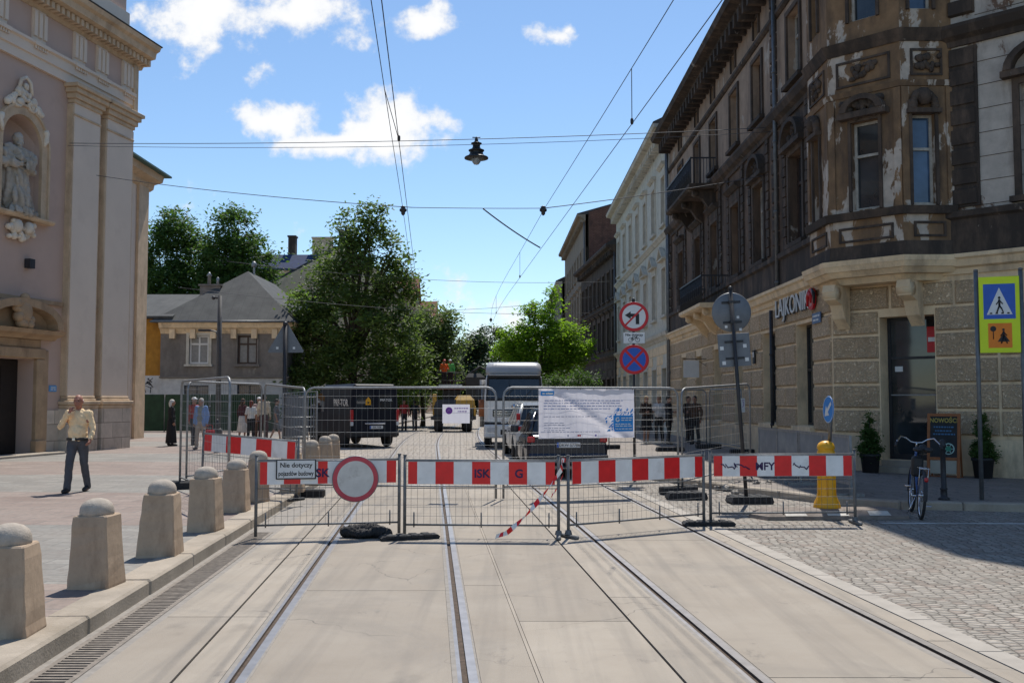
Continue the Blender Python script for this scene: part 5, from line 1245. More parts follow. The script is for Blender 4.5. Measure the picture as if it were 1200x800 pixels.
# ------------------------------------------------------------------ tall mesh site fences
def heras(p0, p1, label, z0=0, z1=None, H=1.95, blocks_=(1, 1), lean=0):
    z1 = z0 if z1 is None else z1
    m, rz, L = two((*p0, 0), (*p1, 0)); m.z = z0
    t = thing('mesh_fence', label, 'fence', m, rz, 'tall mesh site fence panels'); h = L/2; sl = (z1-z0)
    f = MB(); rr = .16; base = .10
    pts = [(-h, 0, base-.08), (-h, lean, H-rr)] + [(-h+rr-rr*math.cos(a), lean, H-rr+rr*math.sin(a)) for a in (R(30), R(60))] + [(-h+rr, lean, H)]
    pts += [(h-rr, lean, H+sl)] + [(h-rr+rr*math.sin(a), lean, H+sl-rr+rr*math.cos(a)) for a in (R(30), R(60))] + [(h, lean, H-rr+sl), (h, 0, base-.08+sl)]
    f.path(pts, .021, 8)
    f.tube((-h, 0, .22), (h, 0, .22+sl), .015, n=8)
    f.build('frame', GALV, t)
    w = MB(); n = int(L/.105)
    for i in range(1, n):
        x = -h+L*i/n; q = sl*i/n; w.tube((x, 0, .22+q), (x, lean, H+q), .0017, n=4, cap=False)
    for k in range(8): z = .3+(H-.45)*k/7; w.tube((-h, .004, z), (h, .004, z+sl),   .0028 if k in (2, 4, 6) else .0021, n=4, cap=False)
    w.build('wire_mesh', GALV, t)
    for s, on in zip((-1, 1), blocks_):
        if on:
            b = MB(); b.cbox(s*h-.11, s*h+.11, -.36, .36, 0, .14, .02); o = b.build('foot_block', RUBBER, t, (0, 0, sl if s > 0 else 0)); o.rotation_euler = (0, 0, R(90) if on == 2 else 0)
            if on == 2: o.location = (s*h, s*h*0, o.location.z); 
            if on == 2:
                for v in o.data.vertices: v.co.x -= s*h
    return t
heras((-6.0, 18.1), (-4.2, 14.85), 'nearest tall mesh fence panel, on the plaza at the left', .12, blocks_=(1, 2))
heras((-5.95, 18.3), (-5.45, 21.7), 'tall mesh fence panel running away from us along the plaza', .12)
heras((-5.4, 21.8), (-3.75, 18.05), 'tall mesh fence panel stepping down from the plaza to the tram track', .12, 0.0, blocks_=(1, 0))
heras((-3.72, 17.95), (-.28, 17.5), 'wide mesh fence panel across the left track, carrying the purple and white poster', blocks_=(2, 0))
heras((-.15, 17.5), (3.08, 18.55), 'mesh fence panel across the right track, behind the big white banner', blocks_=(0, 2))
heras((3.18, 18.7), (5.1, 21.4), 'mesh fence panel at the kerb with rounded corner, crossing the leaning sign pole', .0, .12, blocks_=(2, 1))
heras((3.2, 33.0), (6.5, 33.4), 'far mesh fence panel in front of the people by the shops', .12, blocks_=(2, 2))
heras((6.6, 33.3), (6.9, 30.0), 'far mesh fence panel turning towards the corner building', .12)
# fence panels and pedestals stacked by the van, seen end on
def stack():
    t = thing('fence_stack', 'bundle of folded mesh panels standing upright beside the stone posts', 'fence stack', (-5.35, 25.2, .0), R(15))
    for i in range(5):
        f = MB(); y = i*.09; r = random.Random(i)
        f.path([(-.42, y, .1), (-.42, y+.02, 1.9), (.42, y+.02, 1.95), (.42, y, .1)], .02, 6)
        for k in range(12): f.tube((-.42+.07*k, y, .1), (-.42+.07*k, y, 1.9), .004, n=4)
        for k in range(7): f.tube((-.42, y, .3+.25*k), (.42, y, .3+.25*k), .005, n=4)
        f.build('panel', GALV, t)
    b = MB(); b.cbox(-.5, .5, -.2, .6, .02, .12, .02); b.build('base_rail', RUBBER, t)
stack()
def cabinet(x, y, w, d, h, label, m):
    t = thing('utility_cabinet', label, 'cabinet', (x, y, .12)); b = MB(); b.cbox(-w/2, w/2, -d/2, d/2, .1, h, .015); b.box(-w/2-.03, w/2+.03, -d/2-.03, d/2+.03, h, h+.05); b.build('housing', m, t)
    q = MB(); q.box(-w/2, w/2, -d/2+.01, d/2, 0, .099); q.build('plinth', KERB, t)
    for s in (-1, 1): q = MB(); q.cbox(min(s*.01, s*(w/2-.02)), max(s*.01, s*(w/2-.02)), -d/2-.012, -d/2, .14, h-.04, .004); q.tube((s*.05, -d/2-.03, h*.55), (s*.05, -d/2-.03, h*.62), .012); q.build('door', m, t)
CAB = mat('cabinet_grey', (.15, .16, .175), .5, .15, 6)
cabinet(-8.9, 41, .95, .45, 1.75, 'dark grey utility cabinet standing left of the black van', CAB)
cabinet(-7.75, 42.5, .8, .45, 1.3, 'lower grey utility cabinet next to the taller one by the black van', CAB)

def translucent(name, c, f):
    n = NT(name); n.out(n.mix(n.rng(n.noise(2, 3), .3, .7), _c(c, .96), _c(c, 1.03)), .5, 0, .3)
    t = n.N.new('ShaderNodeBsdfTranslucent'); t.inputs[0].default_value = _c(c); m = n.N.new('ShaderNodeMixShader'); m.inputs[0].default_value = f
    o = n.N['Material Output']; n.link(n.b.outputs[0], m.inputs[1]); n.link(t.outputs[0], m.inputs[2]); n.link(m.outputs[0], o.inputs[0]); return n.m
def banner():
    m, rz, L = two((-.15, 17.5, 0), (3.08, 18.55, 0))
    t = thing('site_banner', 'big white information banner with blue corner graphics, tied to the tall fence', 'banner', (m.x, m.y, 0), rz)
    x0, x1, z0, z1 = -1.06, .80, 1.05, 1.93; mb = MB(); nx, nz = 36, 18
    def P(u, v, o=0):
        x = x0+(x1-x0)*u; z = z0+(z1-z0)*v
        d = .012*math.sin(u*9+v*2)+.05*math.exp(-((u*.8+v*.62-.70)/.04)**2)+.010*math.sin(v*6+u*23)*(1-v)+.008*math.sin(u*40)*v**4
        return (x, -.034-d-o, z)
    vs = [P(i/nx, j/nz) for j in range(nz+1) for i in range(nx+1)]
    mb._add(vs, [[j*(nx+1)+i, j*(nx+1)+i+1, (j+1)*(nx+1)+i+1, (j+1)*(nx+1)+i] for j in range(nz) for i in range(nx)], 0, True)
    bn = mb.build('cloth', translucent('banner_pvc', (.78, .76, .82), .38), t)
    g = MB()
    def patch(u0, u1, v0, v1, mi, o=.006):
        nu = max(1, int((u1-u0)*nx*2)); nv = max(1, int((v1-v0)*nz*2))
        for i in range(nu):
            for j in range(nv):
                a, b = u0+(u1-u0)*i/nu, u0+(u1-u0)*(i+1)/nu; c, d = v0+(v1-v0)*j/nv, v0+(v1-v0)*(j+1)/nv
                g.poly([P(a, c, o), P(b, c, o), P(b, d, o), P(a, d, o)], mi)
    patch(.02, .15, .86, .955, 0)
    for a, b in ((.035, .06), (.07, .14)): patch(a, b, .885, .92, 2, .010)
    r = random.Random(6)
    for v, a, b in ((.755, .06, .86), (.70, .05, .84), (.645, .05, .87), (.588, .05, .74), (.30, .05, .22), (.26, .05, .25), (.20, .05, .28), (.155, .05, .27), (.43, .05, .60), (.12, .02, .62)):
        u = a
        while u < b:
            w = r.uniform(.012, .05); patch(u, u+w, v, v+.015, 1 if v > .5 else 3); u += w+.009
    patch(.77, .985, .13, .46, 0)
    for i in range(60):
        u, v = (r.uniform(.69, .765), r.uniform(.13, .46)) if i < 26 else (r.uniform(.78, .975), r.uniform(.47, .62))
        s_ = r.uniform(.010, .024); g.poly([P(u-s_*.5, v-s_, .008), P(u+s_*.4, v-s_*.2, .008), P(u+s_*.5, v+s_*1.2, .008), P(u-s_*.3, v+s_*.5, .008)], 0)
    for v in (.395, .35, .27, .23, .17):
        u = .855 if v > .3 else .79
        while u < .96: w = r.uniform(.015, .045); patch(u, u+w, v, v+.020, 2, .010); u += w+.008
    for k in range(14):
        a, b = R(40+20*k), R(60+20*k); q = lambda t_, rr_: P(.815+rr_*math.cos(t_), .375+rr_*2.1*math.sin(t_), .010)
        g.poly([q(a, .013), q(b, .013), q(b, .024), q(a, .024)], 2)
    patch(.817, .838, .352, .374, 2, .010)
    for u, mi in ((.29, 3), (.40, 4), (.42, 4), (.58, 5)): patch(u, u+.016, .035, .07, mi)
    g.build('print', [mat('print_blue', (.02, .26, .66), .5, .06, 4), mat('print_navy', (.16, .22, .46), .5, .05, 4), SIGNW, mat('print_grey', (.38, .39, .5), .5, .05, 4), SIGNR, mat('print_violet', (.12, .07, .40), .5)], bn)
    e = MB()
    for k in range(8): x = x0+(x1-x0)*(.02+.96*k/7); e.path([(x, -.05, z1-.015), (x, -.03, z1+.02), (x, .02, z1+.005)], .004, 4)
    e.build('cable_ties', POLE, t)
    m, rz, L = two((-3.72, 17.95, 0), (-.28, 17.5, 0)); d = Vector((math.cos(rz), math.sin(rz), 0))
    t = thing('site_poster', 'small white poster with a purple disc on the wide mesh fence', 'poster', Vector((-.98, 17.575, 1.49)), rz)
    b = MB(); b.poly([(-.245, -.025, -.165), (.245, -.025, -.165), (.245, -.025, .165), (-.245, -.025, .165)]); b.build('board', translucent('poster_plastic', (.80, .78, .84), .4), t)
    b = MB(); b.disc((-.125, .055), .062, -.032, 24, 0); pm = [0, 1]
    for z, a, c in ((.085, -.03, .19), (.03, .03, .19)):
        u = a; 
        while u < c: w = r.uniform(.015, .04); b.poly([(u, -.032, z), (u+w, -.032, z), (u+w, -.032, z+.022), (u, -.032, z+.022)], 1); u += w+.01
    b.path([(-.15, -.033, .045), (-.125, -.033, .08), (-.10, -.033, .045)], .006, 4, 1)
    b.build('print', [mat('print_purple', (.17, .035, .30), .5), mat('print_lilac', (.42, .30, .55), .5)], t)
    m, rz, L = two((3.18, 18.7, 0), (5.1, 21.4, 0))
    t = thing('notice_sheet', 'small white paper notice on the kerbside mesh fence', 'notice', (4.83, 20.98, 1.62), rz)
    b = MB(); b.cbox(-.11, .11, -.03, -.024, -.15, .15, .002); b.path([(-.03, -.032, -.04), (.02, -.032, .0), (.03, -.032, .06), (-.02, -.032, .08)], .006, 4, 1); b.poly([(-.07, -.032, .1), (.07, -.032, .1), (.07, -.032, .11), (-.07, -.032, .11)], 1); b.build('sheet', [SIGNW, mat('print_purple', (.17, .035, .30), .5)], t)
banner()
# grey sheeted barriers by the corner building
def sheet_barrier(p0, p1, label):
    m, rz, L = two((*p0, .115), (*p1, .115)); t = thing('sheeted_barrier', label, 'barrier', m, rz, 'grey sheeted barriers by the corner building'); h = L/2
    f = MB()
    for x in (-h, 0, h): f.box(x-.03, x+.03, -.02, .02, 0, 1.02)
    f.box(-h, h, -.018, .018, .98, 1.025); f.box(-h, h, -.018, .018, .20, .24); 
    for x in (-h+.1, h-.1): f.box(x-.04, x+.04, -.26, .26, 0, .05)
    f.build('frame', GALV, t); s = MB(); s.box(-h+.03, -.03, -.010, .010, .24, .98); s.box(.03, h-.03, -.010, .010, .24, .98); s.build('sheet', mat('grey_blue_sheet', (.17, .19, .215), .55, .15, 3, col2=(.26, .28, .29), thr=.6), t)
sheet_barrier((5.42, 21.9), (5.52, 19.3), 'farther grey sheeted barrier beside the corner building')
sheet_barrier((5.53, 19.2), (5.66, 16.75), 'nearer grey sheeted barrier behind the yellow post')

# ------------------------------------------------------------------ signs and posts
def sign_face(mb, c, r, kind, y):
    n = 40
    if kind == 'noleft':
        mb.disc(c, r, y, n, 0, r*.80); mb.disc(c, r*.802, y, n, 1)
        x, z = c; s = r
        mb.poly([(x+.12*s, y-.002, z-.52*s), (x+.36*s, y-.002, z-.52*s), (x+.36*s, y-.002, z+.20*s), (x-.22*s, y-.002, z+.20*s), (x-.22*s, y-.002, z-.02*s), (x+.12*s, y-.002, z-.02*s)], 2)
        mb.poly([(x-.62*s, y-.002, z+.09*s), (x-.22*s, y-.002, z-.17*s), (x-.22*s, y-.002, z+.35*s)], 2)
        a = R(45); u = (math.cos(a), math.sin(a)); w = (-u[1]*.06*s, u[0]*.06*s); l = .82*s
        mb.poly([(x-u[0]*l-w[0], y-.003, z-u[1]*l-w[1]), (x+u[0]*l-w[0], y-.003, z+u[1]*l-w[1]), (x+u[0]*l+w[0], y-.003, z+u[1]*l+w[1]), (x-u[0]*l+w[0], y-.003, z-u[1]*l+w[1])], 0)
    else:
        mb.disc(c, r, y, n, 0, r*.80); mb.disc(c, r*.802, y, n, 3); x, z = c
        for a, dy in ((R(45), .002), (R(135), .003)):
            u = (math.cos(a), math.sin(a)); w = (-u[1]*.085*r, u[0]*.085*r); l = .81*r
            mb.poly([(x-u[0]*l-w[0], y-dy, z-u[1]*l-w[1]), (x+u[0]*l-w[0], y-dy, z+u[1]*l-w[1]), (x+u[0]*l+w[0], y-dy, z+u[1]*l+w[1]), (x-u[0]*l+w[0], y-dy, z-u[1]*l+w[1])], 0)
def traffic_signs():
    t = thing('sign_post', 'sign post with a no-left-turn sign, a white bicycle plate and a no-stopping sign', 'road sign', (2.62, 21.4, .0), R(2))
    p = MB(); p.tube((0, 0, 0), (0, 0, 3.86), .03, n=12); p.lathe([(.034, 3.85), (.034, 3.9), (.01, 3.93)], n=12); p.build('pole', POLE, t)
    for z, k, nm in ((3.52, 'noleft', 'turn_sign'), (2.60, 'nostop', 'stopping_sign')):
        b = MB(); b.lathe([(.315, -.008), (.322, 0), (.315, .006)], (0, -.05, z), 40, 0, axis='y'); o = b.build(nm, SIGNBACK, t)
        f = MB(); sign_face(f, (0, z), .316, k, -.0595); f.build('face', [SIGNR, SIGNW, SIGNB, SIGNBL], o)
        f = MB(); f.box(-.05, .05, -.045, .035, z+.12, z+.15); f.box(-.05, .05, -.045, .035, z-.15, z-.12); f.build('clamp', GALVD, o)
    b = MB(); b.cbox(-.235, .235, -.06, -.045, 2.94, 3.18, .005); o = b.build('plate', SIGNBACK, t)
    g = MB(); g.poly([(-.23, -.0615, 2.945), (.23, -.0615, 2.945), (.23, -.0615, 3.175), (-.23, -.0615, 3.175)], 0)
    text_mb(g, 'Nie dotyczy', .078, XZ(0, -.063, 3.125), 1, bold=.002)
    for x in (-.075, .075): g.disc((x, 3.02), .05, -.063, 20, 1, .040)
    for a, b_ in (((-.075, 3.02), (-.03, 3.075)), ((-.03, 3.075), (.05, 3.075)), ((.075, 3.02), (.045, 3.09)), ((-.02, 3.02), (.05, 3.075)), ((-.02, 3.02), (-.035, 3.085)), ((-.075, 3.02), (-.02, 3.02)), ((.045, 3.09), (.07, 3.095))):
        g.tube((a[0], -.064, a[1]), (b_[0], -.064, b_[1]), .006, n=4, mi=1)
    g.build('face', [SIGNW, SIGNB], o)
    # leaning post seen from behind
    t = thing('sign_post', 'leaning dark sign post seen from behind with a grey disc and a square plate', 'road sign', (3.92, 16.75, .0), 0, None, (0, R(-3.6), 0))
    p = MB(); p.tube((0, 0, 0), (0, 0, 3.60), .032, n=12); p.lathe([(.036, 3.6), (.036, 3.64), (.01, 3.66)], n=12); p.build('pole', POLE, t)
    for nm, z in (('round_sign_back', 3.22),):
        b = MB(); b.lathe([(.325, .05), (.335, .06), (.325, .066)], (0, 0, z), 40, 0, axis='y'); b.box(-.16, .16, .04, .05, z+.15, z+.19, 1); b.box(-.16, .16, .04, .05, z-.19, z-.15, 1); b.box(-.05, .05, -.04, .04, z+.15, z+.19, 1); b.box(-.05, .05, -.04, .04, z-.19, z-.15, 1)
        for x, zz in ((-.11, -.24), (.10, -.09), (.13, -.30)): b.box(x-.022, x+.022, .047, .049, z+zz-.022, z+zz+.022, 2)
        b.build(nm, [SIGNBACK, POLE, SIGNW], t)
    b = MB(); b.cbox(-.27, .27, .05, .066, 2.30, 2.86, .005); b.box(-.16, .16, .04, .05, 2.7, 2.74, 1); b.box(-.16, .16, .04, .05, 2.42, 2.46, 1)
    for x, z in ((-.21, 2.62), (.18, 2.64), (-.19, 2.37), (.20, 2.41)): b.box(x-.03, x+.03, .046, .049, z-.03, z+.03, 2)
    b.build('square_sign_back', [SIGNBACK, POLE, SIGNW], t)
    rubber_block(4.0, 16.9, R(3), 'black rubber base block at the foot of the leaning sign post', .72, .42, .12, .0)
    # two-post crossing sign
    t = thing('crossing_sign', 'fluorescent yellow-green crossing sign, blue pedestrian square above orange square, on two posts', 'road sign', (7.93, 16.15, .115), R(-20))
    for x in (-.33, .33):
        p = MB(); p.tube((x, .02, 0), (x, .02, 3.72), .034, n=12); p.lathe([(.036, 3.72), (.036, 3.75), (.01, 3.76)], (x, .02, 0), 12); p.build('post', POLEG, t)
    b = MB(); b.cbox(-.30, .30, -.05, -.03, 2.38, 3.62, .008); o = b.build('board', FLUO, t)
    f = MB(); f.poly([(-.235, -.0515, 2.93), (.235, -.0515, 2.93), (.235, -.0515, 3.50), (-.235, -.0515, 3.50)], 0); f.poly([(-.19, -.053, 3.0), (.19, -.053, 3.0), (0, -.053, 3.44)], 1)
    def man(cx, cz, s, mi, y=-.0545):
        f.disc((cx, cz+.9*s), .13*s, y, 14, mi)
        for a, b_, r_ in (((0, .75), (0, .1), .10), ((0, .1), (-.25, -.6), .075), ((0, .1), (.2, -.2), .075), ((.2, -.2), (.35, -.6), .06), ((0, .65), (-.3, .2), .055), ((0, .65), (.32, .25), .055)):
            f.tube((cx+a[0]*s, y, cz+a[1]*s), (cx+b_[0]*s, y, cz+b_[1]*s), r_*s, n=5, mi=mi)
    man(0, 3.13, .16, 2)
    for k in range(4): f.poly([(-.15+.085*k, -.0545, 3.01), (-.105+.085*k, -.0545, 3.01), (-.11+.085*k, -.0545, 3.035), (-.14+.085*k, -.0545, 3.035)], 2)
    f.poly([(-.175, -.0515, 2.46), (.175, -.0515, 2.46), (.175, -.0515, 2.86), (-.175, -.0515, 2.86)], 3)
    man(.05, 2.62, .15, 2); f.poly([(.05-.09, -.056, 2.56), (.05+.09, -.056, 2.56), (.05, -.056, 2.70)], 2); f.disc((-.10, 2.77), .045, -.0545, 16, 2); f.tube((-.10, -.0545, 2.73), (-.10, -.0545, 2.60), .006, n=4, mi=2)
    f.build('face', [SIGNBL, SIGNW, SIGNB, ORANGE], o)
    # back of a triangular sign on a tall post by the grey house
    t = thing('sign_post', 'tall black post with a triangular sign seen from behind, in front of the grey house', 'road sign', (-5.98, 26.2, .1), 0)
    p = MB(); p.tube((0, 0, 0), (0, 0, 3.62), .055, n=12); p.lathe([(.065, 3.6), (.065, 3.66), (.02, 3.7)], n=12); p.build('pole', POLE, t)
    b = MB(); b.prism([(-.46, 2.88), (.46, 2.88), (.47, 2.92), (.03, 3.68), (-.03, 3.68), (-.47, 2.92)], .07, .085, 'xz'); 
    for x in (-.22, .22): b.box(x-.03, x+.03, .062, .07, 2.97, 3.03, 1)
    b.build('triangle_sign_back', [SIGNBACK, SIGNW], t)
    t = thing('lamp_post', 'grey lamp post with a short arm in front of the grey house windows', 'lamp post', (-13.4, 45.5, .1), 0)
    p = MB(); p.tube((0, 0, 0), (0, 0, 6.4), .13, .10, 12); p.lathe([(.2, 0), (.2, .3), (.13, .35)], n=12); p.build('pole', mat('lamp_post_dark', (.06, .06, .063), .6, .2, 6), t)
    p = MB(); p.path([(0, 0, 4.3), (-.15, 0, 4.75), (-.45, 0, 4.8)], .035, 8); p.build('arm', POLEG, t); p = MB(); p.cbox(-.95, -.4, -.12, .12, 4.76, 4.86, .02); p.build('lamp_head', POLE, t); p = MB(); p.tube((-.3, 0, 6.3), (0, 0, 6.3), .05); p.ball((-.3, 0, 6.3), .09); p.build('camera_arm', POLE, t)
traffic_signs()
def yellow_post():
    # traffic island ramp, flexible yellow post and keep-left arrow
    b = MB(); n = 6
    out = [(-1.05, -.40), (1.05, -.40), (1.22, 0), (1.05, .40), (-1.05, .40), (-1.22, 0)]; inn = [(-.92, -.24), (.92, -.24), (1.0, 0), (.92, .24), (-.92, .24), (-1.0, 0)]
    vs = [(x, y, 0) for x, y in out]+[(x*.985, y*.97, .05) for x, y in out]+[(x, y, .12) for x, y in inn]
    fs = [[0,1,2,3,4,5][::-1], [12,13,14,15,16,17]]
    for a in (0, 6): fs += [[a+i, a+(i+1) % 6, a+6+(i+1) % 6, a+6+i] for i in range(6)]
    b._add(vs, fs, 0)
    for k in range(3): x = -.62+.62*k; b._add([(x-.16, -.403+.012, .058), (x+.16, -.403+.012, .058), (x+.15, -.27, .112), (x-.15, -.27, .112)], [(0,1,2,3)], 1)
    o = b.build('island_ramp', [mat('weathered_rubber', (.20, .165, .14), .85, .25, 9, .5, 50), mat('ramp_marking', (.48, .45, .40), .7, .2, 8)], None, (4.72, 14.95, .0), R(3)); tag(o, 'low brown rubber traffic island with pale blocks under the yellow post', 'traffic island')
    t = thing('yellow_post', 'fat yellow plastic post with domed top standing on the rubber island', 'bollard post', (4.74, 15.1, .10))
    m = MB(); m.lathe([(.20, 0), (.20, .04), (.185, .10), (.150, .17), (.138, .24), (.132, .80), (.130, .86), (.118, .875), (.118, .89), (.132, .90), (.128, .94), (.105, .985), (.06, 1.012), (.02, 1.02)], n=24)
    for k in range(6): a = 2*PI*k/6+.3; m.tube((.136*math.cos(a), .136*math.sin(a), .2), (.131*math.cos(a), .131*math.sin(a), .8), .015, n=6)
    m.build('body', YEL, t)
    m = MB(); m.lathe([(.215, 0), (.215, .02)], n=4); m.build('base_plate', RUBBER, t)
    t = thing('arrow_sign', 'blue keep-left arrow sign, turned nearly edge on, on a short rod above the yellow post', 'road sign', (4.78, 15.1, 1.13), R(-86), None, (R(-2), R(4), R(-86)))
    m = MB(); m.tube((0, .02, -.02), (0, .02, .62), .028, n=10); m.build('rod', POLEG, t)
    m = MB(); m.lathe([(.2, -.006), (.206, 0), (.2, .005)], (0, -.02, .46), 36, 0, axis='y'); o = m.build('disc', mat('sign_blue_light', (.03, .22, .60), .4), t)
    m = MB(); m.disc((0, .46), .19, -.028, 36, 0); m.disc((0, .46), .2, -.0275, 36, 1, .185)
    a = R(225); u = Vector((math.cos(a), math.sin(a))); v = Vector((-u.y, u.x)); c = Vector((0, .46))
    P = lambda p, q: (lambda w: (w.x, -.030, w.y))(c+u*p*.2+v*q*.2)
    m.poly([P(-.75, -.14), P(.1, -.14), P(.1, .14), P(-.75, .14)], 1); m.poly([P(.1, -.48), P(.8, 0), P(.1, .48)], 1); m.build('face', [mat('sign_blue_light', (.03, .22, .60), .4), SIGNW], o)
yellow_post()
def street_post(x, y, label, h=.95):
    t = MB(); t.lathe([(.09, 0), (.09, .03), (.055, .05), (.05, .16), (.065, .18), (.045, .2), (.038, h-.1), (.055, h-.09), (.055, h-.06), (.04, h-.04), (.05, h), (.02, h+.03)], n=14)
    tag(t.build('street_post', POLE, None, (x, y, .115)), label, 'post', 'black posts along the pavements')
street_post(7.02, 16.3, 'black iron post just right of the bicycle')
for i, (x, y) in enumerate(((-12.3, 40.6), (-9.0, 30.5))): street_post(x, y, ('black post near the church corner by the woman in black', 'black post on the far side of the plaza edge')[i], 1.35 if i == 0 else 1.0)
def chalkboard():
    t = thing('chalkboard', 'wooden framed chalkboard stand with painted lettering beside the shop door', 'sandwich board', (9.02, 20.95, .115), R(-38), None, (R(-7), 0, R(-38)))
    W_ = mat('orange_wood', (.30, .105, .035), .6, .2, 12, .2)
    f = MB()
    for x in (-.33, .27): f.cbox(x, x+.06, -.02, .02, 0, 1.34, .006)
    for z in (.36, 1.28): f.box(-.27, .27, -.018, .018, z, z+.06)
    f.build('frame', W_, t); b = MB(); b.box(-.27, .27, -.006, .008, .42, 1.28); b.build('board', mat('chalkboard_black', (.02, .022, .024), .7, .3, 6), t)
    d = MB(); text_mb(d, 'NOWOŚCI', .13, XZ(0, -.010, 1.19), 0, bold=.003, sx=.85)
    r = random.Random(3)
    for z, w in ((1.04, .4), (.96, .34), (.89, .42)):
        u = -w/2
        while u < w/2: q = r.uniform(.02, .06); d.poly([(u, -.009, z), (u+q, -.009, z), (u+q, -.009, z+.03), (u, -.009, z+.03)], 1); u += q+.015
    d.disc((.1, .60), .12, -.009, 24, 2, .098); d.disc((.1, .60), .06, -.009, 20, 3, 0)
    for k in range(6): a = k*PI/3; d.tube((.1+.05*math.cos(a), -.011, .60+.05*math.sin(a)), (.1+.1*math.cos(a), -.011, .60+.1*math.sin(a)), .009, n=4, mi=2)
    d.build('lettering', [mat('chalk_yellow', (.42, .33, .08), .8), mat('chalk_blue', (.06, .16, .30), .8), mat('chalk_mint', (.35, .5, .45), .8), mat('chalk_green', (.06, .25, .16), .8)], t)
    l = MB(); l.box(-.33, .33, .25, .29, .0, .05); l.tube((-.3, .02, 1.2), (-.3, .30, .0), .018); l.tube((.3, .02, 1.2), (.3, .30, 0), .018); l.build('back_leg', W_, t)
    k = MB(); k.box(-.26, .26, -.01, .004, .08, .355); k.build('lower_panel', mat('cream_panel', (.36, .33, .26), .7), t)
chalkboard()
def long_bars():
    # loose black feet and steel plates lying in the closed street
    for x, y, rz, l, lb in ((3.05, 17.55, 4, .7, 'black rubber block lying below the fence right of the banner'), (5.0, 31.6, 4, .9, 'far black block under the far mesh fence, nearer one'),):
        rubber_block(x, y, R(rz), lb, l, .3, .12, .0 if y < 20 else .12)
long_bars()
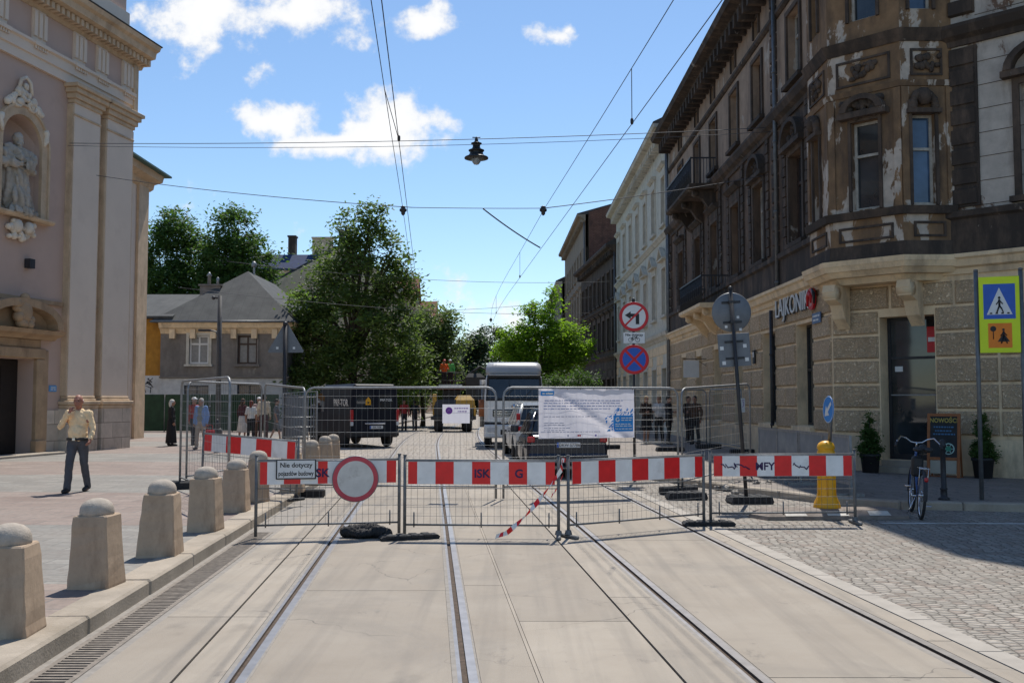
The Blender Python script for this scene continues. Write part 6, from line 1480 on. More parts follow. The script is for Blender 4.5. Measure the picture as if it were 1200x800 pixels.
# ------------------------------------------------------------------ overhead wires and the hanging lamp
WIRE = mat('wire_black', (.02, .02, .022), .6, .1, 5)
WIREG = mat('span_wire_grey', (.09, .092, .10), .7, .1, 5)
def wire(name, pts, label, r=.012, m=WIRE, sag=0, group=None, n=16):
    a = Vector(pts[0]); P = []
    if len(pts) == 2:
        b = Vector(pts[1]); P = [a.lerp(b, k/n)-Vector((0, 0, 4*sag*(k/n)*(1-k/n))) for k in range(n+1)]
    else: P = [Vector(p) for p in pts]
    o = MB().path([p-a for p in P], r, 5).build(name, m, None, a); tag(o, label, 'wire', group); return o
def wires():
    ys = [-4+4*k for k in range(34)]
    for c, off, lb in ((-.49, -.22, 'left'), (2.77, .0, 'right')):
        wire('contact_wire', [(tx(c, Y), Y, 5.55) for Y in ys], f'lower tram contact wire over the {lb} track', .006, group='tram contact wires')
        wire('messenger_wire', [(tx(c, Y)+off, Y, 6.42-.10*math.sin(PI*((Y-24) % 28)/28)) for Y in ys], f'upper tram wire carrying the contact wire over the {lb} track', .006, group='tram messenger wires')
        t = None
    for i, (c, off, Y, lb) in enumerate(((-.49, -.22, 14.5, 'nearest dropper between the left tram wires'), (-.49, -.22, 34, 'farther dropper between the left tram wires'), (2.77, 0, 13.6, 'nearest dropper between the right tram wires'), (2.77, 0, 31, 'second dropper between the right tram wires'), (2.77, 0, 44, 'third dropper between the right tram wires'))):
        zt = 6.42-.10*math.sin(PI*((Y-24) % 28)/28); t = thing('wire_dropper', lb, 'dropper', (tx(c, Y), Y, 5.56), 0, 'droppers between the tram wires')
        MB().tube((0, 0, 0), (off, 0, zt-5.56), .006, n=5).build('rod', WIRE, t); q = MB(); q.lathe([(.012, -.02), (.022, 0), (.022, .05), (.012, .07)], n=8); q.build('clamp', WIRE, t)
    # span wires from facade to facade
    L = 29.5
    wire('span_wire', [(-13.6, 30.2, 9.60), (7.55, 28.6, 9.65)], 'upper span wire from the church to the brown tenement, carrying the lamp', .011, WIREG, .16, 'span wires across the street')
    wire('span_wire', [(-13.6, 30.1, 9.50), (7.55, 28.5, 9.50)], 'lower one of the paired span wires beside the lamp', .008, WIREG, .22, 'span wires across the street')
    wire('span_wire', [(-13.3, 31.5, 8.9), (tx(-.49, 24.5), 24.5, 6.5)], 'span wire sloping from the church wall down to the left tram wires', .010, WIREG, .1, 'span wires across the street')
    wire('span_wire', [(tx(-.49, 24.5), 24.5, 6.5), (tx(2.77, 24.5), 24.5, 6.48)], 'short span wire between the left and right tram wires', .009, WIREG, .01, 'span wires across the street')
    wire('span_wire', [(tx(2.77, 24.5), 24.5, 6.48), (7.5, 28.8, 8.3)], 'span wire rising from the right tram wires to the brown tenement', .011, WIREG, .05, 'span wires across the street')
    wire('pull_off_wire', [(-.72, 24.5, 6.47), (tx(2.77, 25.2), 25.2, 5.6)], 'steep pull-off wire ending at the right contact wire', .018, WIRE, .04, 'span wires across the street')
    wire('span_wire', [(-15.0, 52, 9.0), (7.3, 64, 9.4)], 'far span wire crossing in front of the tallest tree to the pale tenement', .012, WIREG, .5, 'span wires across the street')
    wire('span_wire', [(-14.5, 43, 6.6), (6.6, 76, 8.4)], 'low far span wire crossing the grey roof towards the dark tenement', .012, WIREG, .5, 'span wires across the street')
    wire('span_wire', [(-8.0, 80, 8.9), (6.7, 76, 9.7)], 'farthest span wire above the bright tree', .014, WIREG, .3, 'span wires across the street')
    for i, (x, y, z, lb) in enumerate(((tx(2.77, 24.5), 24.5, 6.46, 'dark insulator where the short span wire meets the right tram wires'), (tx(-.49, 24.5)-.22, 24.5, 6.46, 'dark insulator where the span wires meet the left tram wires'), (tx(2.77, 58), 58, 6.42, 'small far insulator low above the truck'))):
        q = MB(); q.lathe([(.02, -.16), (.05, -.12), (.05, -.08), (.09, -.05), (.09, 0), (.05, .02), (.07, .05), (.03, .08)], n=10); tag(q.build('insulator', POLE, None, (x, y, z)), lb, 'insulator', 'insulators on the tram wires')
    # lamp
    X = (558-600)/1167*L; t = thing('hanging_lamp', 'black bell-shaped street lamp hanging from a span wire in the sky', 'street lamp', (X, L-.2, 8.9)); t.scale = (1, 1, .78)
    b = MB(); b.lathe([(.355, 0), (.36, .03), (.345, .06), (.24, .12), (.20, .20), (.20, .28), (.235, .30), (.235, .33), (.15, .37), (.11, .45), (.115, .55), (.16, .57), (.16, .60), (.08, .64), (.05, .70), (.05, .78)], n=28); b.build('housing', mat('lamp_black_enamel', (.018, .02, .02), .4, .2, 8), t)
    b = MB(); b.lathe([(.33, .005), (.2, .06), (.15, .09)], n=28); b.build('reflector', mat('lamp_reflector_bronze', (.20, .16, .10), .45, .1, 8, metal=.6), t)
    b = MB(); b.lathe([(.01, -.24), (.07, -.22), (.12, -.14), (.14, -.03), (.14, .06)], n=20)
    gm = NT('lamp_glass'); gm.out(_c((.55, .62, .68)), .12, 0, .6); gm.b.inputs['Transmission Weight'].default_value = .55; b.build('glass_globe', gm.m, t)
    b = MB(); b.tube((0, 0, .78), (0, 0, .84), .03); b.tube((-.12, 0, .82), (.12, 0, .82), .02); b.build('hanger', POLE, t)
wires()
# ------------------------------------------------------------------ vehicles
CHROME = mat('chrome', (.6, .6, .62), .15, .05, 3, metal=1)
CARGLASS = m_glass('car_glass', (.02, .024, .028), .03)
LENS_R = mat('red_lamp_lens', (.42, .012, .015), .2, .1, 8, spec=.7)
LENS_W = mat('clear_lamp_lens', (.55, .56, .58), .12, .1, 8, spec=.7)
TRIM = mat('black_plastic_trim', (.025, .025, .027), .6, .2, 10)
def wheel(t, x, y, r=.33, w=.21, rimm=None):
    m = MB(); s = 1 if x > 0 else -1
    m.lathe([(r*.62, -w/2), (r*.93, -w/2), (r, -w*.36), (r, w*.36), (r*.93, w/2), (r*.62, w/2)], (x, y, r), 26, axis='x'); o = m.build('wheel', TYRE, t)
    m = MB(); m.lathe([(r*.63, w*.1), (r*.60, w*.42), (r*.52, w*.36), (r*.18, w*.30), (r*.14, w*.4), (.01, w*.42)] if s > 0 else [(.01, -w*.42), (r*.14, -w*.4), (r*.18, -w*.30), (r*.52, -w*.36), (r*.60, -w*.42), (r*.63, -w*.1)], (x, y, r), 20, axis='x'); m.build('rim', rimm or GALV, o)
def loft(mb, secs, mi=0, sm=False):
    n = len(secs[0]); vs = [p for s in secs for p in s]; fs = [list(range(n))[::-1], list(range((len(secs)-1)*n, len(secs)*n))]
    for a in range(len(secs)-1): fs += [[a*n+i, a*n+(i+1) % n, (a+1)*n+(i+1) % n, (a+1)*n+i] for i in range(n)]
    mb._add(vs, fs, mi, sm)
def plate(t, x, z, y, txt, w=.52, h=.115):
    m = MB(); m.cbox(x-w/2, x+w/2, y-.012, y, z-h/2, z+h/2, .004); m.box(x-w/2+.003, x-w/2+.045, y-.0135, y-.012, z-h/2+.004, z+h/2-.004, 2); text_mb(m, txt, h*.86, XZ(x+.02, y-.0145, z-.003), 1, sx=.9, bold=.001); m.build('number_plate', [SIGNW, SIGNB, SIGNBL], t)
def van():
    rz = R(31); W_, H, L = 1.9, 2.32, 4.9
    t = thing('panel_van', 'dark navy panel van parked at an angle with white PRP-TOR lettering on its side', 'van', (-5.0, 36.4, 0), rz)
    P = mat('van_navy', (.010, .012, .02), .5, .1, 3, spec=.2); mb = MB()
    def sec(y, zt, zs, hw, hr, zb=.36):
        return [(-hw+.04, y, zb), (-hw, y, zb+.14), (-hw, y, zs), (-hr, y, zt-.10), (-hr+.12, y, zt), (hr-.12, y, zt), (hr, y, zt-.10), (hw, y, zs), (hw, y, zb+.14), (hw-.04, y, zb)]
    h = W_/2
    loft(mb, [sec(-.0, H-.06, 1.15, h-.03, h-.11, .42), sec(.05, H-.02, 1.18, h, h-.07), sec(.3, H, 1.2, h, h-.06), sec(3.0, H-.02, 1.2, h, h-.06), sec(3.4, H-.12, 1.2, h, h-.12), sec(4.05, 1.35, 1.1, h-.02, h-.1), sec(4.75, 1.12, .95, h-.12, h-.2), sec(4.9, .9, .8, h-.2, h-.3)])
    mb.build('body', P, t)
    for s in (-1, 1):
        d = MB(); x0, x1 = (s*.01, s*(h-.13)); a, b = min(x0, x1), max(x0, x1); d.cbox(a, b, -.03, .02, .55, H-.16, .012); o = d.build('rear_door', P, t)
        g = MB(); g.poly([(a+.1, -.033, 1.36), (b-.1, -.033, 1.36), (b-.13, -.033, 1.95), (a+.1, -.033, 1.95)]); g.build('pane', CARGLASS, o)
        q = MB(); q.cbox(min(s*(h-.11), s*(h-.005)), max(s*(h-.11), s*(h-.005)), -.035, .06, .95, 1.38, .012, 0); q.cbox(min(s*(h-.11), s*(h-.005)), max(s*(h-.11), s*(h-.005)), -.034, .05, .80, .945, .01, 1); q.build('tail_light', [LENS_R, LENS_W], t)
        for y in (.85, 3.9): wheel(t, s*(h-.10), y, .34, .22, TRIM)
        m = MB(); m.cbox(min(s*(h+.02), s*(h+.2)), max(s*(h+.02), s*(h+.2)), 3.55, 3.66, 1.25, 1.55, .02); m.build('mirror', TRIM, t)
        g = MB(); g.poly([(s*(h+.002), 2.7, 1.28), (s*(h+.002), 3.75, 1.28), (s*(h-.045), 3.45, 1.98), (s*(h-.05), 2.7, 2.0)]); g.build('side_window', CARGLASS, t)
    b = MB(); b.cbox(-h+.02, h-.02, -.10, .05, .40, .60, .03); b.build('bumper', TRIM, t); q = MB(); q.cbox(-.4, .4, -.045, -.03, .84, .9, .008); q.build('handle_bar', CHROME, t)
    plate(t, .05, .74, -.032, 'KR 7108')
    m = MB(); m.M = Matrix.Translation((-h-.004, .95, 1.62)) @ Matrix.Rotation(R(-90), 4, 'Z') @ Matrix.Rotation(R(4), 4, 'X')
    text_mb(m, 'PRP-TOR', .36, XZ(0, 0, 0), 0, .002, 'CENTER', .004); m.M = None
    for x, z, a in ((.42, 1.72, 'PRP-TOR'),): text_mb(m, a, .12, XZ(x, -.037, z), 0, bold=.002)
    for x, y, s in ((-.28, -.037, 1),): m.poly([(x-.10, y, 1.55), (x+.10, y, 1.55), (x+.10, y, 1.72), (x, y, 1.84), (x-.10, y, 1.72)], 1); m.poly([(x-.04, y-.002, 1.60), (x+.04, y-.002, 1.60), (x+.04, y-.002, 1.66), (x-.04, y-.002, 1.66)], 2)
    m.build('lettering', [SIGNW, YEL, SIGNB], t)
van()
def car(name, label, x, y, rz, paint, L=4.4, W_=1.8, H=1.58, belt=.98, txt=None, wagon=True, rimm=None, trim_red=False):
    t = thing(name, label, 'car', (x, y, 0), rz); h = W_/2; mb = MB()
    def sec(yy, zb, zt, hw): return [(-hw+.07, yy, zb), (-hw, yy, zb+.16), (-hw-.0, yy, zt-.30), (-hw+.035, yy, zt-.10), (-hw+.11, yy, zt), (hw-.11, yy, zt), (hw-.035, yy, zt-.10), (hw, yy, zt-.30), (hw, yy, zb+.16), (hw-.07, yy, zb)]
    loft(mb, [sec(0, .34, belt-.03, h-.10), sec(.06, .27, belt, h-.04), sec(.5, .24, belt+.01, h), sec(L*.62, .22, belt-.02, h), sec(L*.72, .22, belt-.05, h-.01), sec(L*.93, .24, belt-.17, h-.07), sec(L, .32, belt-.3, h-.22)])
    mb.build('body', paint, t)
    # cabin
    y0, y1 = .10, L*.70; t0, t1 = .38, L*.52; zb, zt = belt-.01, H; hb, ht = h-.09, h-.25
    c = MB(); loft(c, [[(-hb, y0, zb), (hb, y0, zb), (hb, y1, zb), (-hb, y1, zb)], [(-ht, t0, zt-.07), (ht, t0, zt-.07), (ht, t1, zt-.07), (-ht, t1, zt-.07)]]); c.build('cabin', CARGLASS, t)
    r = MB(); loft(r, [[(-ht-.03, t0-.05, zt-.09), (ht+.03, t0-.05, zt-.09), (ht+.03, t1+.06, zt-.09), (-ht-.03, t1+.06, zt-.09)], [(-ht+.06, t0+.03, zt), (ht-.06, t0+.03, zt), (ht-.06, t1-.05, zt), (-ht+.06, t1-.05, zt)]])
    for s in (-1, 1):
        for ya, yb, k in ((y0, t0, .055), (y1, t1, .035)): r.tube((s*hb, ya, zb), (s*ht, yb, zt-.08), k, k, 6)
        for f in (.36, .66): r.tube((s*(hb+.005), y0+(y1-y0)*f, zb), (s*(ht+.005), t0+(t1-t0)*f, zt-.08), .03, .03, 6)
        r.tube((s*(ht-.02), t0+.1, zt+.03), (s*(ht-.02), t1-.1, zt+.03), .016, n=6)
    r.build('roof', paint, t)
    for s in (-1, 1):
        q = MB(); q.cbox(min(s*(h-.22), s*(h-.045)), max(s*(h-.22), s*(h-.045)), -.012, .12, belt-.16, belt-.03, .02); q.build('tail_light', LENS_R, t)
        if not trim_red: q = MB(); q.cbox(min(s*(h-.17), s*(h-.06)), max(s*(h-.17), s*(h-.06)), .12, .22, belt-.02, belt+.34, .015); q.build('upper_tail_light', LENS_R, t)
        for yy in (.80, L-.85):
            wheel(t, s*(h-.10), yy, .33, .21, rimm)
            a = MB(); a.lathe([(.385, -.005), (.385, .012)] , (s*(h-.003), yy, .34), 26, axis='x'); a.build('wheel_arch', TRIM, t)
        m = MB(); m.cbox(min(s*(h-.02), s*(h+.17)), max(s*(h-.02), s*(h+.17)), L*.66, L*.66+.1, belt-.02, belt+.15, .02); m.build('mirror', paint, t)
        g = MB(); g.box(min(s*(h+.001), s*(h+.006)), max(s*(h+.001), s*(h+.006)), L*.36, L*.365, .35, belt-.15); g.cbox(min(s*h, s*(h+.03)), max(s*h, s*(h+.03)), L*.40, L*.45, belt-.24, belt-.20, .006); g.build('door_handle', TRIM, t)
    b = MB(); b.cbox(-h+.03, h-.03, -.07, .12, .30, .56, .05); b.build('bumper', TRIM if not trim_red else paint, t)
    plate(t, .02, .72 if not trim_red else .745, -.03 if trim_red else -.01, txt or 'KR 40218')
    w = MB(); w.tube((-.1, -.0, belt+.06), (.45, .05, belt+.12), .01); w.build('rear_wiper', TRIM, t)
car('estate_car', 'silver estate car parked behind the dark car, half hidden by the banner', .98, 29.0, R(5), LACQ('silver_paint', (.60, .61, .61), .15), 4.5, 1.8, 1.66, 1.0, 'KR 5F210')
car('dark_car', 'dark navy car with red tail lights parked right behind the white banner', 1.22, 22.0, R(3), LACQ('navy_paint', (.010, .013, .026)), 4.3, 1.86, 1.52, .96, 'DKW 57706', trim_red=True)
def truck():
    t = thing('truck', 'white lorry facing us with a tall grey roof deflector and dark windscreen', 'truck', (.08, 36.2, 0), R(2))
    WP = mat('lorry_white', (.78, .77, .75), .35, .06, 2, spec=.5, col2=(.42, .41, .39), thr=.66); GP = mat('deflector_grey', (.42, .42, .43), .35, .06, 3, spec=.5)
    h = 1.08; c = MB()
    def sec(z, f, hw, b=2.0): return [(-hw, f+.14, z), (-hw+.12, f, z), (hw-.12, f, z), (hw, f+.14, z), (hw, b, z), (-hw, b, z)]
    loft(c, [sec(.62, .02, h-.02), sec(.95, 0, h), sec(1.75, .03, h), sec(2.55, .22, h-.06), sec(2.66, .32, h-.1)]); c.build('cab', WP, t)
    g = MB(); g.poly([(-.95, .018, 1.80), (.95, .018, 1.80), (.90, .172, 2.54), (-.90, .172, 2.54)]); 
    for s in (-1, 1): g.poly([(s*(h+.002), .35, 1.62), (s*(h+.002), 1.15, 1.62), (s*(h-.045), 1.15, 2.38), (s*(h-.045), .5, 2.38)])
    g.build('windscreen', CARGLASS, t)
    v = MB(); v._add([(-1.03, .010, 1.70), (1.03, .010, 1.70), (.98, .200, 2.62), (-.98, .200, 2.62)], [(0,1,2,3)]); v.build('windscreen_surround', TRIM, t)
    v = MB(); v.cbox(-.95, .95, .02, .30, 2.54, 2.64, .02); v.build('sun_visor', TRIM, t)
    for s in (-.35, .35): v = MB(); v.tube((s, .0, 1.80), (s+.4, .10, 2.2), .012); v.build('wiper', TRIM, t)
    d = MB(); D_ = lambda z, f, e, w: [(-w, f+e, z), (-w+e, f+e*.25, z), (-w+2*e, f, z), (w-2*e, f, z), (w-e, f+e*.25, z), (w, f+e, z), (w, 1.95, z), (-w, 1.95, z)]; loft(d, [D_(2.66, .32, .1, 1.0), D_(2.80, .35, .1, 1.02), D_(2.95, .42, .12, 1.01), D_(3.05, .52, .14, .98), D_(3.11, .70, .16, .92), D_(3.13, .95, .18, .84)], 0, True); d.build('roof_deflector', GP, t)
    q = MB(); q.cbox(-.78, .78, -.03, .03, 1.12, 1.38, .02, 0)
    for k in range(4): q.box(-.74, .74, -.04, -.03, 1.15+.055*k, 1.175+.055*k, 1)
    q.lathe([(.10, -.055), (.10, -.03)], (0, 0, 1.48), 20, 1, axis='y'); q.build('grille', [TRIM, CHROME], t)
    b = MB(); b.cbox(-h-.02, h+.02, -.12, .25, .36, .84, .05, 0); b.box(-.5, .5, -.125, -.12, .48, .66, 1); b.build('bumper', [WP, TRIM], t)
    b = MB(); b.box(-h, h, -.02, .2, .845, .93, 0); b.build('trim_strip', TRIM, t)
    for s in (-1, 1):
        l = MB(); l.cbox(min(s*.62, s*.98), max(s*.62, s*.98), -.135, -.1, .56, .74, .02); l.build('headlight', LENS_W, t)
        l = MB(); l.path([(s*h, .3, 2.3), (s*(h+.2), .2, 2.25), (s*(h+.24), .2, 1.7)], .018, 6); l.cbox(min(s*(h+.12), s*(h+.34)), max(s*(h+.12), s*(h+.34)), .15, .27, 1.72, 2.18, .03); l.build('mirror', TRIM, t)
        for y in (1.0, 4.3): wheel(t, s*.93, y, .42, .26)
        st = MB(); st.box(min(s*.75, s*1.08), max(s*.75, s*1.08), .3, .6, .38, .62); st.build('step', TRIM, t)
    f = MB(); f.box(-.45, .45, .3, 5.6, .5, .72); f.build('chassis', TRIM, t)
    bx = MB(); bx.cbox(-1.1, 1.1, 2.15, 5.9, .95, 2.5, .03); bx.build('cargo_box', GP, t)
    e = MB(); e.tube((-1.16, 2.06, .7), (-1.16, 2.06, 2.5), .09, n=10, mi=0); e.tube((-1.16, 2.06, 1.1), (-1.16, 2.06, 1.75), .13, n=10, mi=1); e.build('exhaust_stack', [GALV, mat('rusty_orange_guard', (.34, .12, .05), .6, .3, 8)], t)
    plate(t, 0, .58, -.127, 'KR 2V981')
truck()
def loader():
    t = thing('wheel_loader', 'yellow and dark construction loader behind the small white poster', 'construction vehicle', (-3.15, 54, 0), R(6))
    Y_ = mat('machine_yellow', (.50, .29, .045), .5, .2, 5, col2=(.26, .17, .06), thr=.62); D = mat('machine_dark', (.045, .045, .045), .6, .2, 5)
    b = MB(); loft(b, [[(-1.05, 0, .62), (1.05, 0, .62), (1.05, 2.6, .62), (-1.05, 2.6, .62)], [(-1.08, -.05, 1.3), (1.08, -.05, 1.3), (1.05, 2.6, 1.3), (-1.05, 2.6, 1.3)], [(-.95, .15, 1.75), (.95, .15, 1.75), (.95, 2.5, 1.75), (-.95, 2.5, 1.75)]]); b.build('engine_body', D, t)
    h = MB(); loft(h, [[(.1, -.08, 1.3), (1.16, -.08, 1.3), (1.16, 2.2, 1.3), (.1, 2.2, 1.3)], [(.12, .0, 1.72), (1.12, .0, 1.72), (1.12, 2.2, 1.72), (.12, 2.2, 1.72)], [(.3, .25, 1.98), (.9, .25, 1.98), (.9, 2.1, 1.98), (.3, 2.1, 1.98)]]); h.cbox(1.085, 1.2, -.1, .6, .7, 1.4, .03); h.build('hood', Y_, t)
    m = MB(); m.cbox(-1.14, -.92, .1, .32, .9, 2.05, .03); m.build('mast', Y_, t)
    c = MB(); c.cbox(-1.25, 1.2, -.2, .0, .66, .86, .03); c.build('counterweight', D, t)
    for x in (-.78, .78):
        for y in (.35, 2.5): wheel(t, x, y, .46, .42, Y_)
    t = thing('platform_truck', 'dark work platform lorry carrying two workers, above the yellow loader', 'work vehicle', (-3.6, 60, 0), R(4))
    b = MB(); b.cbox(-1.0, 1.0, 0, 4.2, .7, 1.3, .03); b.cbox(-.55, .55, .8, 2.2, 1.3, 2.35, .03); b.build('body', D, t)
    p = MB(); p.box(-.95, .75, .1, 3.0, 2.36, 2.46); o = p.build('platform', mat('platform_red', (.20, .03, .02), .6), t)
    r = MB()
    for x in (-.92, -.35, .2, .72):
        for y in (.12, 2.95): r.tube((x, y, 2.46), (x, y, 3.4), .025, n=6)
    for z in (2.9, 3.4):
        for y in (.12, 2.95): r.tube((-.92, y, z), (.72, y, z), .025, n=6)
        for x in (-.92, .72): r.tube((x, .12, z), (x, 2.95, z), .025, n=6)
    r.build('railing', D, o)
    s = MB(); s.box(-.8, .6, .04, .09, 2.52, 2.66); s.build('pale_board', SIGNW, o)
    k = MB(); loft(k, [[(.9, .5, 1.7), (1.9, .5, 1.7), (1.9, 1.6, 1.7), (.9, 1.6, 1.7)], [(.8, .3, 3.1), (2.0, .3, 3.1), (2.0, 1.8, 3.1), (.8, 1.8, 3.1)], [(1.0, .5, 3.35), (1.7, .5, 3.35), (1.7, 1.6, 3.35), (1.0, 1.6, 3.35)]]); k.tube((.9, 1, 3.2), (1.7, .4, 3.75), .07); k.tube((1.7, .4, 3.75), (2.3, .4, 3.4), .06); k.build('grab_arm', D, t)
    for x in (-.85, .85):
        for y in (.7, 3.4): wheel(t, x, y, .45, .28)
loader()
def bicycle():
    # seen from behind, leaning a little; local +y is forward
    t = thing('bicycle', 'old blue-framed city bicycle with wide chrome handlebars standing at the shade edge', 'bicycle', (5.95, 14.62, .0), R(-15), None, (R(0), R(4), R(-15)))
    B = LACQ('bicycle_blue', (.02, .07, .22)); r = .33
    for y, nm in ((0, 'rear'), (1.08, 'front')):
        m = MB(); m.path([(0, y+r*math.cos(a), .345+r*math.sin(a)) for a in [2*PI*i/36 for i in range(36)]], .022, 8, closed=True); o = m.build('wheel', TYRE, t)
        m = MB(); m.path([(0, y+(r-.03)*math.cos(a), .345+(r-.03)*math.sin(a)) for a in [2*PI*i/36 for i in range(36)]], .012, 6, closed=True)
        for k in range(24): a = 2*PI*k/24; m.tube(((-.03 if k % 2 else .03), y, .345), (0, y+(r-.03)*math.cos(a), .345+(r-.03)*math.sin(a)), .0016, n=3, cap=False)
        m.tube((-.05, y, .345), (.05, y, .345), .022, n=10); m.build('rim', CHROME, o)
        m = MB(); A = [R(q) for q in (range(20, 200, 12) if nm == 'rear' else range(-10, 150, 12))]
        for a, b in zip(A, A[1:]):
            for s in (-1, 1): m.poly([(0, y+.375*math.cos(a), .345+.375*math.sin(a)), (0, y+.375*math.cos(b), .345+.375*math.sin(b)), (s*.03, y+.36*math.cos(b), .345+.36*math.sin(b)), (s*.03, y+.36*math.cos(a), .345+.36*math.sin(a))])
        m.build('mudguard', POLE, t)
    f = MB()
    f.path([(0, .42, .30), (0, .20, .86)], .017, 8); f.path([(0, .42, .30), (0, .70, .52), (0, .90, .86)], .018, 8); f.path([(0, .40, .42), (0, .64, .62), (0, .885, .90)], .015, 8); f.tube((0, .90, .82), (0, .875, 1.0), .02, n=8)
    for s in (-1, 1):
        f.tube((s*.05, 0, .345), (s*.02, .42, .30), .01, n=6); f.tube((s*.05, 0, .345), (s*.02, .24, .76), .009, n=6); f.path([(s*.04, 1.08, .345), (s*.05, .98, .64), (s*.02, .92, .78)], .011, 6)
    f.build('frame', B, t)
    m = MB(); m.tube((0, .20, .86), (0, .165, .99), .013, n=8); m.path([(0, .06, .985), (0, .14, 1.02), (0, .30, 1.0), (0, .38, .99)], [.04, .07, .03, .02], 8); m.ball((-.07, .09, 1.005), (.075, .10, .04)); m.ball((.07, .09, 1.005), (.075, .10, .04)); m.build('saddle', TRIM, t)
    m = MB(); m.tube((0, .875, 1.0), (0, .86, 1.09), .013, n=8)
    m.path([(-.33, .58, 1.02), (-.30, .68, 1.09), (-.24, .80, 1.16), (-.16, .85, 1.14), (-.08, .87, 1.085), (0, .88, 1.075), (.08, .87, 1.085), (.16, .85, 1.14), (.24, .80, 1.16), (.30, .68, 1.09), (.33, .58, 1.02)], .012, 8); o = m.build('handlebar', CHROME, t)
    for s in (-1, 1): m = MB(); m.tube((s*.31, .655, 1.075), (s*.335, .57, 1.01), .018, n=8); m.build('grip', TRIM, o)
    m = MB(); m.lathe([(.09, -.008), (.09, .008)], (.05, .42, .30), 24, axis='x'); m.path([(.05, .42, .39), (.05, 0, .39)], .005, 5); m.path([(.05, .42, .21), (.05, 0, .31)], .005, 5); m.tube((-.1, .42, .30), (.1, .42, .30), .012)
    m.tube((.09, .42, .30), (.09, .30, .17), .01); m.tube((-.09, .42, .30), (-.09, .54, .43), .01); m.cbox(.09, .18, .26, .34, .155, .18, .005); m.cbox(-.18, -.09, .50, .58, .42, .445, .005); m.build('pedal_crank', CHROME, t)
    m = MB()
    for x in (-.06, 0, .06): m.tube((x, -.22, .74), (x, .18, .76), .006, n=5)
    for y in (-.22, -.05, .12): m.tube((-.07, y, .745), (.07, y, .745), .006, n=5)
    for s in (-1, 1): m.tube((s*.06, -.1, .74), (s*.055, 0, .36), .006, n=5)
    m.build('rear_rack', CHROME, t)
    m = MB(); m.ball((0, -.37, .60), (.03, .02, .035)); m.build('rear_reflector', LENS_R, t)
    m = MB(); m.cbox(-.14, .02, .12, .3, .60, .9, .03); m.build('child_seat_bag', TRIM, t)
    m = MB(); m.path([(-.04, .38, .28), (-.16, .34, .0)], .009, 6); m.build('kickstand', CHROME, t)
bicycle()
# ------------------------------------------------------------------ people
SKIN = mat('skin_tan', (.36, .19, .125), .6, .08, 12); SKINR = mat('skin_ruddy', (.36, .155, .105), .55, .10, 14)
EYE = mat('eye_dark', (.02, .015, .012), .3); LIP = mat('lips', (.30, .10, .08), .5)
def cloth(name, c): return mat('cloth_'+name, c, .9, .13, 9, .35, 35)
HAIRC = {'grey': mat('hair_grey', (.32, .30, .28), .8, .2, 40, .3, 90), 'brown': mat('hair_brown', (.06, .035, .02), .7, .2, 40, .3, 90), 'red': mat('hair_auburn', (.16, .035, .02), .7, .2, 40), 'black': mat('hair_black', (.018, .014, .012), .7, .2, 40), 'blond': mat('hair_blond', (.36, .25, .12), .7, .2, 40), 'white': mat('hair_white', (.58, .55, .5), .8, .12, 40)}
def fingers(mb, wrist, hand_dir, palm_n, curl=.6, s=1.0, side=1):
    d = Vector(hand_dir).normalized(); n = Vector(palm_n); n = (n-d*n.dot(d)).normalized(); w = d.cross(n)*side
    base = Vector(wrist)+d*.085*s
    for k, ln in enumerate((.068, .076, .070, .055)):
        o = base+w*(.030-.020*k)*s; p = [o-d*.02*s]; a = 0
        for j in range(3): a += curl*(.5+.35*j); p.append(p[-1]+(d*math.cos(a)+n*math.sin(a))*ln*s*(.46 if j == 0 else .33)); 
        mb.path(p, [.0095*s, .009*s, .0082*s, .006*s], 7)
    o = Vector(wrist)+d*.035*s+w*.03*s; q = o+(d*.6+w*.7+n*.3).normalized()*.035*s; r2 = q+(d*.9+w*.2+n*.5).normalized()*.03*s
    mb.path([o, q, r2], [.012*s, .0105*s, .007*s], 7)
from mathutils import noise as _mn
def rumple(me, amp, f, seed):
    me.update()
    ns = [v.normal.copy() for v in me.vertices]
    for v, n in zip(me.vertices, ns):
        p = v.co; q = Vector((p.x*f+seed, p.y*f, p.z*f*.8+p.x*f*.7)); v.co = p + n*amp*(abs(_mn.noise(q))*2-.6 + .5*_mn.noise(q*2.3))
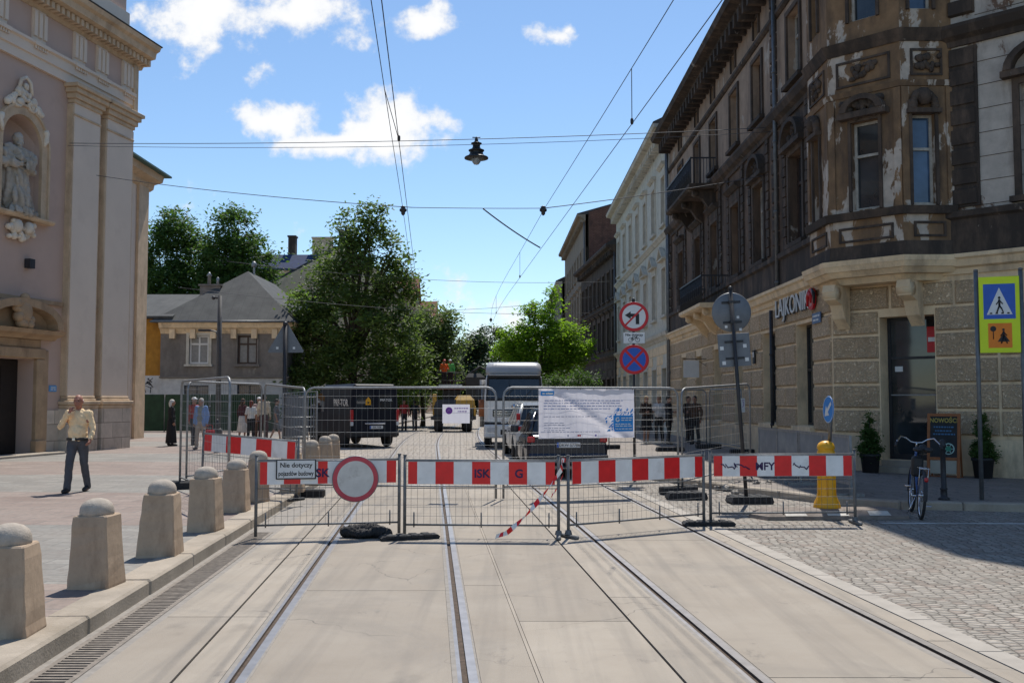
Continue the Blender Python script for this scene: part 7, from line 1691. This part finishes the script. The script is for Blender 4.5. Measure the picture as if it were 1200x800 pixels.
def person(label, loc, rz, h=1.72, top=None, bottom=None, hair='brown', skirt=None, arms=('down', 'down'), stride=.12, sleeves=1.0, shoes=None, voxel=.016, group=None, hairlong=0, bald=False, belly=0, cap=None, bag=None, cardigan=None, skin=None, belt=False, head_tilt=0, legs_bare=False, fem=False):
    k = h/1.75; t = thing('person', label, 'person', loc, rz, group); t.scale = (k, k, k)
    sw = .165 if fem else .185; skin = skin or SKIN
    foot = [Vector((-.10, -stride, .0)), Vector((.10, stride, .0))]      # person's right (-x) first
    hip = [Vector((-.088, 0, .92)), Vector((.088, 0, .92))]; knee = []; ank = []
    for i in (0, 1):
        a = foot[i]+Vector((0, .04 if foot[i].y > .05 else .03, .085 + (.03 if foot[i].y > .1 else 0))); ank.append(a); knee.append(hip[i].lerp(a, .5)+Vector((0, -.035-.03*(foot[i].y > .1), 0)))
    sh = [Vector((-sw, 0, 1.43)), Vector((sw, 0, 1.43))]; el = []; wr = []; hd = []; pn = []
    for i, s in ((0, -1), (1, 1)):
        m = arms[i]
        if m == 'down': e = sh[i]+Vector((s*.07, .03, -.29)); w = e+Vector((s*.0, -.07, -.25)); d = Vector((0, -.15, -1)); n = Vector((-s, -.2, 0))
        elif m == 'swing': e = sh[i]+Vector((s*.09, -.02, -.28)); w = e+Vector((s*.01, -.15, -.20)); d = Vector((-s*.1, -.6, -.8)); n = Vector((-s, -.3, .2))
        elif m == 'mouth': e = sh[i]+Vector((s*.10, -.10, -.26)); w = Vector((s*.085, -.20, 1.43)); d = Vector((-s*.35, .22, .9)); n = Vector((-s*.5, .9, 0))
        elif m == 'front': e = sh[i]+Vector((s*.08, -.03, -.28)); w = e+Vector((-s*.10, -.22, .02)); d = Vector((-s*.4, -.9, 0)); n = Vector((-s*.6, .3, -.4))
        el.append(e); wr.append(w); hd.append(d.normalized()); pn.append(n)
    hc = Vector((0, -.02-.02*head_tilt, 1.635))
    b = MB()
    b.ball(hc, (.076, .098, .112), 18, 14); b.ball(hc+Vector((0, -.025, -.065)), (.056, .070, .060), 12, 8); b.ball(hc+Vector((0, -.098, -.022)), (.015, .022, .025), 8, 6); b.ball(hc+Vector((0, -.088, .028)), (.05, .015, .012), 8, 6); b.ball(hc+Vector((0, -.082, -.068)), (.028, .016, .014), 8, 6)
    for s in (-1, 1): b.ball(hc+Vector((s*.078, .005, -.015)), (.012, .022, .033), 8, 6); b.ball(hc+Vector((s*.035, -.075, -.03)), (.025, .02, .022), 8, 6)
    b.caps((0, .015, 1.42), (0, 0, 1.57), .058, .052); b.ball((0, .0, 1.28), (.165, .105, .19), 14, 10); b.ball((0, -.01, 1.08), (.145, .105+belly, .17), 14, 10); b.ball((0, 0, .94), (.16, .11, .12), 14, 10); b.caps(sh[0]*.9, sh[1]*.9, .06, .06)
    for p in (sh[0], sh[1]): p = p
    for i in (0, 1):
        b.caps(sh[i]+Vector((0, 0, -.015)), el[i], .050, .040); b.caps(el[i], wr[i], .040, .027); pc = wr[i]+hd[i]*.055
        w = hd[i].cross(Vector(pn[i])).normalized(); b.caps(wr[i]+hd[i]*.02, wr[i]+hd[i]*.075, .026, .03); b.caps(pc-w*.018, pc+w*.018, .022, .022)
        b.caps(hip[i], knee[i], .082, .056); b.caps(knee[i], ank[i], .055, .038); b.ball(foot[i]+Vector((0, -.045, .045)), (.042, .115, .04), 10, 8)
    me = remesh(b, voxel, 2)
    fb = MB()
    fb._add([v.co[:] for v in me.vertices], [list(p.vertices) for p in me.polygons], 0, True); bpy.data.meshes.remove(me)
    for i, s in ((0, -1), (1, 1)): fingers(fb, wr[i], hd[i], pn[i], .75 if arms[i] == 'mouth' else .45, 1.0, s)
    for s in (-1, 1): fb.ball(hc+Vector((s*.032, -.088, .008)), (.013, .008, .008), 8, 6, 1)
    fb.ball(hc+Vector((0, -.094, -.068)), (.024, .006, .006), 8, 6, 2)
    fb.build('body', [skin, EYE, LIP], t)
    # clothing
    if top:
        c = MB(); c.ball((0, 0, 1.28), (.190, .128, .21), 16, 12); c.ball((0, -.012, 1.06), (.172, .128+belly, .20), 16, 12); c.caps(Vector((-sw*.86, .005, 1.40)), Vector((sw*.86, .005, 1.40)), .068, .068, 12); c.caps((-.05, .01, 1.45), (.05, .01, 1.45), .055, .055, 12); c.ball((0, 0, .985), (.178, .13+belly*.6, .07), 14, 10)
        for i in (0, 1):
            c.caps(sh[i]+Vector((0, 0, -.01)), sh[i].lerp(el[i], min(1, sleeves*2)), .062, .053)
            if sleeves > .5: c.caps(el[i], el[i].lerp(wr[i], (sleeves-.5)*2*.94), .052, .040)
        me = remesh(c, max(.011, voxel), 2)
        rumple(me, .013, 11, len(label)); me.polygons.foreach_set('use_smooth', [True]*len(me.polygons))
        me.materials.append(top); obj('shirt', me, t)
    if cardigan:
        c = MB()
        for s in (-1, 1): c.ball((s*.12, .02, 1.22), (.115, .15, .27), 14, 10); c.ball((s*.13, .02, .95), (.11, .15, .2), 12, 8)
        c.ball((0, .05, 1.2), (.2, .13, .3), 14, 10)
        for i in (0, 1): c.caps(sh[i], el[i], .078, .066); c.caps(el[i], el[i].lerp(wr[i], .9), .064, .05)
        me = remesh(c, max(.014, voxel), 2); me.materials.append(cardigan); obj('cardigan', me, t)
    if skirt:
        c = MB(); c.lathe([(.165, 1.02), (.19, .9), (.22, .6), (.26, skirt[1]), (.25, skirt[1]-.01)], n=22, sy=.78); 
        for v in range(len(c.v)):
            x, y, z = c.v[v]; a = math.atan2(y, x); q = 1+.05*math.sin(a*7)*(1.05-z); c.v[v] = (x*q, y*q, z)
        c.build('skirt', skirt[0], t)
    elif bottom:
        c = MB(); c.ball((0, 0, .93), (.176, .128, .13), 14, 10)
        for i in (0, 1): c.caps(hip[i]+Vector((0, 0, -.03)), knee[i], .096, .074); e = ank[i]+Vector((0, .0, -.03)) if not legs_bare else knee[i].lerp(ank[i], .1); c.caps(knee[i], e, .073, .062)
        me = remesh(c, max(.011, voxel), 2); rumple(me, .009, 9, len(label)+3); me.materials.append(bottom); obj('trousers', me, t)
    if belt: c = MB(); c.lathe([(.184, .93), (.196, .935), (.196, .972), (.184, .977)], n=28, sy=.80+belly*1.2); c.box(-.025, .025, -.170-belly, -.150-belly, .93, .977, 1); c.build('belt', [TRIM, CHROME], t)
    for i in (0, 1):
        c = MB(); f = foot[i]; lift = .02 if f.y > .1 else 0
        c.caps(f+Vector((0, .03, .052+lift)), f+Vector((0, -.13, .040)), .048, .040, 12); c.ball(f+Vector((0, .035, .075+lift)), (.047, .055, .05), 10, 8); m_ = remesh(c, .012, 1); m_.materials.append(shoes or TRIM); obj('shoe', m_, t)
    # hair
    c = MB()
    if bald:
        for s in (-1, 1): c.ball(hc+Vector((s*.064, .03, .0)), (.016, .05, .032), 10, 8)
        c.ball(hc+Vector((0, .078, -.01)), (.06, .028, .05), 10, 8)
    else:
        c.ball(hc+Vector((0, .018, .030)), (.086, .100, .098), 14, 10)
        c.ball(hc+Vector((0, .05, -.03)), (.078, .065, .07), 12, 8)
        if hairlong: c.caps(hc+Vector((0, .07, -.02)), hc+Vector((0, .07, -.08-hairlong)), .072, .055)
    me = remesh(c, .012, 2); me.materials.append(HAIRC[hair]); obj('hair', me, t)
    if cap: c = MB(); c.ball(hc+Vector((0, .01, .055)), (.094, .11, .07), 14, 8); c.caps(hc+Vector((-.05, -.1, .05)), hc+Vector((.05, -.1, .05)), .02, .02); c.build('cap', cap, t)
    return t
def holds(name, mb, m, label, cat, loc, rz=0): o = mb.build(name, m, None, loc, rz); tag(o, label, cat); return o
def crowd():
    C = cloth
    person('bald man in pale yellow shirt and grey trousers walking, one hand at mouth', (-7.62, 17.55, .125), R(2), 1.70, C('pale_yellow', (.86, .63, .37)), C('grey', (.085, .085, .095)), 'white', arms=('mouth', 'swing'), stride=.21, bald=True, belly=.035, voxel=.0095, skin=SKINR, belt=True, shoes=TRIM)
    g = 'people on the plaza'
    person('woman in long black clothes with white hair, standing at the church corner', (-11.9, 34.9, .125), R(120), 1.62, C('black', (.018, .018, .02)), None, 'white', skirt=(C('black', (.018, .018, .02)), .12), stride=.05, group=g, fem=True, hairlong=.04)
    person('person in a red top and white cap behind the woman in the blue cardigan', (-11.35, 35.6, .125), R(60), 1.70, C('red', (.34, .035, .03)), C('dark', (.04, .035, .035)), 'brown', cap=SIGNW, stride=.1, group=g)
    person('woman in a light blue cardigan and grey top walking towards us', (-10.15, 32.6, .125), R(-12), 1.66, C('grey_green', (.26, .27, .25)), C('beige', (.42, .34, .26)), 'white', cardigan=C('light_blue', (.20, .32, .58)), stride=.14, group=g, fem=True, hairlong=.03)
    b = MB(); b.cbox(-.16, .16, -.05, .05, 0, .26, .03); b.path([(-.1, 0, .25), (-.07, 0, .42), (.07, 0, .42), (.1, 0, .25)], .009, 6); holds('handbag', b, C('red_bag', (.45, .03, .04)), 'red handbag held by the woman in the blue cardigan', 'bag', (-9.80, 32.42, .50), R(-12))
    person('woman in a dark top and white skirt at the left of the standing group', (-10.85, 40.2, .125), R(150), 1.66, C('maroon', (.07, .02, .025)), None, 'brown', skirt=(C('white', (.6, .59, .56)), .35), stride=.06, group=g, fem=True, hairlong=.12)
    person('auburn-haired person in a white t-shirt and black trousers seen from behind', (-10.3, 39.4, .125), R(178), 1.58, C('white', (.62, .6, .58)), C('black', (.018, .018, .02)), 'red', stride=.06, sleeves=.45, group=g, fem=True, hairlong=.08)
    person('person in a white cap mostly hidden at the middle of the standing group', (-10.45, 41.2, .125), R(20), 1.72, C('pale_pink', (.5, .36, .33)), C('brown', (.10, .05, .03)), 'brown', cap=SIGNW, stride=.06, group=g)
    person('tall man in a cream shirt and maroon trousers at the right of the standing group', (-9.9, 39.8, .125), R(165), 1.84, C('cream', (.55, .47, .36)), C('maroon', (.07, .02, .025)), 'black', stride=.08, group=g)
    person('person in a grey top and shorts walking right of the standing group', (-9.35, 39.6, .125), R(100), 1.64, C('mid_grey', (.14, .14, .15)), C('mid_grey', (.14, .14, .15)), 'black', stride=.2, legs_bare=True, group=g, sleeves=.45)
    g = 'people by the shops on the right'
    for lb, px, Y, a, tp, bt, hr, kw in (('blond woman in a dark dress at the left of the people by the shops', 757, 37, 20, 'dark_brown', 'black', 'blond', dict(fem=True, hairlong=.14, skirt=(C('black', (.018, .018, .02)), .5))), ('person in a white shirt standing by the shops', 772, 37.6, -30, 'white', 'black', 'blond', dict(fem=True, hairlong=.05)), ('dark-clothed man with a white collar shirt standing by the shops', 783, 36.6, 60, 'charcoal', 'black', 'black', {}),
                                       ('person in dark clothes at the back of the pair by the far shop door', 806, 38, 40, 'dark_brown', 'black', 'brown', {}), ('tall person in a brown jacket by the far shop door', 814, 36.4, -40, 'brown_jacket', 'black', 'black', {})):
        cols = {'dark_brown': (.05, .03, .022), 'white': (.6, .58, .55), 'charcoal': (.03, .03, .034), 'brown_jacket': (.085, .045, .025)}
        person(lb, ((px-600)/1167*Y, Y, .12), R(a), 1.76, C(tp, cols[tp]), C(bt, (.018, .018, .02)), hr, stride=.05, group=g, arms=('front', 'down'), **kw)
    g = 'people far down the street'
    person('person in red far down the street left of the loader', (-6.05, 56, .0), R(10), 1.74, C('red', (.34, .035, .03)), C('dark', (.04, .035, .035)), 'brown', stride=.1, group=g)
    person('person in dark clothes far down the street beside the one in red', (-5.55, 57, .0), R(200), 1.72, C('charcoal', (.03, .03, .034)), C('dark', (.04, .035, .035)), 'black', stride=.1, group=g)
    g = 'workers on the platform'
    person('worker in an orange vest standing on the dark platform lorry', (-4.15, 61.0, 2.46), R(20), 1.74, C('hi_vis_orange', (.80, .13, .02)), C('dark', (.04, .035, .035)), 'brown', stride=.05, group=g, arms=('front', 'front'), cap=SIGNR)
    person('worker in a green vest standing on the dark platform lorry', (-3.80, 61.4, 2.46), R(-20), 1.76, C('hi_vis_green', (.12, .50, .12)), C('dark', (.04, .035, .035)), 'brown', stride=.05, group=g, arms=('front', 'down'), cap=SIGNW)
crowd()
def plaza_fence():
    t = thing('screen_fence', 'dark green fabric screen fence in front of the grey house', 'fence', (-15.3, 50.5, .12))
    f = MB()
    for k in range(8): x = -4.6+1.15*k; f.tube((x, .05, 0), (x, .05, 1.9), .03, n=8); 
    f.tube((-4.6, .05, 1.88), (3.45, .05, 1.88), .02, n=6); f.build('post_frame', GALVD, t)
    n = 70; vs = []
    for j in range(3):
        for i in range(n+1): x = -4.65+8.15*i/n; vs.append((x, .012*math.sin(i*1.3)+.03*math.sin(i*.35), .04+.92*j))
    MB()._add(vs, [[j*(n+1)+i, j*(n+1)+i+1, (j+1)*(n+1)+i+1, (j+1)*(n+1)+i] for j in range(2) for i in range(n)], 0, True).build('fabric', mat('green_fabric', (.016, .042, .022), .85, .3, 3), t)
plaza_fence()
